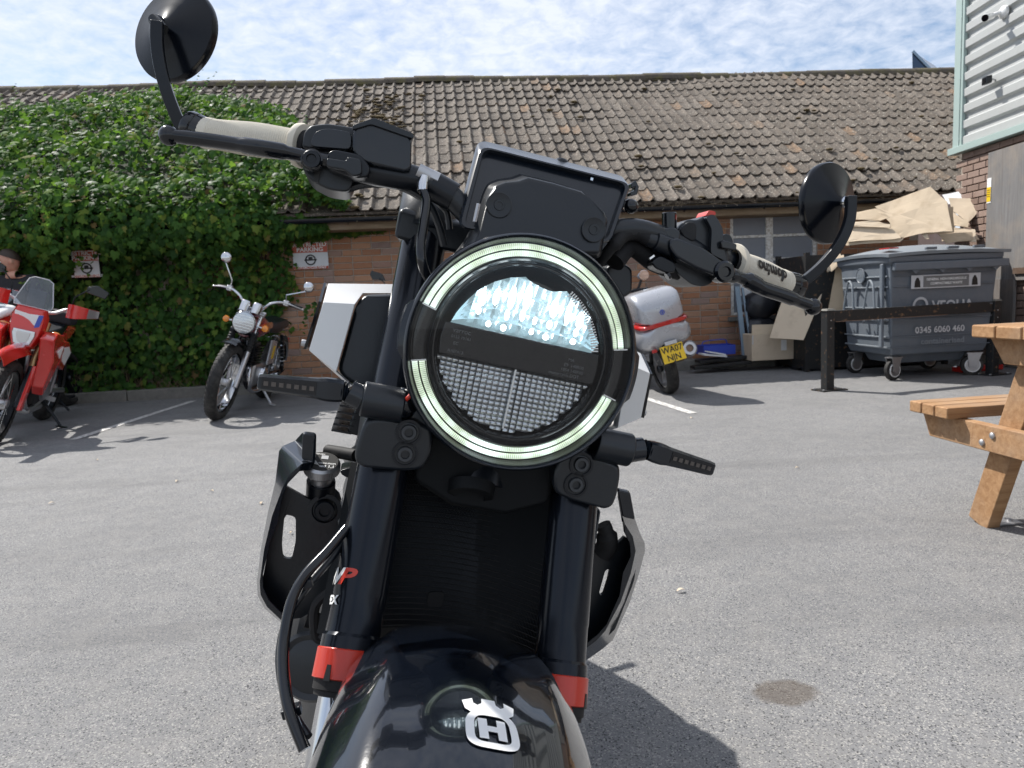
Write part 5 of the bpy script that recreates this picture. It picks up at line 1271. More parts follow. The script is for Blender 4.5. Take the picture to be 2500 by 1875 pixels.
    MB().lathe(lp(762, 1625, -.12), V(-.35, .9, .1).normalized(), [(-.03, .0), (-.03, .030), (0, .038), (.004, .040), (.008, .036), (.005, .03), (.008, .02), (.008, 0)], 36).build('horn', K['black_plastic'], root)
    MB().tube([lp(748, 1510, -.16), lp(790, 1520, -.16)], [.011, .009], 12).build('crash_bobbin', K['rubber'], root)
    MB().tube(spline([lp(810, 1440, -.12), lp(770, 1480, -.12), lp(770, 1550, -.12), lp(790, 1565, -.12)], 5), .0055, 8).build('horn_wire', K['rubber'], root)
    # ---- fender over the front wheel
    build_fender(root)
    return root
FN_R = .400; STEER = radians(8.0); FEND_T, FEND_U = .180, 0.075
def steer(p): return Matrix.Translation((0, .03, 0)) @ Matrix.Rotation(STEER, 4, 'Z') @ Matrix.Translation((0, -.03, 0)) @ p
def fender_pt(t, u, off=0.0):
    """t: angle round the axle from straight up, forward positive; u: -1..1 across"""
    a = abs(u); w = .110-.012*max(0, t-.5)-.006*max(0, -t)
    xs = w*sin(min(1.0, a*1.0)*pi/2*.96); crown = .080*(1-cos(a*pi/2*.96)); drop = .03*max(0, a-.8)/.2
    ridge = -.004*math.exp(-((a-.45)/.10)**2)
    r = FN_R-crown-drop-ridge+off
    return steer(V(math.copysign(xs+off*.4*a, u), AXLE.y+r*sin(t), AXLE.z+r*cos(t)))
def build_fender(root):
    K = MAT; T0, T1 = -.62, 1.25
    rows = [[fender_pt(T0+(T1-T0)*i/34, 1-2*j/36) for j in range(37)] for i in range(35)]
    fd = MB().grid(rows, .0035).build('fender', K['fender'], root, angle=60)
    # crown-and-letter badge, laid on the fender
    T_C = FEND_T; u_c = FEND_U
    def fm(x, y, off=.0012):      # x to the right, y up the fender (towards the lamp), metres
        ca, sa = cos(.11), sin(.11); x, y = x*ca-y*sa, x*sa+y*ca
        return fender_pt(T_C-y/FN_R, u_c+x/.150, off)
    def ring(outer, inner):
        n = len(outer); return MB().add([fm(*p) for p in outer]+[fm(*p) for p in inner], [(i, (i+1) % n, (i+1) % n+n, i+n) for i in range(n)])
    N = 40; S = .0172
    def shape(k, sx, sy, p):
        a = 2*pi*k/N; c_, s_ = cos(a), sin(a); return (math.copysign(abs(c_)**p, c_)*sx*(1+.10*-s_), math.copysign(abs(s_)**p, s_)*sy)
    out_ = [shape(k, S, S*1.02, .62) for k in range(N)]; in_ = [shape(k, S*.68, S*.72, .5) for k in range(N)]
    bd = ring(out_, in_).build('badge', K['print_white'], fd, smooth=False)
    top = S*.92
    cr = [(-S*1.02, top+.0105), (-S*.62, top+.0135), (-S*.60, top+.0085), (-S*.45, top+.0065), (-S*.28, top+.0090), (-S*.26, top+.0140), (S*.26, top+.0140), (S*.28, top+.0090), (S*.45, top+.0065), (S*.60, top+.0085), (S*.62, top+.0135), (S*1.02, top+.0105), (S*.94, top+.002), (S*.62, top-.003), (-S*.62, top-.003), (-S*.94, top+.002)]
    MB().add([fm(*p) for p in cr], [(0, 1, 2, 3, 15), (3, 4, 13, 14, 15), (4, 5, 6, 7), (4, 7, 8, 13), (8, 9, 10, 11, 12, 13)]).build('badge', K['print_white'], fd, smooth=False)
    def quad(x0, y0, x1, y1): return [fm(x0, y0), fm(x1, y0), fm(x1, y1), fm(x0, y1)]
    h = MB()
    for q in ((-S*.52, -S*.55, -S*.18, S*.52), (S*.18, -S*.55, S*.52, S*.52), (-S*.18, -S*.16, S*.18, S*.14)): h.add(quad(*q), [(0, 1, 2, 3)])
    h.build('badge', K['print_white'], fd, smooth=False)
    MB().tube([lp(962, 1556, .06), lp(972, 1544, .05)], .0032, 8).build('fender_pin', K['print_white'], fd)
# ------------------------------------------------------------------ refuse corner
def build_bin():
    t = thing('waste_bin', 'large dark grey four-wheeled waste bin with domed lid and white lettering', 'bin', (4.20, 6.60, 0), radians(.5))
    Wd, Dp = 1.09, .86; K = MAT
    def sec(z, ex=0): return [V(-ex, -ex, z), V(Wd+ex, -ex, z), V(Wd+ex, Dp+ex, z), V(-ex, Dp+ex, z)]
    body = MB().loft([sec(.24, -.07), sec(.30, -.05), sec(.60, -.03), sec(1.10, .0), sec(1.13, .03), sec(1.19, .035)]).build('body', K['bin_grey'], t, bevel=.015)
    # lower pan between the wheels
    MB().loft([sec(.15, -.20), sec(.24, -.16)]).build('pan', K['bin_grey'], t, bevel=.01)
    for z, e in ((.32, -.036), (.42, -.030), (.585, -.020), (.70, -.014), (.90, -.004), (1.00, .002)):       # moulded ribs round the body
        MB().box((-e-.003+.0, Dp/2, z), (.012, Dp*.90, .014)).build('rib', K['bin_lid'], t, smooth=False, bevel=.003)
        MB().box((Wd/2, -e-.003, z), (Wd*.93, .008, .009)).build('rib', K['bin_grey'], t, smooth=False, bevel=.002)
    MB().box((-.018, Dp*.12, .72), (.03, .05, .80)).build('corner_post', K['bin_grey'], t, bevel=.01)
    MB().box((Wd/2+.03, -.045, 1.085), (Wd*1.06, .045, .075)).build('rim', K['bin_grey'], t, bevel=.012)
    for k in range(4): MB().prism([V(.18+.27*k, -.03, 1.05), V(.26+.27*k, -.03, 1.05), V(.22+.27*k, -.03, 1.015)], (0, -.02, 0)).build('gusset', K['bin_grey'], t, smooth=False)
    # lid: shallow dome
    rows = []
    for i in range(9):
        u = i/8; r = []
        for j in range(9):
            v = j/8; h = 1.20+.10*sin(pi*min(1, max(0, u*.94+.03)))**.6*sin(pi*min(1, max(0, v*.94+.03)))**.6
            r.append(V(-.06+(Wd+.14)*u, -.06+(Dp+.13)*v, h))
        rows.append(r)
    lid = MB().grid(rows, .03).build('lid', K['bin_lid'], t, angle=50)
    for xx in (.36, .58, .84): MB().box((xx, -.055, 1.245), (.11, .03, .025)).build('lid_slot', K['bin_grey'], lid, bevel=.006)
    MB().box((.03, .08, 1.262), (.10, .16, .012)).build('lid_sticker', K['red_lens'], lid, bevel=.003)
    # side handles (two steel hoops) and lifting rail
    for y0 in (.14, .50):
        MB().tube(spline([V(-.02, y0, .57), V(-.06, y0, .62), V(-.065, y0+.02, .85), V(-.055, y0+.06, .94), V(-.05, y0+.14, .94), V(-.055, y0+.22, .60), V(-.02, y0+.24, .57)], 5), .011, 8).build('handle', K['bin_lid'], t)
    MB().lathe((-.016, .46, 1.02), (-1, 0, 0), [(0, .075), (.008, .075), (.010, .070), (.006, .066), (.006, 0)], 28, ).build('roundel', K['bin_grey'], t)
    lettering('lettering', '2066', .055, flatmap((-.026, .46, 1.02), (0, -1, 0), (0, 0, 1)), K['bin_lid'], t)
    # wheels on castors
    for wx, wy, sw in ((.09, .08, .3), (.94, .12, -.35), (.12, .78, .2), (.95, .78, .1)):
        R = .10; c = V(wx, wy, R); ax = V(cos(pi/2+sw)*-1, 0, 0); ax = V(sin(sw), -cos(sw), 0); fx = V(cos(sw), sin(sw), 0)
        w = MB().lathe(c-ax*.022, ax, [(0, 0), (0, R*.9), (.006, R), (.038, R), (.044, R*.9), (.044, 0)], 32).build('castor', K['tyre'], t)
        MB().lathe(c-ax*.027, ax, [(0, 0), (0, R*.66), (.054, R*.66), (.054, 0)], 28).build('castor_rim', K['alloy'], w)
        MB().lathe(c-ax*.030, ax, [(0, R*.60), (-.002, R*.66), (.0, R*.70), (.060, R*.70), (.062, R*.66), (.060, R*.60)], 28).build('rim_ring', K['white_paint'], w)
        for q in (-1, 1): MB().prism([c+ax*(.034*q)+fx*-.035+V(0, 0, -.015), c+ax*(.034*q)+fx*.025+V(0, 0, -.03), c+ax*(.034*q)+fx*.075+V(0, 0, .118), c+ax*(.034*q)+fx*-.05+V(0, 0, .118)], ax*(.005*q)).build('fork_plate', K['steel'], w, smooth=False)
        MB().box(c+fx*.012+V(0, 0, .121), (.14, .09, .010), Matrix.Rotation(sw, 3, 'Z')).build('castor_plate', K['steel'], w, smooth=False)
    # print on the front face
    def fm(x, z): 
        e = .03*(1.10-z)/.5 if z > .6 else .03; return flatmap((x, .0+e-.0165, z), (1, 0, 0), (0, .06, 1))
    st = MB().box((.55, -.012, .935), (.70, .006, .125)).build('sticker', K['print_grey'], t, smooth=False)
    MB().box((.55, -.016, .935), (.46, .003, .105)).build('sticker_panel', K['faint_print'], st, smooth=False)
    for xx in (.26, .84): MB().prism([V(xx-.03, -.016, .885), V(xx+.03, -.016, .885), V(xx+.026, -.016, .94), V(xx+.008, -.016, .975), V(xx-.008, -.016, .975), V(xx-.026, -.016, .94)], (0, -.002, 0)).build('sack_symbol', K['print_black'], st, smooth=False)
    lettering('lettering', 'GENERAL NON HAZARDOUS', .031, flatmap((.55, -.019, .955), (1, 0, 0), (0, 0, 1)), K['print_white'], st, .0006, .98)
    lettering('lettering', 'COMPACTABLE WASTE', .031, flatmap((.55, -.019, .915), (1, 0, 0), (0, 0, 1)), K['print_white'], st, .0006, .98)
    lettering('lettering', 'VEOLIA', .125, fm(.64, .700), K['print_grey'], t, .004, 1.0)
    def ringp(cx, cz, r0, r1, name, a0=0, a1=360):
        n = 32; P = []
        for k in range(n+1):
            a = radians(a0+(a1-a0)*k/n)
            for r in (r0, r1):
                x, z = cx+r*cos(a), cz+r*sin(a); P.append(fm(x, z)(0, 0))
        MB().add(P, [(2*k, 2*k+1, 2*k+3, 2*k+2) for k in range(n)]).build(name, K['print_grey'], t, smooth=False, fix=False)
    ringp(.31, .715, .055, .078, 'logo_ring'); ringp(.31, .690, .0, .026, 'logo_dot')
    lettering('lettering', '0345 6060 460', .082, fm(.52, .475), K['print_grey'], t, .002, 1.02)
    lettering('lettering', 'containerised', .075, fm(.55, .365), K['bin_lid'], t, .002, 1.1)
    return t
def card(name_label, pts, Y, n=(-.72, -.52, .46), cat='cardboard', bend=.03, name='cardboard_sheet', mat='card', thick=.007, group='flattened cardboard'):
    """flattened sheet lying on a tilted plane (normal n) through the depth Y, gently buckled"""
    cx, cy = sum(p[0] for p in pts)/len(pts), sum(p[1] for p in pts)/len(pts); c0 = on_y(cx, cy, Y); n = Vector(n).normalized(); P = []
    for x, y in pts:
        r = ray(x, y); P.append(CO+r*((c0-CO).dot(n)/r.dot(n)))
    c = sum(P, V(0, 0, 0))/len(P); base = V(c.x, c.y, min(p.z for p in P))
    t = bpy.data.objects.new(name, None)
    rings = []
    cnt = len(P)
    vs = [c-base]; fs = []
    prev = None
    for k in range(1, 4):
        for i in range(cnt):
            a, b = P[i], P[(i+1) % cnt]
            for q in range(3):
                p = a.lerp(b, q/3); w = c.lerp(p, k/3)
                w = w+n*(bend*.5*noise.noise(w*2.6+V(7, 1, 0)))+V(.010*noise.noise(w*14), 0, .012*noise.noise(w*9+V(3, 0, 0)))*(k == 3)
                vs.append(w-base)
    m = 3*cnt
    for i in range(m): fs.append((0, 1+i, 1+(i+1) % m))
    for k in range(2):
        for i in range(m): fs.append((1+k*m+i, 1+(k+1)*m+i, 1+(k+1)*m+(i+1) % m, 1+k*m+(i+1) % m))
    o = MB().add(vs, fs).build(name, MAT[mat], None, smooth=False); o.location = base
    md = o.modifiers.new('thickness', 'SOLIDIFY'); md.thickness = thick; md.offset = 0
    tag(o, name_label, cat, group); return o
def build_refuse():
    K = MAT
    # open steel stillage behind the bin that carries the cardboard
    t = thing('steel_stillage', 'dark steel-sided container behind the bin, heaped with flattened cardboard', 'container', (3.95, 7.72, 0))
    x1, y1, z1 = 1.62, .68, 1.30
    for a, b in (((0, 0), (x1, 0)), ((x1, 0), (x1, y1)), ((x1, y1), (0, y1)), ((0, y1), (0, 0))):
        MB().bar([V(*a, .65), V(*b, .65)], 1.24, .02, up=V(-(b[1]-a[1]), b[0]-a[0], 0)).build('side', K['black_steel'], t, smooth=False)
    for cx in (0, x1):
        for cy in (0, y1): MB().box((cx, cy, .65), (.05, .05, 1.3)).build('post', K['black_steel'], t, smooth=False)
    MB().box((x1/2, y1/2, .08), (x1, y1, .04)).build('floor', K['black_steel'], t, smooth=False)
    MB().box((x1/2, y1/2, .62), (x1-.06, y1-.06, 1.02)).build('packed_waste', K['card'], t, bevel=.05)
    z = lambda *p: p
    card('big buckled cardboard sheet lying highest on the heap behind the bin', [(2136, 505), (2272, 457), (2312, 492), (2325, 566), (2262, 569), (2205, 580), (2176, 572), (2172, 542)], 7.70, bend=.07)
    card('kinked cardboard sheet at the right end of the heap, beside the brick corner', [(2316, 484), (2398, 485), (2388, 516), (2364, 543), (2324, 513)], 7.85, bend=.05)
    card('pale cardboard flap tucked behind the heap under the gutter', [(2300, 476), (2346, 466), (2348, 492), (2316, 500)], 8.1, bend=.02, mat='print_white')
    card('narrow cardboard sheet on the left of the heap, topmost of its layers', [(2078, 520), (2140, 508), (2172, 530), (2150, 540), (2075, 536)], 7.75, bend=.03)
    card('long folded cardboard strip under the topmost left layer', [(2070, 543), (2130, 540), (2174, 548), (2172, 556), (2072, 552)], 7.66, bend=.03)
    card('deep cardboard panel with torn lower edge at the heap front left', [(2062, 556), (2172, 554), (2200, 580), (2150, 586), (2062, 590)], 7.62, bend=.03)
    card('thin cardboard layer lowest on the heap just above the bin lid', [(2058, 590), (2150, 584), (2206, 582), (2196, 590), (2066, 598)], 7.60, bend=.02)
    card('crumpled brown cardboard under the right end of the heap', [(2310, 556), (2380, 560), (2384, 590), (2300, 590)], 7.75, bend=.04)
    card('shadowed cardboard flap below the kinked sheet', [(2324, 515), (2366, 545), (2364, 555), (2326, 552)], 7.80, bend=.03)
    card('slim cardboard offcut hanging over the heap front above the lid', [(2248, 566), (2262, 566), (2268, 584), (2258, 584)], 7.55, bend=.01)
    card('darker brown cardboard panel under the big buckled sheet', [(2258, 520), (2326, 505), (2328, 568), (2262, 572)], 7.80, n=(-.2, -.95, .2), bend=.02)
    card('crushed carton wedge showing below the shadowed flap', [(2290, 572), (2380, 566), (2392, 584), (2310, 594)], 7.68, n=(-.3, -.8, .5), bend=.03)
    # left of the bin
    card('tall cardboard sheet leaning with a soft fold left of the bin', [(1912, 728), (2026, 652), (2002, 735), (1962, 830), (1878, 824)], 7.75, n=(-.45, -.80, .40), bend=.05)
    card('brown cardboard sheet standing tight against the bin side', [(2020, 660), (2062, 640), (2064, 760), (2000, 750)], 7.70, n=(-.6, -.8, .1), bend=.02)
    card('white-edged cardboard flap folded over at the bin corner', [(2016, 654), (2050, 618), (2064, 634), (2030, 662)], 7.60, bend=.03)
    card('open cardboard flap poking up beside the window sill', [(2008, 640), (2060, 622), (2062, 636), (2020, 664)], 7.68, bend=.02)
    # box on the ground with its printed label
    a, b = on_y(1836, 886, 8.0), on_y(1970, 826, 8.0)
    bx = thing('cardboard_box', 'long brown cardboard box on the kerb below the leaning sheet', 'box', ((a.x+b.x)/2, 8.0, .12))
    w, h = b.x-a.x, .30
    MB().box((0, .16, h/2), (w, .32, h)).build('carton', K['card'], bx, bevel=.006)
    MB().prism([V(-w/2, .0, h), V(w*.1, .0, h), V(w*.08, .06, h+.10), V(-w/2+.03, .06, h+.11)], (0, .006, 0)).build('flap', K['card'], bx, smooth=False)
    MB().box((.05, -.003, h*.55), (.065, .003, .12)).build('address_label', K['print_white'], bx, smooth=False)
    MB().box((-w/2+.01, -.003, h*.8), (.012, .003, .10)).build('tape', K['print_grey'], bx, smooth=False)
    # steel shelving uprights, pale board
    t = thing('shelving_frame', 'blue-grey steel shelving frame leaning against the wall left of the sacks', 'frame', (on_y(1818, 872, 8.25).x, 8.25, .1))
    o = t.location.copy()
    for (ax_, ay_, bx_, by_, r) in ((1799, 700, 1818, 868, .028), (1812, 702, 1836, 868, .012), (1826, 800, 1840, 872, .010)):
        MB().bar([on_y(ax_, ay_, 8.40)-o, on_y(bx_, by_, 8.22)-o], r*2, .03, up=(0, 1, 0)).build('upright', K['blue_steel'], t, bevel=.003)
    MB().bar([on_y(1806, 740, 8.38)-o, on_y(1830, 742, 8.38)-o], .02, .02).build('brace', K['blue_steel'], t)
    bd = MB().prism([on_y(*p, 8.5)-on_y(1808, 722, 8.5) for p in ((1808, 694), (1868, 700), (1862, 722), (1808, 722))], (0, .012, 0)).build('white_board', K['sign_white'], None, smooth=False); bd.location = on_y(1808, 722, 8.5)
    tag(bd, 'small pale board propped behind the black sacks below the window', 'board')
    # sacks
    for i, (px, py, rx, rz_, lab) in enumerate(((1856, 745, .20, .19, 'black refuse sack under the window, upper of the two'), (1854, 805, .22, .17, 'black refuse sack under the window, lower of the two'))):
        c = on_y(px, py, 8.36); g = []; n = 22
        for a in range(13):
            al = pi*a/12; r = []
            for k in range(n):
                th = 2*pi*k/n; d = V(sin(al)*cos(th), sin(al)*sin(th), cos(al)); q = 1+.16*noise.noise(d*2.4+V(i*7, 0, 0))+.07*noise.noise(d*7)
                r.append(V(d.x*rx*q*(1.0 if abs(d.z) < .8 else .8), d.y*.15*q, d.z*rz_*q+rz_))
            g.append(r)
        s = MB().loft(g).build('refuse_sack', K['sack'], None, angle=70); s.location = (c.x, c.y, c.z-rz_); tag(s, lab, 'sack', 'black refuse sacks')
    # blue crate, planks, paper
    a = on_y(1757, 866, 8.30)
    t = thing('plastic_crate', 'low blue plastic crate on planks at the foot of the brick wall', 'crate', (a.x, 8.30, a.z))
    w, d, h = .38, .26, .11
    for (p, q) in (((-w/2, 0), (w/2, 0)), ((w/2, 0), (w/2, d)), ((w/2, d), (-w/2, d)), ((-w/2, d), (-w/2, 0))):
        MB().bar([V(*p, h/2), V(*q, h/2)], h, .006, up=V(-(q[1]-p[1]), q[0]-p[0], 0)).build('side', K['blue_plastic'], t, smooth=False)
    MB().box((0, d/2, .005), (w, d, .01)).build('base', K['blue_plastic'], t, smooth=False)
    MB().tube(spline([V(-w/2, .05, h), V(-w/2+.02, .05, h+.05), V(0, .05, h+.065), V(w/2-.1, .05, h+.06), V(w/2-.08, .05, h)], 4), .006, 6).build('handle', K['blue_plastic'], t)
    pp = MB().box((-.05, .0, .012), (.28, .18, .02), Matrix.Rotation(.12, 3, 'Y')).box((-.02, 0, .035), (.2, .16, .015), Matrix.Rotation(.2, 3, 'Y')).build('papers', K['print_white'], None, bevel=.003); pp.location = (a.x-.08, 8.18, a.z); tag(pp, 'white papers lying beside the blue crate', 'papers')
    for k, (px, py, L, lab) in enumerate(((1765, 876, 1.0, 'dark plank under the blue crate, upper of the pair'), (1760, 890, 1.1, 'dark plank on the kerb, lower of the pair'))):
        c = on_y(px, py, 8.22-.06*k); pl = MB().box((0, 0, 0), (L*.62, .16, .035), Matrix.Rotation(-.05, 3, 'Y')).build('plank', K['old_timber' if False else 'black_steel'], None, bevel=.004); pl.location = (c.x, c.y, c.z); tag(pl, lab, 'plank', 'dark planks at the wall foot')
    # crumpled dark sheeting beside the bin's rear castor
    c = on_ground(2050, 905); g = []
    for i in range(12):
        r = []
        for j in range(9):
            u, v = i/11, j/8; r.append(V((u-.5)*.55, (v-.5)*.45, .16*(1-abs(2*u-1)**2)*(1-abs(2*v-1)**2)+.09*abs(noise.noise(V(u*5, v*5, 2)))+.004))
        g.append(r)
    s = MB().grid(g, .004).build('dark_sheeting', K['sack'], None, angle=25); s.location = (c.x-.1, 7.95, 0); tag(s, 'crumpled dark plastic sheeting on the ground left of the bin', 'sheeting')
    g = MB().box((0, 0, .03), (.5, .12, .05), Matrix.Rotation(.1, 3, 'Z')).build('red_plank', K['red_paint'], None, bevel=.004); c = on_ground(2440, 917); g.location = (c.x+.1, 7.0, 0); tag(g, 'strip of red board on the ground under the table end', 'board')
def build_rail():
    a = on_ground(2020, 953); bq = V(5.30, 6.66, 0)
    d = (bq-a); L = d.length; t = thing('barrier_rail', 'low black steel barrier rail on posts in front of the bin', 'barrier', a, atan2(d.y, d.x))
    K = MAT; h = .722
    for x in (0, L):
        MB().box((x, 0, h/2), (.082, .082, h)).build('post', K['black_steel'], t, bevel=.006)
        MB().prism([V(x-.05, -.05, h-.002), V(x+.05, -.05, h-.002), V(x+.05, .05, h-.002), V(x-.05, .05, h-.002)], (0, 0, .022), top=[V(x-.035, -.035, h+.014), V(x+.035, -.035, h+.014), V(x+.035, .035, h+.014), V(x-.035, .035, h+.014)]).build('cap', K['concrete'], t, smooth=False)
        MB().box((x+.02, 0, .006), (.26, .17, .010)).build('foot_plate', K['black_steel'], t, smooth=False)
        for bx_, by_ in ((-.09, -.06), (.13, -.06), (.13, .06), (-.09, .06)): MB().lathe((x+bx_, by_, .011), (0, 0, 1), [(0, .012), (.008, .012), (.01, .006), (.01, 0)], 8).build('anchor_bolt', K['steel'], t)
        for z in (h-.09, h-.16): MB().lathe((x+.0, -.041, z), (0, -1, 0), [(0, .007), (.004, .006), (.005, 0)], 8).build('rivet', K['steel'], t)
    MB().box((L/2, 0, h-.055), (L-.082, .055, .10)).build('rail', K['black_steel'], t, bevel=.005)
    MB().box((L*.36, -.0285, h-.104), (L*.66, .004, .006)).build('rust_edge', K['bronze'], t, smooth=False)
def build_table():
    """picnic table: its far bench, one leg pair and the table edge stand in the frame"""
    K = MAT; a = on_ground(2219, 977, .46)
    t = thing('picnic_table', 'brown timber picnic table with attached bench, its end at the right edge', 'table', (a.x, a.y, 0), radians(1.1))
    # local: x along the planks away from the end, -y towards the viewer
    L, th, g, zs, zt = 1.75, .046, .006, .46, .79; pw = .0785; tw = .118; yt = -.345; yc = yt-3*tw
    def plank(nm, y, w, z):
        MB().box((L/2, y, z-th/2), (L, w-g, th)).build(nm, K['timber'], t, bevel=.006)
    for k in range(3): plank('bench_plank', -(k+.5)*pw, pw, zs); plank('bench_plank', 2*yc+(k+.5)*pw, pw, zs)
    for k in range(6): plank('table_plank', yt-(k+.5)*tw, tw, zt)
    for i, xf in enumerate((.125, L-.125)):
        sx = -1 if i == 0 else 1
        for s in (0, 1):
            fl = lambda y: y if s == 0 else 2*yc-y
            MB().bar([V(xf, fl(-.285), .002), V(xf, fl(-.545), zt-th-.001)], .105, .052, up=(1, 0, 0)).build('leg', K['timber'], t, bevel=.005)
            pl = MB().box((xf+.075, fl(-.30), .006), (.11, .07, .005)).build('ground_plate', K['steel'], t, smooth=False)
            bolt(pl, V(xf+.10, fl(-.30), .008), (0, 0, 1), .010)
        xb = xf+sx*.050
        MB().prism([V(xb-.022, -.012, zs-th-.001), V(xb-.022, -.060, zs-th-.100), V(xb-.022, 2*yc+.060, zs-th-.100), V(xb-.022, 2*yc+.012, zs-th-.001)], (.044, 0, 0)).build('bench_bearer', K['timber'], t, bevel=.004)
        MB().prism([V(xb-.022, yt-.03, zt-th-.001), V(xb-.022, yt-.10, zt-th-.095), V(xb-.022, 2*yc-yt+.10, zt-th-.095), V(xb-.022, 2*yc-yt+.03, zt-th-.001)], (.044, 0, 0)).build('table_bearer', K['timber'], t, bevel=.004)
        for s in (0, 1):
            for yy, zz in ((-.355, zs-th-.070), (-.405, zs-th-.035)):
                y2 = yy if s == 0 else 2*yc-yy
                MB().lathe((xb+sx*.022, y2, zz), (sx, 0, 0), [(0, .013), (.005, .012), (.009, .006), (.010, 0)], 14).build('coach_bolt', K['steel'], t)
    return t
# ------------------------------------------------------------------ parked motorcycles behind
def fr_mat(pos, fwd, lean, away=False, sc=1.0):
    X, Y, Z, p = lean_frame(pos, fwd, lean)
    if away:
        Y = Vector((fwd[0], fwd[1], 0)).normalized(); X0 = V(Y.y, -Y.x, 0); X = X0*cos(lean)-V(0, 0, 1)*sin(lean); Z = V(0, 0, 1)*cos(lean)+X0*sin(lean)
    return frame_matrix(X*sc, Y*sc, Z*sc, p)
def build_classic(pos, fwd, lean):
    K = MAT
    r = thing('classic_motorcycle', 'vintage burgundy and chrome motorcycle with round headlight, parked before the ivy', 'motorcycle', M=fr_mat(pos, fwd, lean, sc=1.08))
    R = .325; fa = V(0, 0, R); ra = V(0, -1.36, .31); rk = radians(27); d = V(0, -sin(rk), cos(rk))
    build_wheel(r, fa, R, .095, 40, 24, True, K['tyre'], K['chrome']); build_wheel(r, ra, .31, .11, 40, 24, True, K['tyre'], K['chrome'])
    for s in (-1, 1):
        b = fa+V(s*.088, 0, 0)
        MB().tube([b-d*.03+V(0, -.02, 0), b+d*.30], [.021, .023], 14).build('fork_slider', K['alloy'], r)
        g = MB().lathe(b+d*.30, d, [(k*.012, .024 if k % 2 else .030) for k in range(14)], 16).build('fork_gaiter', K['rubber'], r)
        MB().tube([b+d*.46, b+d*.66], .017, 12).build('fork_tube', K['chrome'], r)
    top = fa+d*.62
    MB().box(fa+d*.47, (.23, .06, .03), Matrix.Rotation(-rk, 3, 'X')).build('lower_yoke', K['black_metal'], r, bevel=.006)
    MB().box(fa+d*.66, (.23, .06, .025), Matrix.Rotation(-rk, 3, 'X')).build('top_yoke', K['alloy'], r, bevel=.006)
    # mudguard over the front wheel
    MB().grid([[fa+V(.06*sin(u), (R+.045-.02*(1-cos(u)))*sin(t), (R+.045-.02*(1-cos(u)))*cos(t)) for u in [-1.3+2.6*k/8 for k in range(9)]] for t in [-.75+1.15*k/12 for k in range(13)]], .003).build('front_mudguard', K['black_gloss'], r)
    hc = fa+d*.56+V(0, .115, .0)
    h = MB().lathe(hc, (0, 1, 0), [(-.10, 0), (-.10, .03), (-.07, .07), (-.02, .092), (.0, .096), (.006, .098), (.012, .094)], 36).build('headlight', K['chrome'], r)
    MB().lathe(hc, (0, 1, 0), [(.018, 0), (.016, .05), (.010, .09)], 32).build('lens', K['reflector_dim'], h)
    for k in range(6): MB().box(hc+V(0, .019, -.06+.024*k), (2*sqrt(.088**2-(-.06+.024*k)**2)*.9, .003, .006)).build('lens_flute', K['reflector'], h)
    for s in (-1, 1):
        c = hc+V(s*.05, -.09, .125); ins = MB().lathe(c, V(0, -.45, .89), [(-.05, .0), (-.05, .04), (.04, .043), (.046, .040)], 24).build('instrument', K['chrome'], r)
        MB().lathe(c, V(0, -.45, .89), [(.044, .039), (.044, 0)], 24).build('dial', K['black_gloss'], ins)
        MB().tube([hc+V(s*.09, -.06, -.01), hc+V(s*.15, -.06, -.012)], .008, 8).build('signal_stem', K['chrome'], r)
        MB().lathe(hc+V(s*.165, -.07, -.012), (0, 1, 0), [(-.02, 0), (-.02, .022), (.01, .030), (.025, .026), (.032, .012), (.033, 0)], 20).build('turn_signal', K['amber'], r)
    bar = [V(-.37, -.34, top.z+.165), V(-.24, -.26, top.z+.18), V(-.14, -.20, top.z+.15), V(-.06, -.21, top.z+.07), V(.06, -.21, top.z+.07), V(.14, -.20, top.z+.15), V(.24, -.26, top.z+.18), V(.37, -.34, top.z+.165)]
    dy = (top.y+.03)+.21; bar = [p+V(0, dy-.06, 0) for p in bar]
    MB().tube(spline(bar, 5), .012, 10).build('handlebar', K['chrome'], r)
    for s in (-1, 1):
        e, i_ = bar[0] if s < 0 else bar[-1], bar[1] if s < 0 else bar[-2]
        MB().tube([i_.lerp(e, .25), e], .0165, 12).build('grip', K['rubber'], r)
        MB().tube(spline([i_+V(0, .04, 0), i_.lerp(e, .5)+V(0, .075, .005), e+V(s*.02, .055, -.005)], 5), .0065, 8).sphere(e+V(s*.02, .055, -.005), .010, 8).build('lever', K['alloy'], r)
        MB().box(i_.lerp(e, .05), (.05, .045, .05)).build('switch_housing', K['alloy'], r, bevel=.01)
        m0 = i_+V(s*.0, .0, .02); m1 = m0+V(s*-.005, .02, .05); m2 = m0+V(s*(.09 if s < 0 else .16), .0, .19 if s < 0 else .13)
        mm = MB().tube([m0, m1, m2], .0055, 8).build('mirror_stem', K['chrome'], r)
        MB().sphere(m2+V(0, .01, .035), .046, 18, (1, .5, 1)).build('mirror', K['chrome'], mm)
    # tank, seat, side covers, engine
    tk = [(-.20, .06, .70, .80), (-.26, .115, .68, .88), (-.40, .135, .68, .91), (-.56, .12, .69, .87), (-.70, .085, .70, .79)]
    MB().loft([[V(w*cos(a), y, (z0+z1)/2+(z1-z0)/2*sin(a)) for a in [2*pi*k/18 for k in range(18)]] for y, w, z0, z1 in tk]).build('fuel_tank', K['maroon'], r)
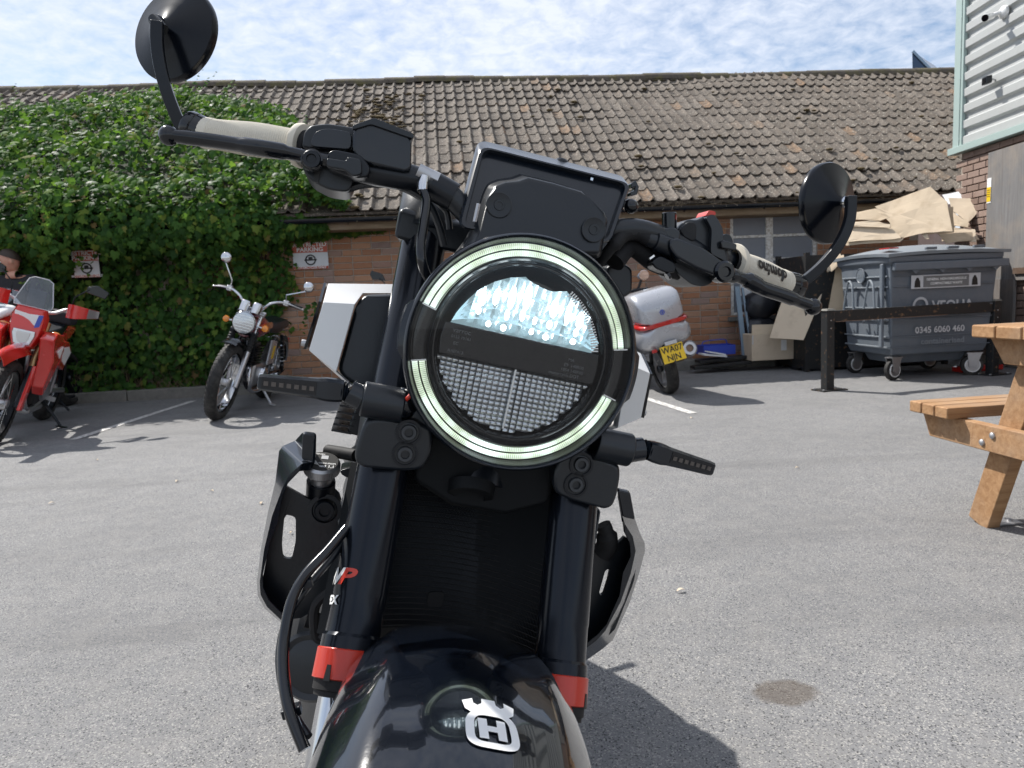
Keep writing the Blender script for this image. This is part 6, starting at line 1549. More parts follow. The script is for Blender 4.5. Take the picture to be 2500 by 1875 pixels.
    for s in (-1, 1):
        MB().grid([[V(s*(.118+.022*sin(pi*u))+s*.004, -.22-.40*u, .80+.06*v*(1-abs(2*u-1)**2)) for v in (0, .5, 1)] for u in [k/6 for k in range(7)]]).build('tank_stripe', K['orange_paint'], r)
        MB().prism([V(s*.12, -.66, .44), V(s*.12, -.88, .44), V(s*.12, -.84, .66), V(s*.12, -.64, .68)], (s*.02, 0, 0)).build('side_panel', K['silver_paint'], r, bevel=.01)
        MB().box((s*.143, -.76, .56), (.004, .05, .12)).build('side_badge', K['yellow_plate'], r)
        MB().tube([V(s*.13, -.98, .70), ra+V(s*.13, .05, .02)], .018, 12).build('shock', K['black_metal'], r)
        sp = [V(s*.13, -.98, .70).lerp(ra+V(s*.13, .05, .02), q/60)+V(.026*cos(q*.9), .026*sin(q*.9), 0) for q in range(8, 56)]
        MB().tube(sp, .0045, 5).build('shock_spring', K['chrome'], r)
        MB().tube(spline([V(s*.05, -.42, .48), V(s*.10, -.28, .40), V(s*.13, -.34, .24), V(s*.15, -.80, .24), V(s*.155, -1.35, .30)], 5), [.019]*10+[.019]*6+[.036]*5, 12).build('exhaust_pipe', K['chrome'], r)
    MB().loft([[V(x*w, y, z+h*q) for x, q in ((-1, 0), (-1, .6), (-.7, 1), (.7, 1), (1, .6), (1, 0))] for y, w, z, h in ((-.66, .10, .74, .05), (-.80, .13, .73, .08), (-1.05, .13, .75, .08), (-1.28, .10, .78, .06))]).build('seat', K['black_plastic'], r, bevel=.012)
    MB().tube(spline([V(-.13, -1.0, .76), V(-.12, -1.3, .80), V(0, -1.38, .81), V(.12, -1.3, .80), V(.13, -1.0, .76)], 5), .010, 8).build('grab_rail', K['chrome'], r)
    MB().grid([[ra+V(.07*sin(u), -(R+.05-.02*(1-cos(u)))*sin(t), (R+.05-.02*(1-cos(u)))*cos(t)) for u in [-1.3+2.6*k/8 for k in range(9)]] for t in [-.5+1.9*k/12 for k in range(13)]], .003).build('rear_mudguard', K['chrome'], r)
    MB().box(ra+V(0, -.34, .28), (.09, .05, .06)).build('tail_light', K['red_lens'], r, bevel=.01)
    fr = MB()
    for s in (-1, 1):
        fr.tube(spline([V(0, -.30, .82), V(s*.05, -.22, .60), V(s*.10, -.24, .30), V(s*.11, -.50, .24), V(s*.11, -.86, .30), V(s*.10, -.92, .68)], 4), .014, 8)
        fr.tube([V(s*.10, -.86, .33), ra+V(s*.10, 0, 0)], .016, 8)
    fr.build('frame', K['black_gloss'], r)
    MB().box((0, -.56, .36), (.24, .36, .22)).build('crankcase', K['alloy'], r, bevel=.03)
    cy = MB().box((0, -.42, .55), (.17, .15, .22)).build('cylinder', K['black_metal'], r, bevel=.01)
    for k in range(7): MB().box((0, -.42, .47+.026*k), (.23, .19, .008)).build('cooling_fin', K['black_metal'], cy, smooth=False)
    for s in (-1, 1): MB().lathe((s*.12, -.62, .34), (s, 0, 0), [(0, .09), (.03, .085), (.04, .05), (.04, 0)], 24).build('engine_cover', K['chrome'], r)
    MB().tube([V(.10, -.70, .26), V(.26, -.66, .26*0+.012+.26*math.tan(lean))], .012, 8).box((.275, -.64, .02+.27*math.tan(lean)), (.05, .03, .012)).build('side_stand', K['steel'], r)
    return r
def build_enduro(pos, fwd, lean):
    K = MAT
    r = thing('trail_motorcycle', 'red and white trail motorcycle with smoked screen at the left edge', 'motorcycle', M=fr_mat(pos, fwd, lean))
    R = .345; fa = V(0, 0, R); ra = V(0, -1.45, .32); rk = radians(27.5); d = V(0, -sin(rk), cos(rk))
    build_wheel(r, fa, R, .085, 40, 20, True, K['tyre'], K['black_metal']); build_wheel(r, ra, .32, .12, 40, 20, True, K['tyre'], K['black_metal'])
    for s in (-1, 1):
        b = fa+V(s*.10, 0, 0)
        MB().tube([b-d*.02, b+d*.34], .024, 14).build('fork_slider', K['black_metal'], r)
        MB().prism([b+V(s*.01, .045, -.03), b+V(s*.01, -.03, -.04), b+d*.34+V(s*.01, -.035, 0), b+d*.36+V(s*.01, .04, 0)], (s*.028, 0, 0)).build('fork_guard', K['red_paint'], r, bevel=.008)
        MB().tube([b+d*.34, b+d*.74], .0235, 14).build('fork_tube', K['gold_fork'], r)
        MB().lathe(b+d*.54, d, [(0, .024), (0, .034), (.05, .034), (.05, .024)], 16).build('clamp', K['black_metal'], r)
        ts = MB().tube([fa+d*.66+V(s*.10, .02, 0), fa+d*.66+V(s*.15, .03, 0)], .007, 8).build('signal_stem', K['black_plastic'], r)
        MB().sphere(fa+d*.66+V(s*.185, .035, 0), .03, 14, (1.3, .8, .75)).build('turn_signal', K['amber'], ts)
    # high front fender
    MB().grid([[V(.075*u*(1-.45*max(0, t-.4)), -.20+.62*t, .80-.02*abs(u)**2*4-.10*(t-.25)**2+.02) for u in [-1+2*k/8 for k in range(9)]] for t in [k/12 for k in range(13)]], .004).build('front_fender', K['red_paint'], r)
    # headlight mask
    hc = fa+d*.62+V(0, .15, .02)
    ms = [(-.10, .20), (.10, .20), (.125, .12), (.115, -.02), (.075, -.13), (.0, -.15), (-.075, -.13), (-.115, -.02), (-.125, .12)]
    mk = MB().loft([[hc+V(x*1.02, -.10, z+.0) for x, z in ms], [hc+V(x, -.02-.10*max(0, z), z) for x, z in ms], [hc+V(x*.86, .02-.14*max(0, z), z*.9+.004) for x, z in ms]]).build('headlight_mask', K['red_paint'], r, bevel=.008)
    lz = [(-.075, .015), (.075, .015), (.08, -.02), (.055, -.10), (0, -.118), (-.055, -.10), (-.08, -.02)]
    MB().prism([hc+V(x, .018, z) for x, z in lz], (0, .010, 0)).build('headlight_lens', K['reflector'], mk, bevel=.006)
    MB().prism([hc+V(x*.6, .029, z*.7-.01) for x, z in lz], (0, .004, 0)).build('bulb_shroud', K['chrome'], mk, bevel=.003)
    MB().prism([hc+V(-.085, .012-.02, .04), hc+V(.085, .012-.02, .04), hc+V(.10, -.012, .155), hc+V(0, -.008, .145), hc+V(-.10, -.012, .155)], (0, .012, 0)).build('number_panel', K['print_white'], mk, smooth=False)
    MB().prism([hc+V(.055, .006, .045), hc+V(.090, .006, .06), hc+V(.102, .0, .155), hc+V(.070, .0, .15)], (0, .006, 0)).build('panel_stripe', K['blue_paint'], mk, smooth=False)
    sc_ = [(-.13, .20), (.13, .20), (.135, .24), (.085, .42), (.05, .44), (-.05, .44), (-.085, .42), (-.135, .24)]
    MB().prism([hc+V(x, -.05-.35*(z-.2), z) for x, z in sc_], (0, .004, .001)).build('windscreen', K['screen'], r, smooth=False)
    MB().tube([hc+V(x, -.047-.35*(z-.2), z) for x, z in sc_+[sc_[0]]], .004, 6).build('screen_edge', K['print_grey'], r)
    MB().box(hc+V(0, -.12, .27), (.13, .03, .14)).build('instrument', K['black_gloss'], r, bevel=.01)
    top = fa+d*.76
    bar = [top+V(x, y, z) for x, y, z in ((-.40, -.10, .13), (-.22, -.05, .135), (-.10, 0, .07), (.10, 0, .07), (.22, -.05, .135), (.40, -.10, .13))]
    MB().tube(spline(bar, 5), .013, 10).build('handlebar', K['steel'], r)
    for s in (-1, 1):
        e, i_ = (bar[0], bar[1]) if s < 0 else (bar[-1], bar[-2])
        MB().tube([i_.lerp(e, .2), e], .017, 12).build('grip', K['rubber'], r)
        g = MB().grid([[i_.lerp(e, u)+V(0, .10*sin(pi*min(1, u*.8+.15))+.02, .058*v*(1-.55*max(0, u-.3))-.012+.02*u) for v in (-1, -.4, .3, 1)] for u in [-.05+1.15*k/8 for k in range(9)]], .005).build('hand_guard', K['red_paint'], r)
        MB().grid([[i_.lerp(e, u)+V(s*.004, .10*sin(pi*min(1, u*.8+.15))+.024, .056*v*(1-.55*max(0, u-.3))-.012+.02*u) for v in (-.95, .95)] for u in [.75+.37*k/4 for k in range(5)]], .003).build('guard_tip', K['steel'], g)
        m0 = i_+V(0, 0, .02); m1 = m0+V(s*.10, 0, .18); ms_ = MB().tube([m0, m0+V(s*.01, 0, .09), m1], .005, 8).build('mirror_stem', K['black_metal'], r)
        MB().prism(rounded([m1+V(s*-.02, 0, -.03), m1+V(s*.13, 0, -.05), m1+V(s*.15, 0, .01), m1+V(s*.05, 0, .05), m1+V(s*-.02, 0, .02)], .012), (0, -.035, 0)).build('mirror', K['black_gloss'], ms_, bevel=.006)
    for s in (-1, 1):
        sh = MB().loft([[V(s*x0, y, z) for y, z in ((-.05, .93), (-.30, .98), (-.62, .86), (-.40, .62), (-.22, .42), (-.10, .62))], [V(s*(x0+.03), y*.96-.01, z) for y, z in ((-.07, .92), (-.30, .96), (-.58, .85), (-.40, .65), (-.22, .46), (-.12, .64))]] for x0 in (.135,)) if False else None
        pts = ((-.04, .90), (-.16, .95), (-.36, .93), (-.44, .80), (-.34, .62), (-.22, .42), (-.13, .50), (-.14, .72))
        MB().loft([[V(s*.13, y, z) for y, z in pts], [V(s*(.245-.10*abs(z-.78)), y*.97-.01, z) for y, z in pts]]).build('tank_shroud', K['red_paint'], r, bevel=.012)
        p2 = ((-.58, .86), (-.86, .84), (-1.02, .76), (-.86, .58), (-.66, .64))
        sp_ = MB().loft([[V(s*.11, y, z) for y, z in p2], [V(s*.185, y, z) for y, z in p2]]).build('side_panel', K['red_paint'], r, bevel=.01)
        p3 = ((-.62, .80), (-.86, .80), (-.98, .74), (-.84, .63), (-.70, .68)); MB().prism([V(s*.187, y, z) for y, z in p3], (s*.004, 0, 0)).build('white_graphic', K['print_white'], sp_, smooth=False)
        MB().prism([V(s*.228, -.20, .80), V(s*.228, -.36, .84), V(s*.228, -.32, .74)], (s*.018, 0, 0)).build('white_graphic', K['print_white'], sp_, smooth=False)
        MB().lathe(V(s*.15, -.24, .62), (s, 0, 0), [(0, .035), (.01, .035), (.012, .03)], 20).build('radiator_cap', K['steel'], r)
        MB().bar([V(s*.12, -.72, .34), V(s*.21, -.72, .33)], .04, .02).build('foot_peg', K['steel'], r)
    MB().loft([[V(x*w, y, z+h*q) for x, q in ((-1, 0), (-.8, 1), (.8, 1), (1, 0))] for y, w, z, h in ((-.30, .10, .90, .07), (-.60, .09, .88, .04), (-.95, .10, .88, .06), (-1.25, .07, .93, .05))]).build('seat', K['black_plastic'], r, bevel=.015)
    MB().loft([[V(x*w, y, z+h*q) for x, q in ((-1, 0), (-.8, 1), (.8, 1), (1, 0))] for y, w, z, h in ((-1.0, .12, .80, .08), (-1.35, .10, .86, .05), (-1.72, .05, .90, .02))]).build('rear_fender', K['red_paint'], r, bevel=.01)
    MB().box((0, -.58, .42), (.24, .42, .26)).build('engine', K['dark_casting'], r, bevel=.03)
    MB().box((0, -.42, .62), (.16, .16, .26)).build('cylinder', K['dark_casting'], r, bevel=.02)
    MB().box((0, -.55, .25), (.24, .42, .05)).build('skid_plate', K['steel'], r, bevel=.02)
    for s in (-1, 1): MB().lathe((s*.12, -.62, .42), (s, 0, 0), [(0, .10), (.025, .095), (.035, .06), (.035, 0)], 24).build('engine_cover', K['alloy'], r)
    fr = MB()
    for s in (-1, 1):
        fr.tube(spline([V(s*.02, -.30, .92), V(s*.12, -.42, .84), V(s*.13, -.82, .60), V(s*.12, -.86, .36)], 4), .020, 8); fr.tube(spline([V(s*.03, -.25, .80), V(s*.06, -.26, .50), V(s*.10, -.34, .27), V(s*.12, -.86, .36)], 4), .015, 8); fr.tube([V(s*.11, -.86, .38), ra+V(s*.11, 0, 0)], .024, 8)
    fr.build('frame', K['steel'], r)
    MB().tube(spline([V(-.06, -.38, .55), V(-.13, -.26, .44), V(-.15, -.5, .50), V(-.16, -1.0, .70), V(-.15, -1.45, .80)], 5), [.02]*12+[.05]*9, 12).build('exhaust', K['steel'], r)
    MB().tube([V(.12, -.74, .30), V(.30, -.70, .02+.30*math.tan(lean))], .012, 8).box((.315, -.69, .012+.31*math.tan(lean)), (.09, .05, .01)).build('side_stand', K['black_metal'], r)
    MB().box((0, -1.25, 1.02), (.22, .26, .12)).build('tail_bag', K['cloth_black'], r, bevel=.03)
    return r
def build_scooter(pos, fwd, lean):
    """maxi-scooter seen from behind; local y is its forward direction, away from the viewer"""
    K = MAT
    r = thing('scooter', 'silver maxi scooter seen from behind with yellow plate and top box', 'scooter', M=fr_mat(pos, fwd, lean, True, .92))
    R = .27; ra = V(0, 0, R); fa = V(0, 1.45, .29)
    build_wheel(r, ra, R, .13, 40, 0, True, K['tyre'], K['alloy']); build_wheel(r, fa, .29, .12, 40, 0, False, K['tyre'], K['alloy'])
    # tail body
    def ring(y, w, z0, z1, n=20, p=.7): return [V(w*math.copysign(abs(cos(a))**p, cos(a)), y, (z0+z1)/2+(z1-z0)/2*math.copysign(abs(sin(a))**p, sin(a))) for a in [2*pi*k/n for k in range(n)]]
    MB().loft([ring(-.40, .19, .58, .735), ring(-.34, .25, .52, .76), ring(-.15, .26, .48, .80), ring(.20, .22, .52, .80), ring(.55, .17, .45, .72), ring(.75, .14, .32, .50)]).build('tail_body', K['silver_paint'], r, angle=60)
    MB().loft([ring(-.405, .20, .735, .775, 20, .5), ring(-.35, .245, .725, .785, 20, .5), ring(-.18, .262, .74, .80, 20, .5), ring(-.10, .25, .75, .80, 20, .5)]).build('tail_light', K['red_lens'], r, angle=60)
    # top box
    MB().loft([ring(-.385, .175, .775, .93, 32, .34), ring(-.372, .205, .775, .975, 32, .34), ring(-.30, .228, .775, 1.05, 32, .34), ring(-.20, .236, .775, 1.085, 32, .34), ring(.0, .236, .775, 1.095, 32, .34), ring(.10, .20, .78, 1.06, 32, .34)]).build('top_box', K['silver_paint'], r, angle=60, bevel=.0)
    tb = r.children[-1]
    MB().lathe((.0, -.386, .865), (0, -1, 0), [(0, .028), (.004, .026), (.004, .019), (.002, .018)], 6).build('badge', K['blue_paint'], tb)
    lettering('lettering', 'S', .034, flatmap((0, -.391, .865), (1, 0, 0), (0, 0, 1)), K['blue_paint'], tb, .002)
    MB().lathe((-.145, -.372, .885), (0, -1, 0), [(0, .012), (.004, .012), (.004, 0)], 14).build('lock', K['chrome'], tb)
    for k in range(9):
        x, z = .11+.045*random.random(), .86+.07*random.random(); MB().box((x, -.3835+.06*(x-.1), z), (.006+.015*random.random(), .002, .005)).build('scuff', K['faint_print'], tb, smooth=False)
    # plate
    pz = .46
    pc = V(.0, -.41, pz); tl = Matrix.Rotation(radians(-12), 3, 'X')
    pl = MB().box(pc, (.228, .004, .168), tl).build('number_plate', K['yellow_plate'], r, smooth=False, bevel=.001)
    u, w_ = V(1, 0, 0), tl @ V(0, 0, 1); nn = tl @ V(0, -1, 0)
    lettering('lettering', 'WA07', .084, flatmap(pc+nn*.0035+w_*.038, u, w_), K['print_black'], pl, .0015, .93)
    lettering('lettering', 'NJN', .084, flatmap(pc+nn*.0035-w_*.042, u, w_), K['print_black'], pl, .0015, .93)
    MB().box((0, -.33, .50), (.16, .10, .22)).build('rear_fender', K['black_plastic'], r, bevel=.02)
    MB().box((0, -.415, .565), (.12, .02, .035)).build('plate_lamp', K['print_grey'], r, bevel=.004)
    MB().box((-.16, -.36, .52), (.05, .03, .035)).build('reflector', K['red_lens'], r, bevel=.006)
    MB().tube([V(.19, .55, .28), V(.20, .0, .36), V(.205, -.30, .44)], [.05, .075, .07], 20).build('silencer', K['bronze'], r)
    MB().lathe((.2055, -.30, .4405), V(0, -.97, .24), [(0, .070), (.012, .066), (.012, .038), (.0, .034), (-.04, .034)], 28).build('silencer_tip', K['alloy'], r)
    MB().lathe((.2055, -.295, .44), V(0, -.97, .24), [(-.02, .074), (.0, .080), (.004, .076)], 28).build('silencer_shield', K['silver_paint'], r)
    MB().bar([ra+V(-.12, 0, 0), V(-.14, .35, .36), V(-.10, .7, .34)], .10, .06, up=(1, 0, 0)).build('swingarm', K['dark_casting'], r, bevel=.01)
    # seat, floor, front apron, bars, mirrors, screen
    MB().loft([ring(.0, .17, .78, .88), ring(.3, .18, .76, .86), ring(.6, .16, .70, .80), ring(.8, .10, .68, .76)]).build('seat', K['black_plastic'], r, angle=60)
    MB().box((0, .95, .30), (.42, .55, .14)).build('floorboard', K['silver_paint'], r, bevel=.04)
    MB().loft([ring(1.15, .26, .28, .86), ring(1.30, .25, .40, 1.02), ring(1.50, .18, .55, .98), ring(1.66, .07, .66, .88)]).build('front_apron', K['silver_paint'], r, angle=60)
    MB().tube(spline([V(-.34, .98, 1.03), V(-.15, 1.10, 1.04), V(0, 1.16, .98), V(.15, 1.10, 1.04), V(.34, .98, 1.03)], 4), .016, 10).build('handlebar', K['black_metal'], r)
    MB().grid([[V(.20*u, 1.30-.16*v+.05*u*u*-1, .98+.34*v) for v in [k/5 for k in range(6)]] for u in [-1+k/3 for k in range(7)]], .004).build('windscreen', K['screen'], r)
    for s in (-1, 1):
        m0, m1 = V(s*.22, 1.22, 1.0), V(s*.36, 1.22, 1.13)
        ms = MB().bar([m0, m0+V(s*.08, 0, .04), m1], .03, .02).build('mirror_arm', K['black_plastic'], r, bevel=.005)
        MB().sphere(m1+V(s*.04, .02, .045), .075, 16, (1, .55, .62)).build('mirror', K['silver_paint'], ms)
        MB().lathe(m1+V(s*.04, -.022, .045), (0, -1, 0), [(0, .06), (.002, .058), (.002, 0)], 24).build('mirror_glass', K['mirror'], ms)
        MB().sphere(V(s*.30, 1.2, 1.01), .02, 10).build('turn_signal', K['red_lens'], ms)
    MB().tube([V(-.12, .55, .22), V(-.30, .50, .02+.0)], .012, 8).build('side_stand', K['black_metal'], r)
    return r
def build_hidden_bike():
    """bike parked behind the foreground machine: only its mirror shows over the white shroud"""
    K = MAT; m = on_y(922, 675, 7.55)
    r = thing('parked_motorcycle', 'dark motorcycle hidden behind the foreground bike, only its angular mirror showing', 'motorcycle', (m.x+.36, 7.35, 0))
    build_wheel(r, V(0, -.35, .30), .30, .11, 36, 0, False); build_wheel(r, V(0, 1.0, .30), .30, .14, 36, 0, False)
    for s in (-1, 1): MB().tube([V(s*.1, -.35, .30), V(s*.1, -.05, .90)], .025, 12).build('fork', K['black_metal'], r)
    MB().loft([[V(w*cos(a), y, z+h*sin(a)) for a in [2*pi*k/14 for k in range(14)]] for y, w, z, h in ((-.20, .06, .78, .07), (-.05, .14, .80, .13), (.25, .16, .84, .12), (.55, .12, .78, .07), (1.1, .09, .84, .05), (1.4, .04, .88, .03))]).build('bodywork', K['black_gloss'], r)
    MB().sphere((0, -.28, .80), .09, 18, (1, .7, .9)).build('headlight', K['reflector_dim'], r)
    MB().tube(spline([V(-.36, .12, .94), V(-.15, .0, .95), V(.15, .0, .95), V(.36, .12, .94)], 4), .013, 10).build('handlebar', K['black_metal'], r)
    MB().box((0, .30, .45), (.26, .5, .36)).build('engine', K['dark_casting'], r, bevel=.04)
    mz = m.z
    for s in (-1, 1):
        c = V(s*.36, .20, mz); ms = MB().tube([V(s*.26, .08, .95), V(s*.29, .14, mz-.07), c+V(s*-.02, 0, -.02)], .006, 8).build('mirror_stem', K['black_metal'], r)
        P = [c+V(s*(x), 0, z) for x, z in ((.075, .035), (-.045, .0), (-.085, -.05), (-.03, -.045), (.05, -.055), (.08, -.01))]
        P = [c+V(-s*x*-1, 0, z) for x, z in ((.062, .062), (-.045, .028), (-.078, -.045), (-.02, -.035), (.055, -.03), (.075, .02))]
        MB().prism(rounded(P, .01), (0, .05, 0)).build('mirror', K['black_satin'], ms, bevel=.008)
    MB().tube([V(.12, .4, .3), V(.3, .42, .015)], .012, 8).build('side_stand', K['black_metal'], r)
def build_edge_bike():
    """faired machine whose nose just enters at the left edge"""
    K = MAT; q = on_y(8, 660, 7.2)
    r = thing('faired_motorcycle', 'red and white faired motorcycle whose screen just enters at the left edge', 'motorcycle', (q.x-.18, 7.2, 0))
    build_wheel(r, V(0, -.15, .30), .30, .11, 36, 0, False); build_wheel(r, V(0, 1.22, .30), .30, .15, 36, 0, False)
    for s in (-1, 1): MB().tube([V(s*.1, -.15, .30), V(s*.1, .15, .95)], .025, 12).build('fork', K['black_metal'], r)
    def ring(y, w, z0, z1, n=20, p=.8): return [V(w*math.copysign(abs(cos(a))**p, cos(a)), y, (z0+z1)/2+(z1-z0)/2*math.copysign(abs(sin(a))**p, sin(a))) for a in [2*pi*k/n for k in range(n)]]
    MB().loft([ring(-.35, .05, .78, .90), ring(-.20, .17, .66, 1.0), ring(.05, .24, .48, 1.05), ring(.35, .24, .40, .98), ring(.55, .18, .40, .70)]).build('fairing', K['red_paint'], r, angle=60)
    MB().loft([ring(-.30, .10, .93, .97), ring(-.12, .19, .96, 1.06), ring(.06, .23, 1.0, 1.12)]).build('fairing_top', K['print_white'], r, angle=60)
    MB().grid([[V((.10+.11*v)*u, -.22+.34*v-.05*u*u*-1, 1.0+.28*v-.05*u*u) for v in [k/5 for k in range(6)]] for u in [-1+k/4 for k in range(9)]], .004).build('windscreen', K['screen'], r)
    MB().sphere((0, -.33, .86), .07, 16, (1.4, .5, .7)).build('headlight', K['reflector_dim'], r)
    MB().loft([ring(.35, .17, .80, 1.0), ring(.65, .14, .78, .92), ring(1.1, .12, .80, .90), ring(1.45, .05, .92, .97)]).build('tail', K['red_paint'], r, angle=60)
    MB().box((0, .5, .45), (.26, .5, .36)).build('engine', K['dark_casting'], r, bevel=.04)
    MB().tube(spline([V(-.33, .18, .98), V(-.1, .10, .96), V(.1, .10, .96), V(.33, .18, .98)], 4), .013, 10).build('handlebar', K['black_metal'], r)
    MB().tube([V(.12, .6, .3), V(.3, .62, .015)], .012, 8).build('side_stand', K['black_metal'], r)
# ------------------------------------------------------------------ person behind the red machine
def build_person():
    K = MAT; g = on_ground(62, 1003); hd = on_y(18, 640, g.y+.02)
    r = thing('person', 'person with short dark hair in black clothes standing behind the red motorcycle', 'person', (g.x, g.y+.1, 0))
    o = V(g.x, g.y+.1, 0); hx = hd.x-g.x; hz = hd.z-.02
    # one continuous body grown over a posed skeleton
    J = {'pel': V(hx*.35, 0, .92), 'sp': V(hx*.6, .0, 1.12), 'ch': V(hx*.8, -.01, 1.34), 'nk': V(hx*.95, -.02, hz-.17), 'hd': V(hx, -.03, hz-.06),
         'lh': V(hx*.35-.09, 0, .88), 'lk': V(-.17, -.03, .48), 'la': V(-.17, .03, .09), 'lt': V(-.18, -.13, .045),
         'rh': V(hx*.35+.09, 0, .88), 'rk': V(.10, -.03, .48), 'ra': V(.10, .03, .09), 'rt': V(.11, -.13, .045),
         'ls': V(hx*.8-.18, 0, 1.38), 'le': V(hx*.8-.26, -.02, 1.10), 'lw': V(hx*.8-.22, -.22, 1.02), 'lf': V(hx*.8-.20, -.30, 1.00),
         'rs': V(hx*.8+.18, 0, 1.38), 're': V(hx*.8+.24, -.04, 1.10), 'rw': V(hx*.8+.12, -.24, 1.02), 'rf': V(hx*.8+.08, -.31, 1.00)}
    rad = dict(pel=(.15, .11), sp=(.14, .10), ch=(.17, .11), nk=(.055, .055), hd=(.075, .085), lh=(.085, .09), lk=(.06, .06), la=(.042, .042), lt=(.042, .03), rh=(.085, .09), rk=(.06, .06), ra=(.042, .042), rt=(.042, .03), ls=(.06, .06), le=(.045, .045), lw=(.03, .03), lf=(.035, .02), rs=(.06, .06), re=(.045, .045), rw=(.03, .03), rf=(.035, .02))
    E_ = [('pel', 'sp'), ('sp', 'ch'), ('ch', 'nk'), ('nk', 'hd'), ('pel', 'lh'), ('lh', 'lk'), ('lk', 'la'), ('la', 'lt'), ('pel', 'rh'), ('rh', 'rk'), ('rk', 'ra'), ('ra', 'rt'), ('ch', 'ls'), ('ls', 'le'), ('le', 'lw'), ('lw', 'lf'), ('ch', 'rs'), ('rs', 're'), ('re', 'rw'), ('rw', 'rf')]
    def skinned(name, keys, m, grow=0.0):
        ks = [k for k in J if k in keys]; ix = {k: i for i, k in enumerate(ks)}
        me = bpy.data.meshes.new(name); me.from_pydata([tuple(J[k]) for k in ks], [(ix[a], ix[b]) for a, b in E_ if a in ix and b in ix], []); me.materials.append(m)
        ob = bpy.data.objects.new(name, me); COL.objects.link(ob); ob.parent = r
        sk = ob.modifiers.new('skin', 'SKIN'); sk.use_smooth_shade = True
        for i, k in enumerate(ks):
            v = me.skin_vertices[0].data[i]; v.radius = (rad[k][0]+grow, rad[k][1]+grow); v.use_root = (k == ks[0])
        sb = ob.modifiers.new('subdivision', 'SUBSURF'); sb.levels = 2; sb.render_levels = 2
        return ob
    body = skinned('body', list(J), K['skin'])
    skinned('jacket', ['pel', 'sp', 'ch', 'ls', 'le', 'lw', 'rs', 're', 'rw'], K['cloth_black'], .014)
    skinned('trousers', ['pel', 'lh', 'lk', 'la', 'rh', 'rk', 'ra'], K['cloth_black'], .016)
    for k, kt in (('la', 'lt'), ('ra', 'rt')):
        MB().loft([[J[k]+V(x*w, y, z) for x, z in ((-1, -.09), (1, -.09), (1, h), (-1, h))] for y, w, h in ((.06, .04, .02), (.0, .05, .03), (-.08, .05, -.02), (-.18, .045, -.05), (-.22, .03, -.065))]).build('shoe', K['cloth_black'], r, bevel=.012)
    # head: skull with jaw, nose, ears, eyes, mouth, hair
    c = V(hx, -.035, hz+.035); turn = Matrix.Rotation(radians(-60), 3, 'Z') @ Matrix.Rotation(radians(14), 3, 'X')
    rings = []
    for i in range(13):
        a = pi*(i+.03)/12.06; zz = cos(a); rr = sin(a); ring_ = []
        for k in range(20):
            th = 2*pi*k/20; x, y = rr*cos(th)*.074, rr*sin(th)*.094
            if zz < -.1: x *= 1-.28*(-zz-.1); y = y*(1-.10*(-zz-.1)) if y < 0 else y*(1-.35*(-zz-.1))
            ring_.append(c+turn @ V(x, y, zz*.118))
        rings.append(ring_)
    hd_ = MB().loft(rings); 
    hd_.prism([c+turn @ V(x, y, z) for x, y, z in ((-.014, -.088, -.03), (.014, -.088, -.03), (.006, -.090, .022), (-.006, -.090, .022))], (0, 0, 0), top=[c+turn @ V(x, y, z) for x, y, z in ((-.008, -.116, -.028), (.008, -.116, -.028), (.003, -.094, .022), (-.003, -.094, .022))])
    hd_.build('head', K['skin'], body, angle=70)
    for s in (-1, 1):
        MB().sphere(c+turn @ V(s*.076, .005, -.012), .03, 10, (.35, .7, 1.0), turn).build('ear', K['skin'], body)
        MB().sphere(c+turn @ V(s*.030, -.083, .008), .011, 10, (1.2, .6, .8), turn).build('eye', K['print_white'], body)
        MB().sphere(c+turn @ V(s*.030, -.089, .008), .0055, 8).build('iris', K['hair'], body)
        MB().bar([c+turn @ V(s*.045, -.083, .026), c+turn @ V(s*.015, -.091, .028)], .007, .006).build('eyebrow', K['hair'], body)
    MB().bar([c+turn @ V(-.024, -.083, -.060), c+turn @ V(0, -.088, -.061), c+turn @ V(.024, -.083, -.060)], .009, .008).build('mouth', K['red_lens'], body)
    hr = []
    for i in range(9):
        a = pi*.60*(i+.02)/8; zz = cos(a); rr = sin(a); row = []
        for k in range(24):
            th = 2*pi*k/24; back = .5+.5*sin(th); lim = .42+.58*back; al = a*lim*1.0+.0; n_ = 1.07+.03*noise.noise(V(k*.7, i*.6, 1))
            row.append(c+turn @ V(sin(al)*cos(th)*.075*n_*1.02, sin(al)*sin(th)*.095*n_*1.02, cos(al)*.120*n_))
        hr.append(row)
    MB().loft(hr, True, False).build('hair', K['hair'], r, angle=80)
# ------------------------------------------------------------------ litter on the ground
def build_litter():
    K = MAT; rnd = random.Random(21)
    spots = [(238, 1125), (432, 1177), (518, 1201), (638, 1231), (126, 1231), (711, 1304), (1662, 1446), (1688, 1022), (1946, 1145)]
    for i, (px, py) in enumerate(spots):
        p = on_ground(px, py); L = rnd.uniform(.02, .034); a = rnd.uniform(0, pi)
        g = MB().grid([[V((u-.5)*L, (v-.5)*L*.42*(1-abs(2*u-1)**2*.7), .006+.006*sin(pi*u)+.003*abs(v-.5)) for v in (0, .5, 1)] for u in [k/5 for k in range(6)]], .001)
        o = g.build('dry_leaf', K['card'], None); o.location = (p.x, p.y, 0); o.rotation_euler = (0, 0, a)
        where = ['by the end of the left bay line', 'farther of the pair left of the bike', 'nearer of the pair left of the bike', 'beside the left radiator guard', 'at the far left of the tarmac', 'seen through the left guard slot', 'on open tarmac right of the fork', 'near the scooter shadow', 'on open tarmac between bin and bike'][i]
        tag(o, 'small curled tan leaf scrap '+where, 'leaf', 'dry leaf scraps on the tarmac')
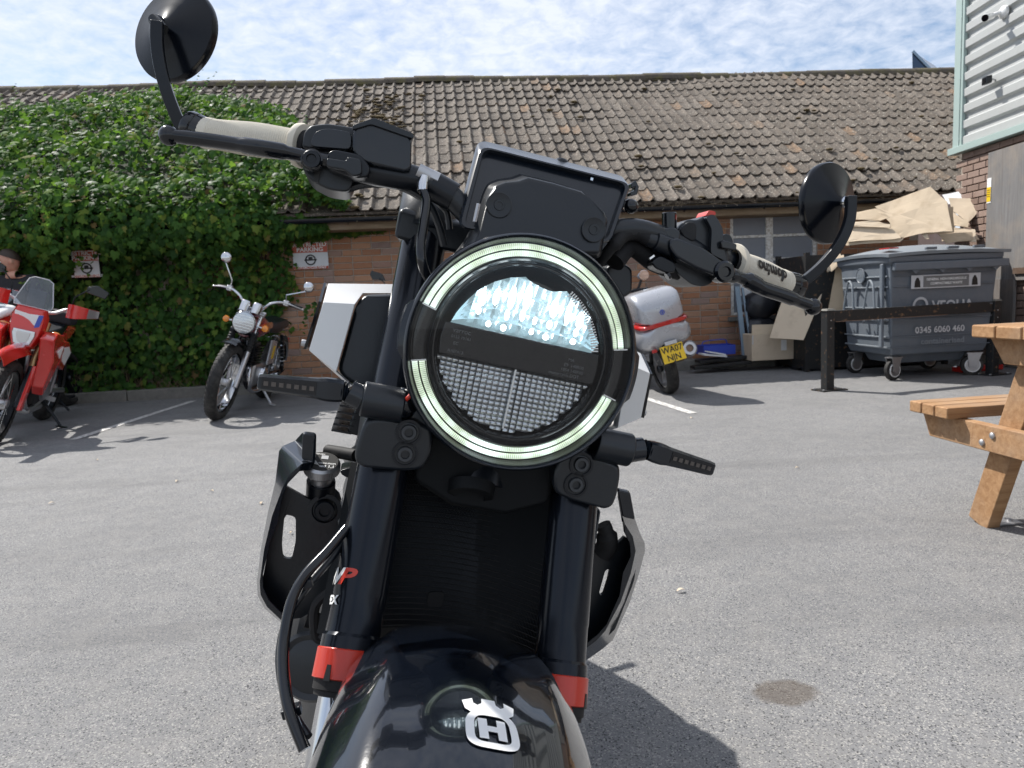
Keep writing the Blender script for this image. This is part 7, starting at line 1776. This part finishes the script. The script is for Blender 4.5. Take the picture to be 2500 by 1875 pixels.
# ------------------------------------------------------------------ build everything: setting first, then things
make_mats()
sign_spots()
build_ground()
build_long_building()
build_ivy()
build_signs()
_rb = build_right_building()
build_wall_devices(_rb[1])
build_far()
build_bin(); build_refuse(); build_rail(); build_table()
build_classic(on_ground(527, 1024)+V(0, .0, 0), V(-.04, -1, 0), radians(18))
_e = V(on_y(38, 745, 6.10).x-.23, 5.96, 0); build_enduro(_e, _e-V(-3.94, 7.42, 0), radians(18))
build_edge_bike(); build_person()
build_scooter(on_ground(1636, 960), V(-.03, 1, 0), radians(-13))
build_hidden_bike()
build_main_bike()
build_litter()
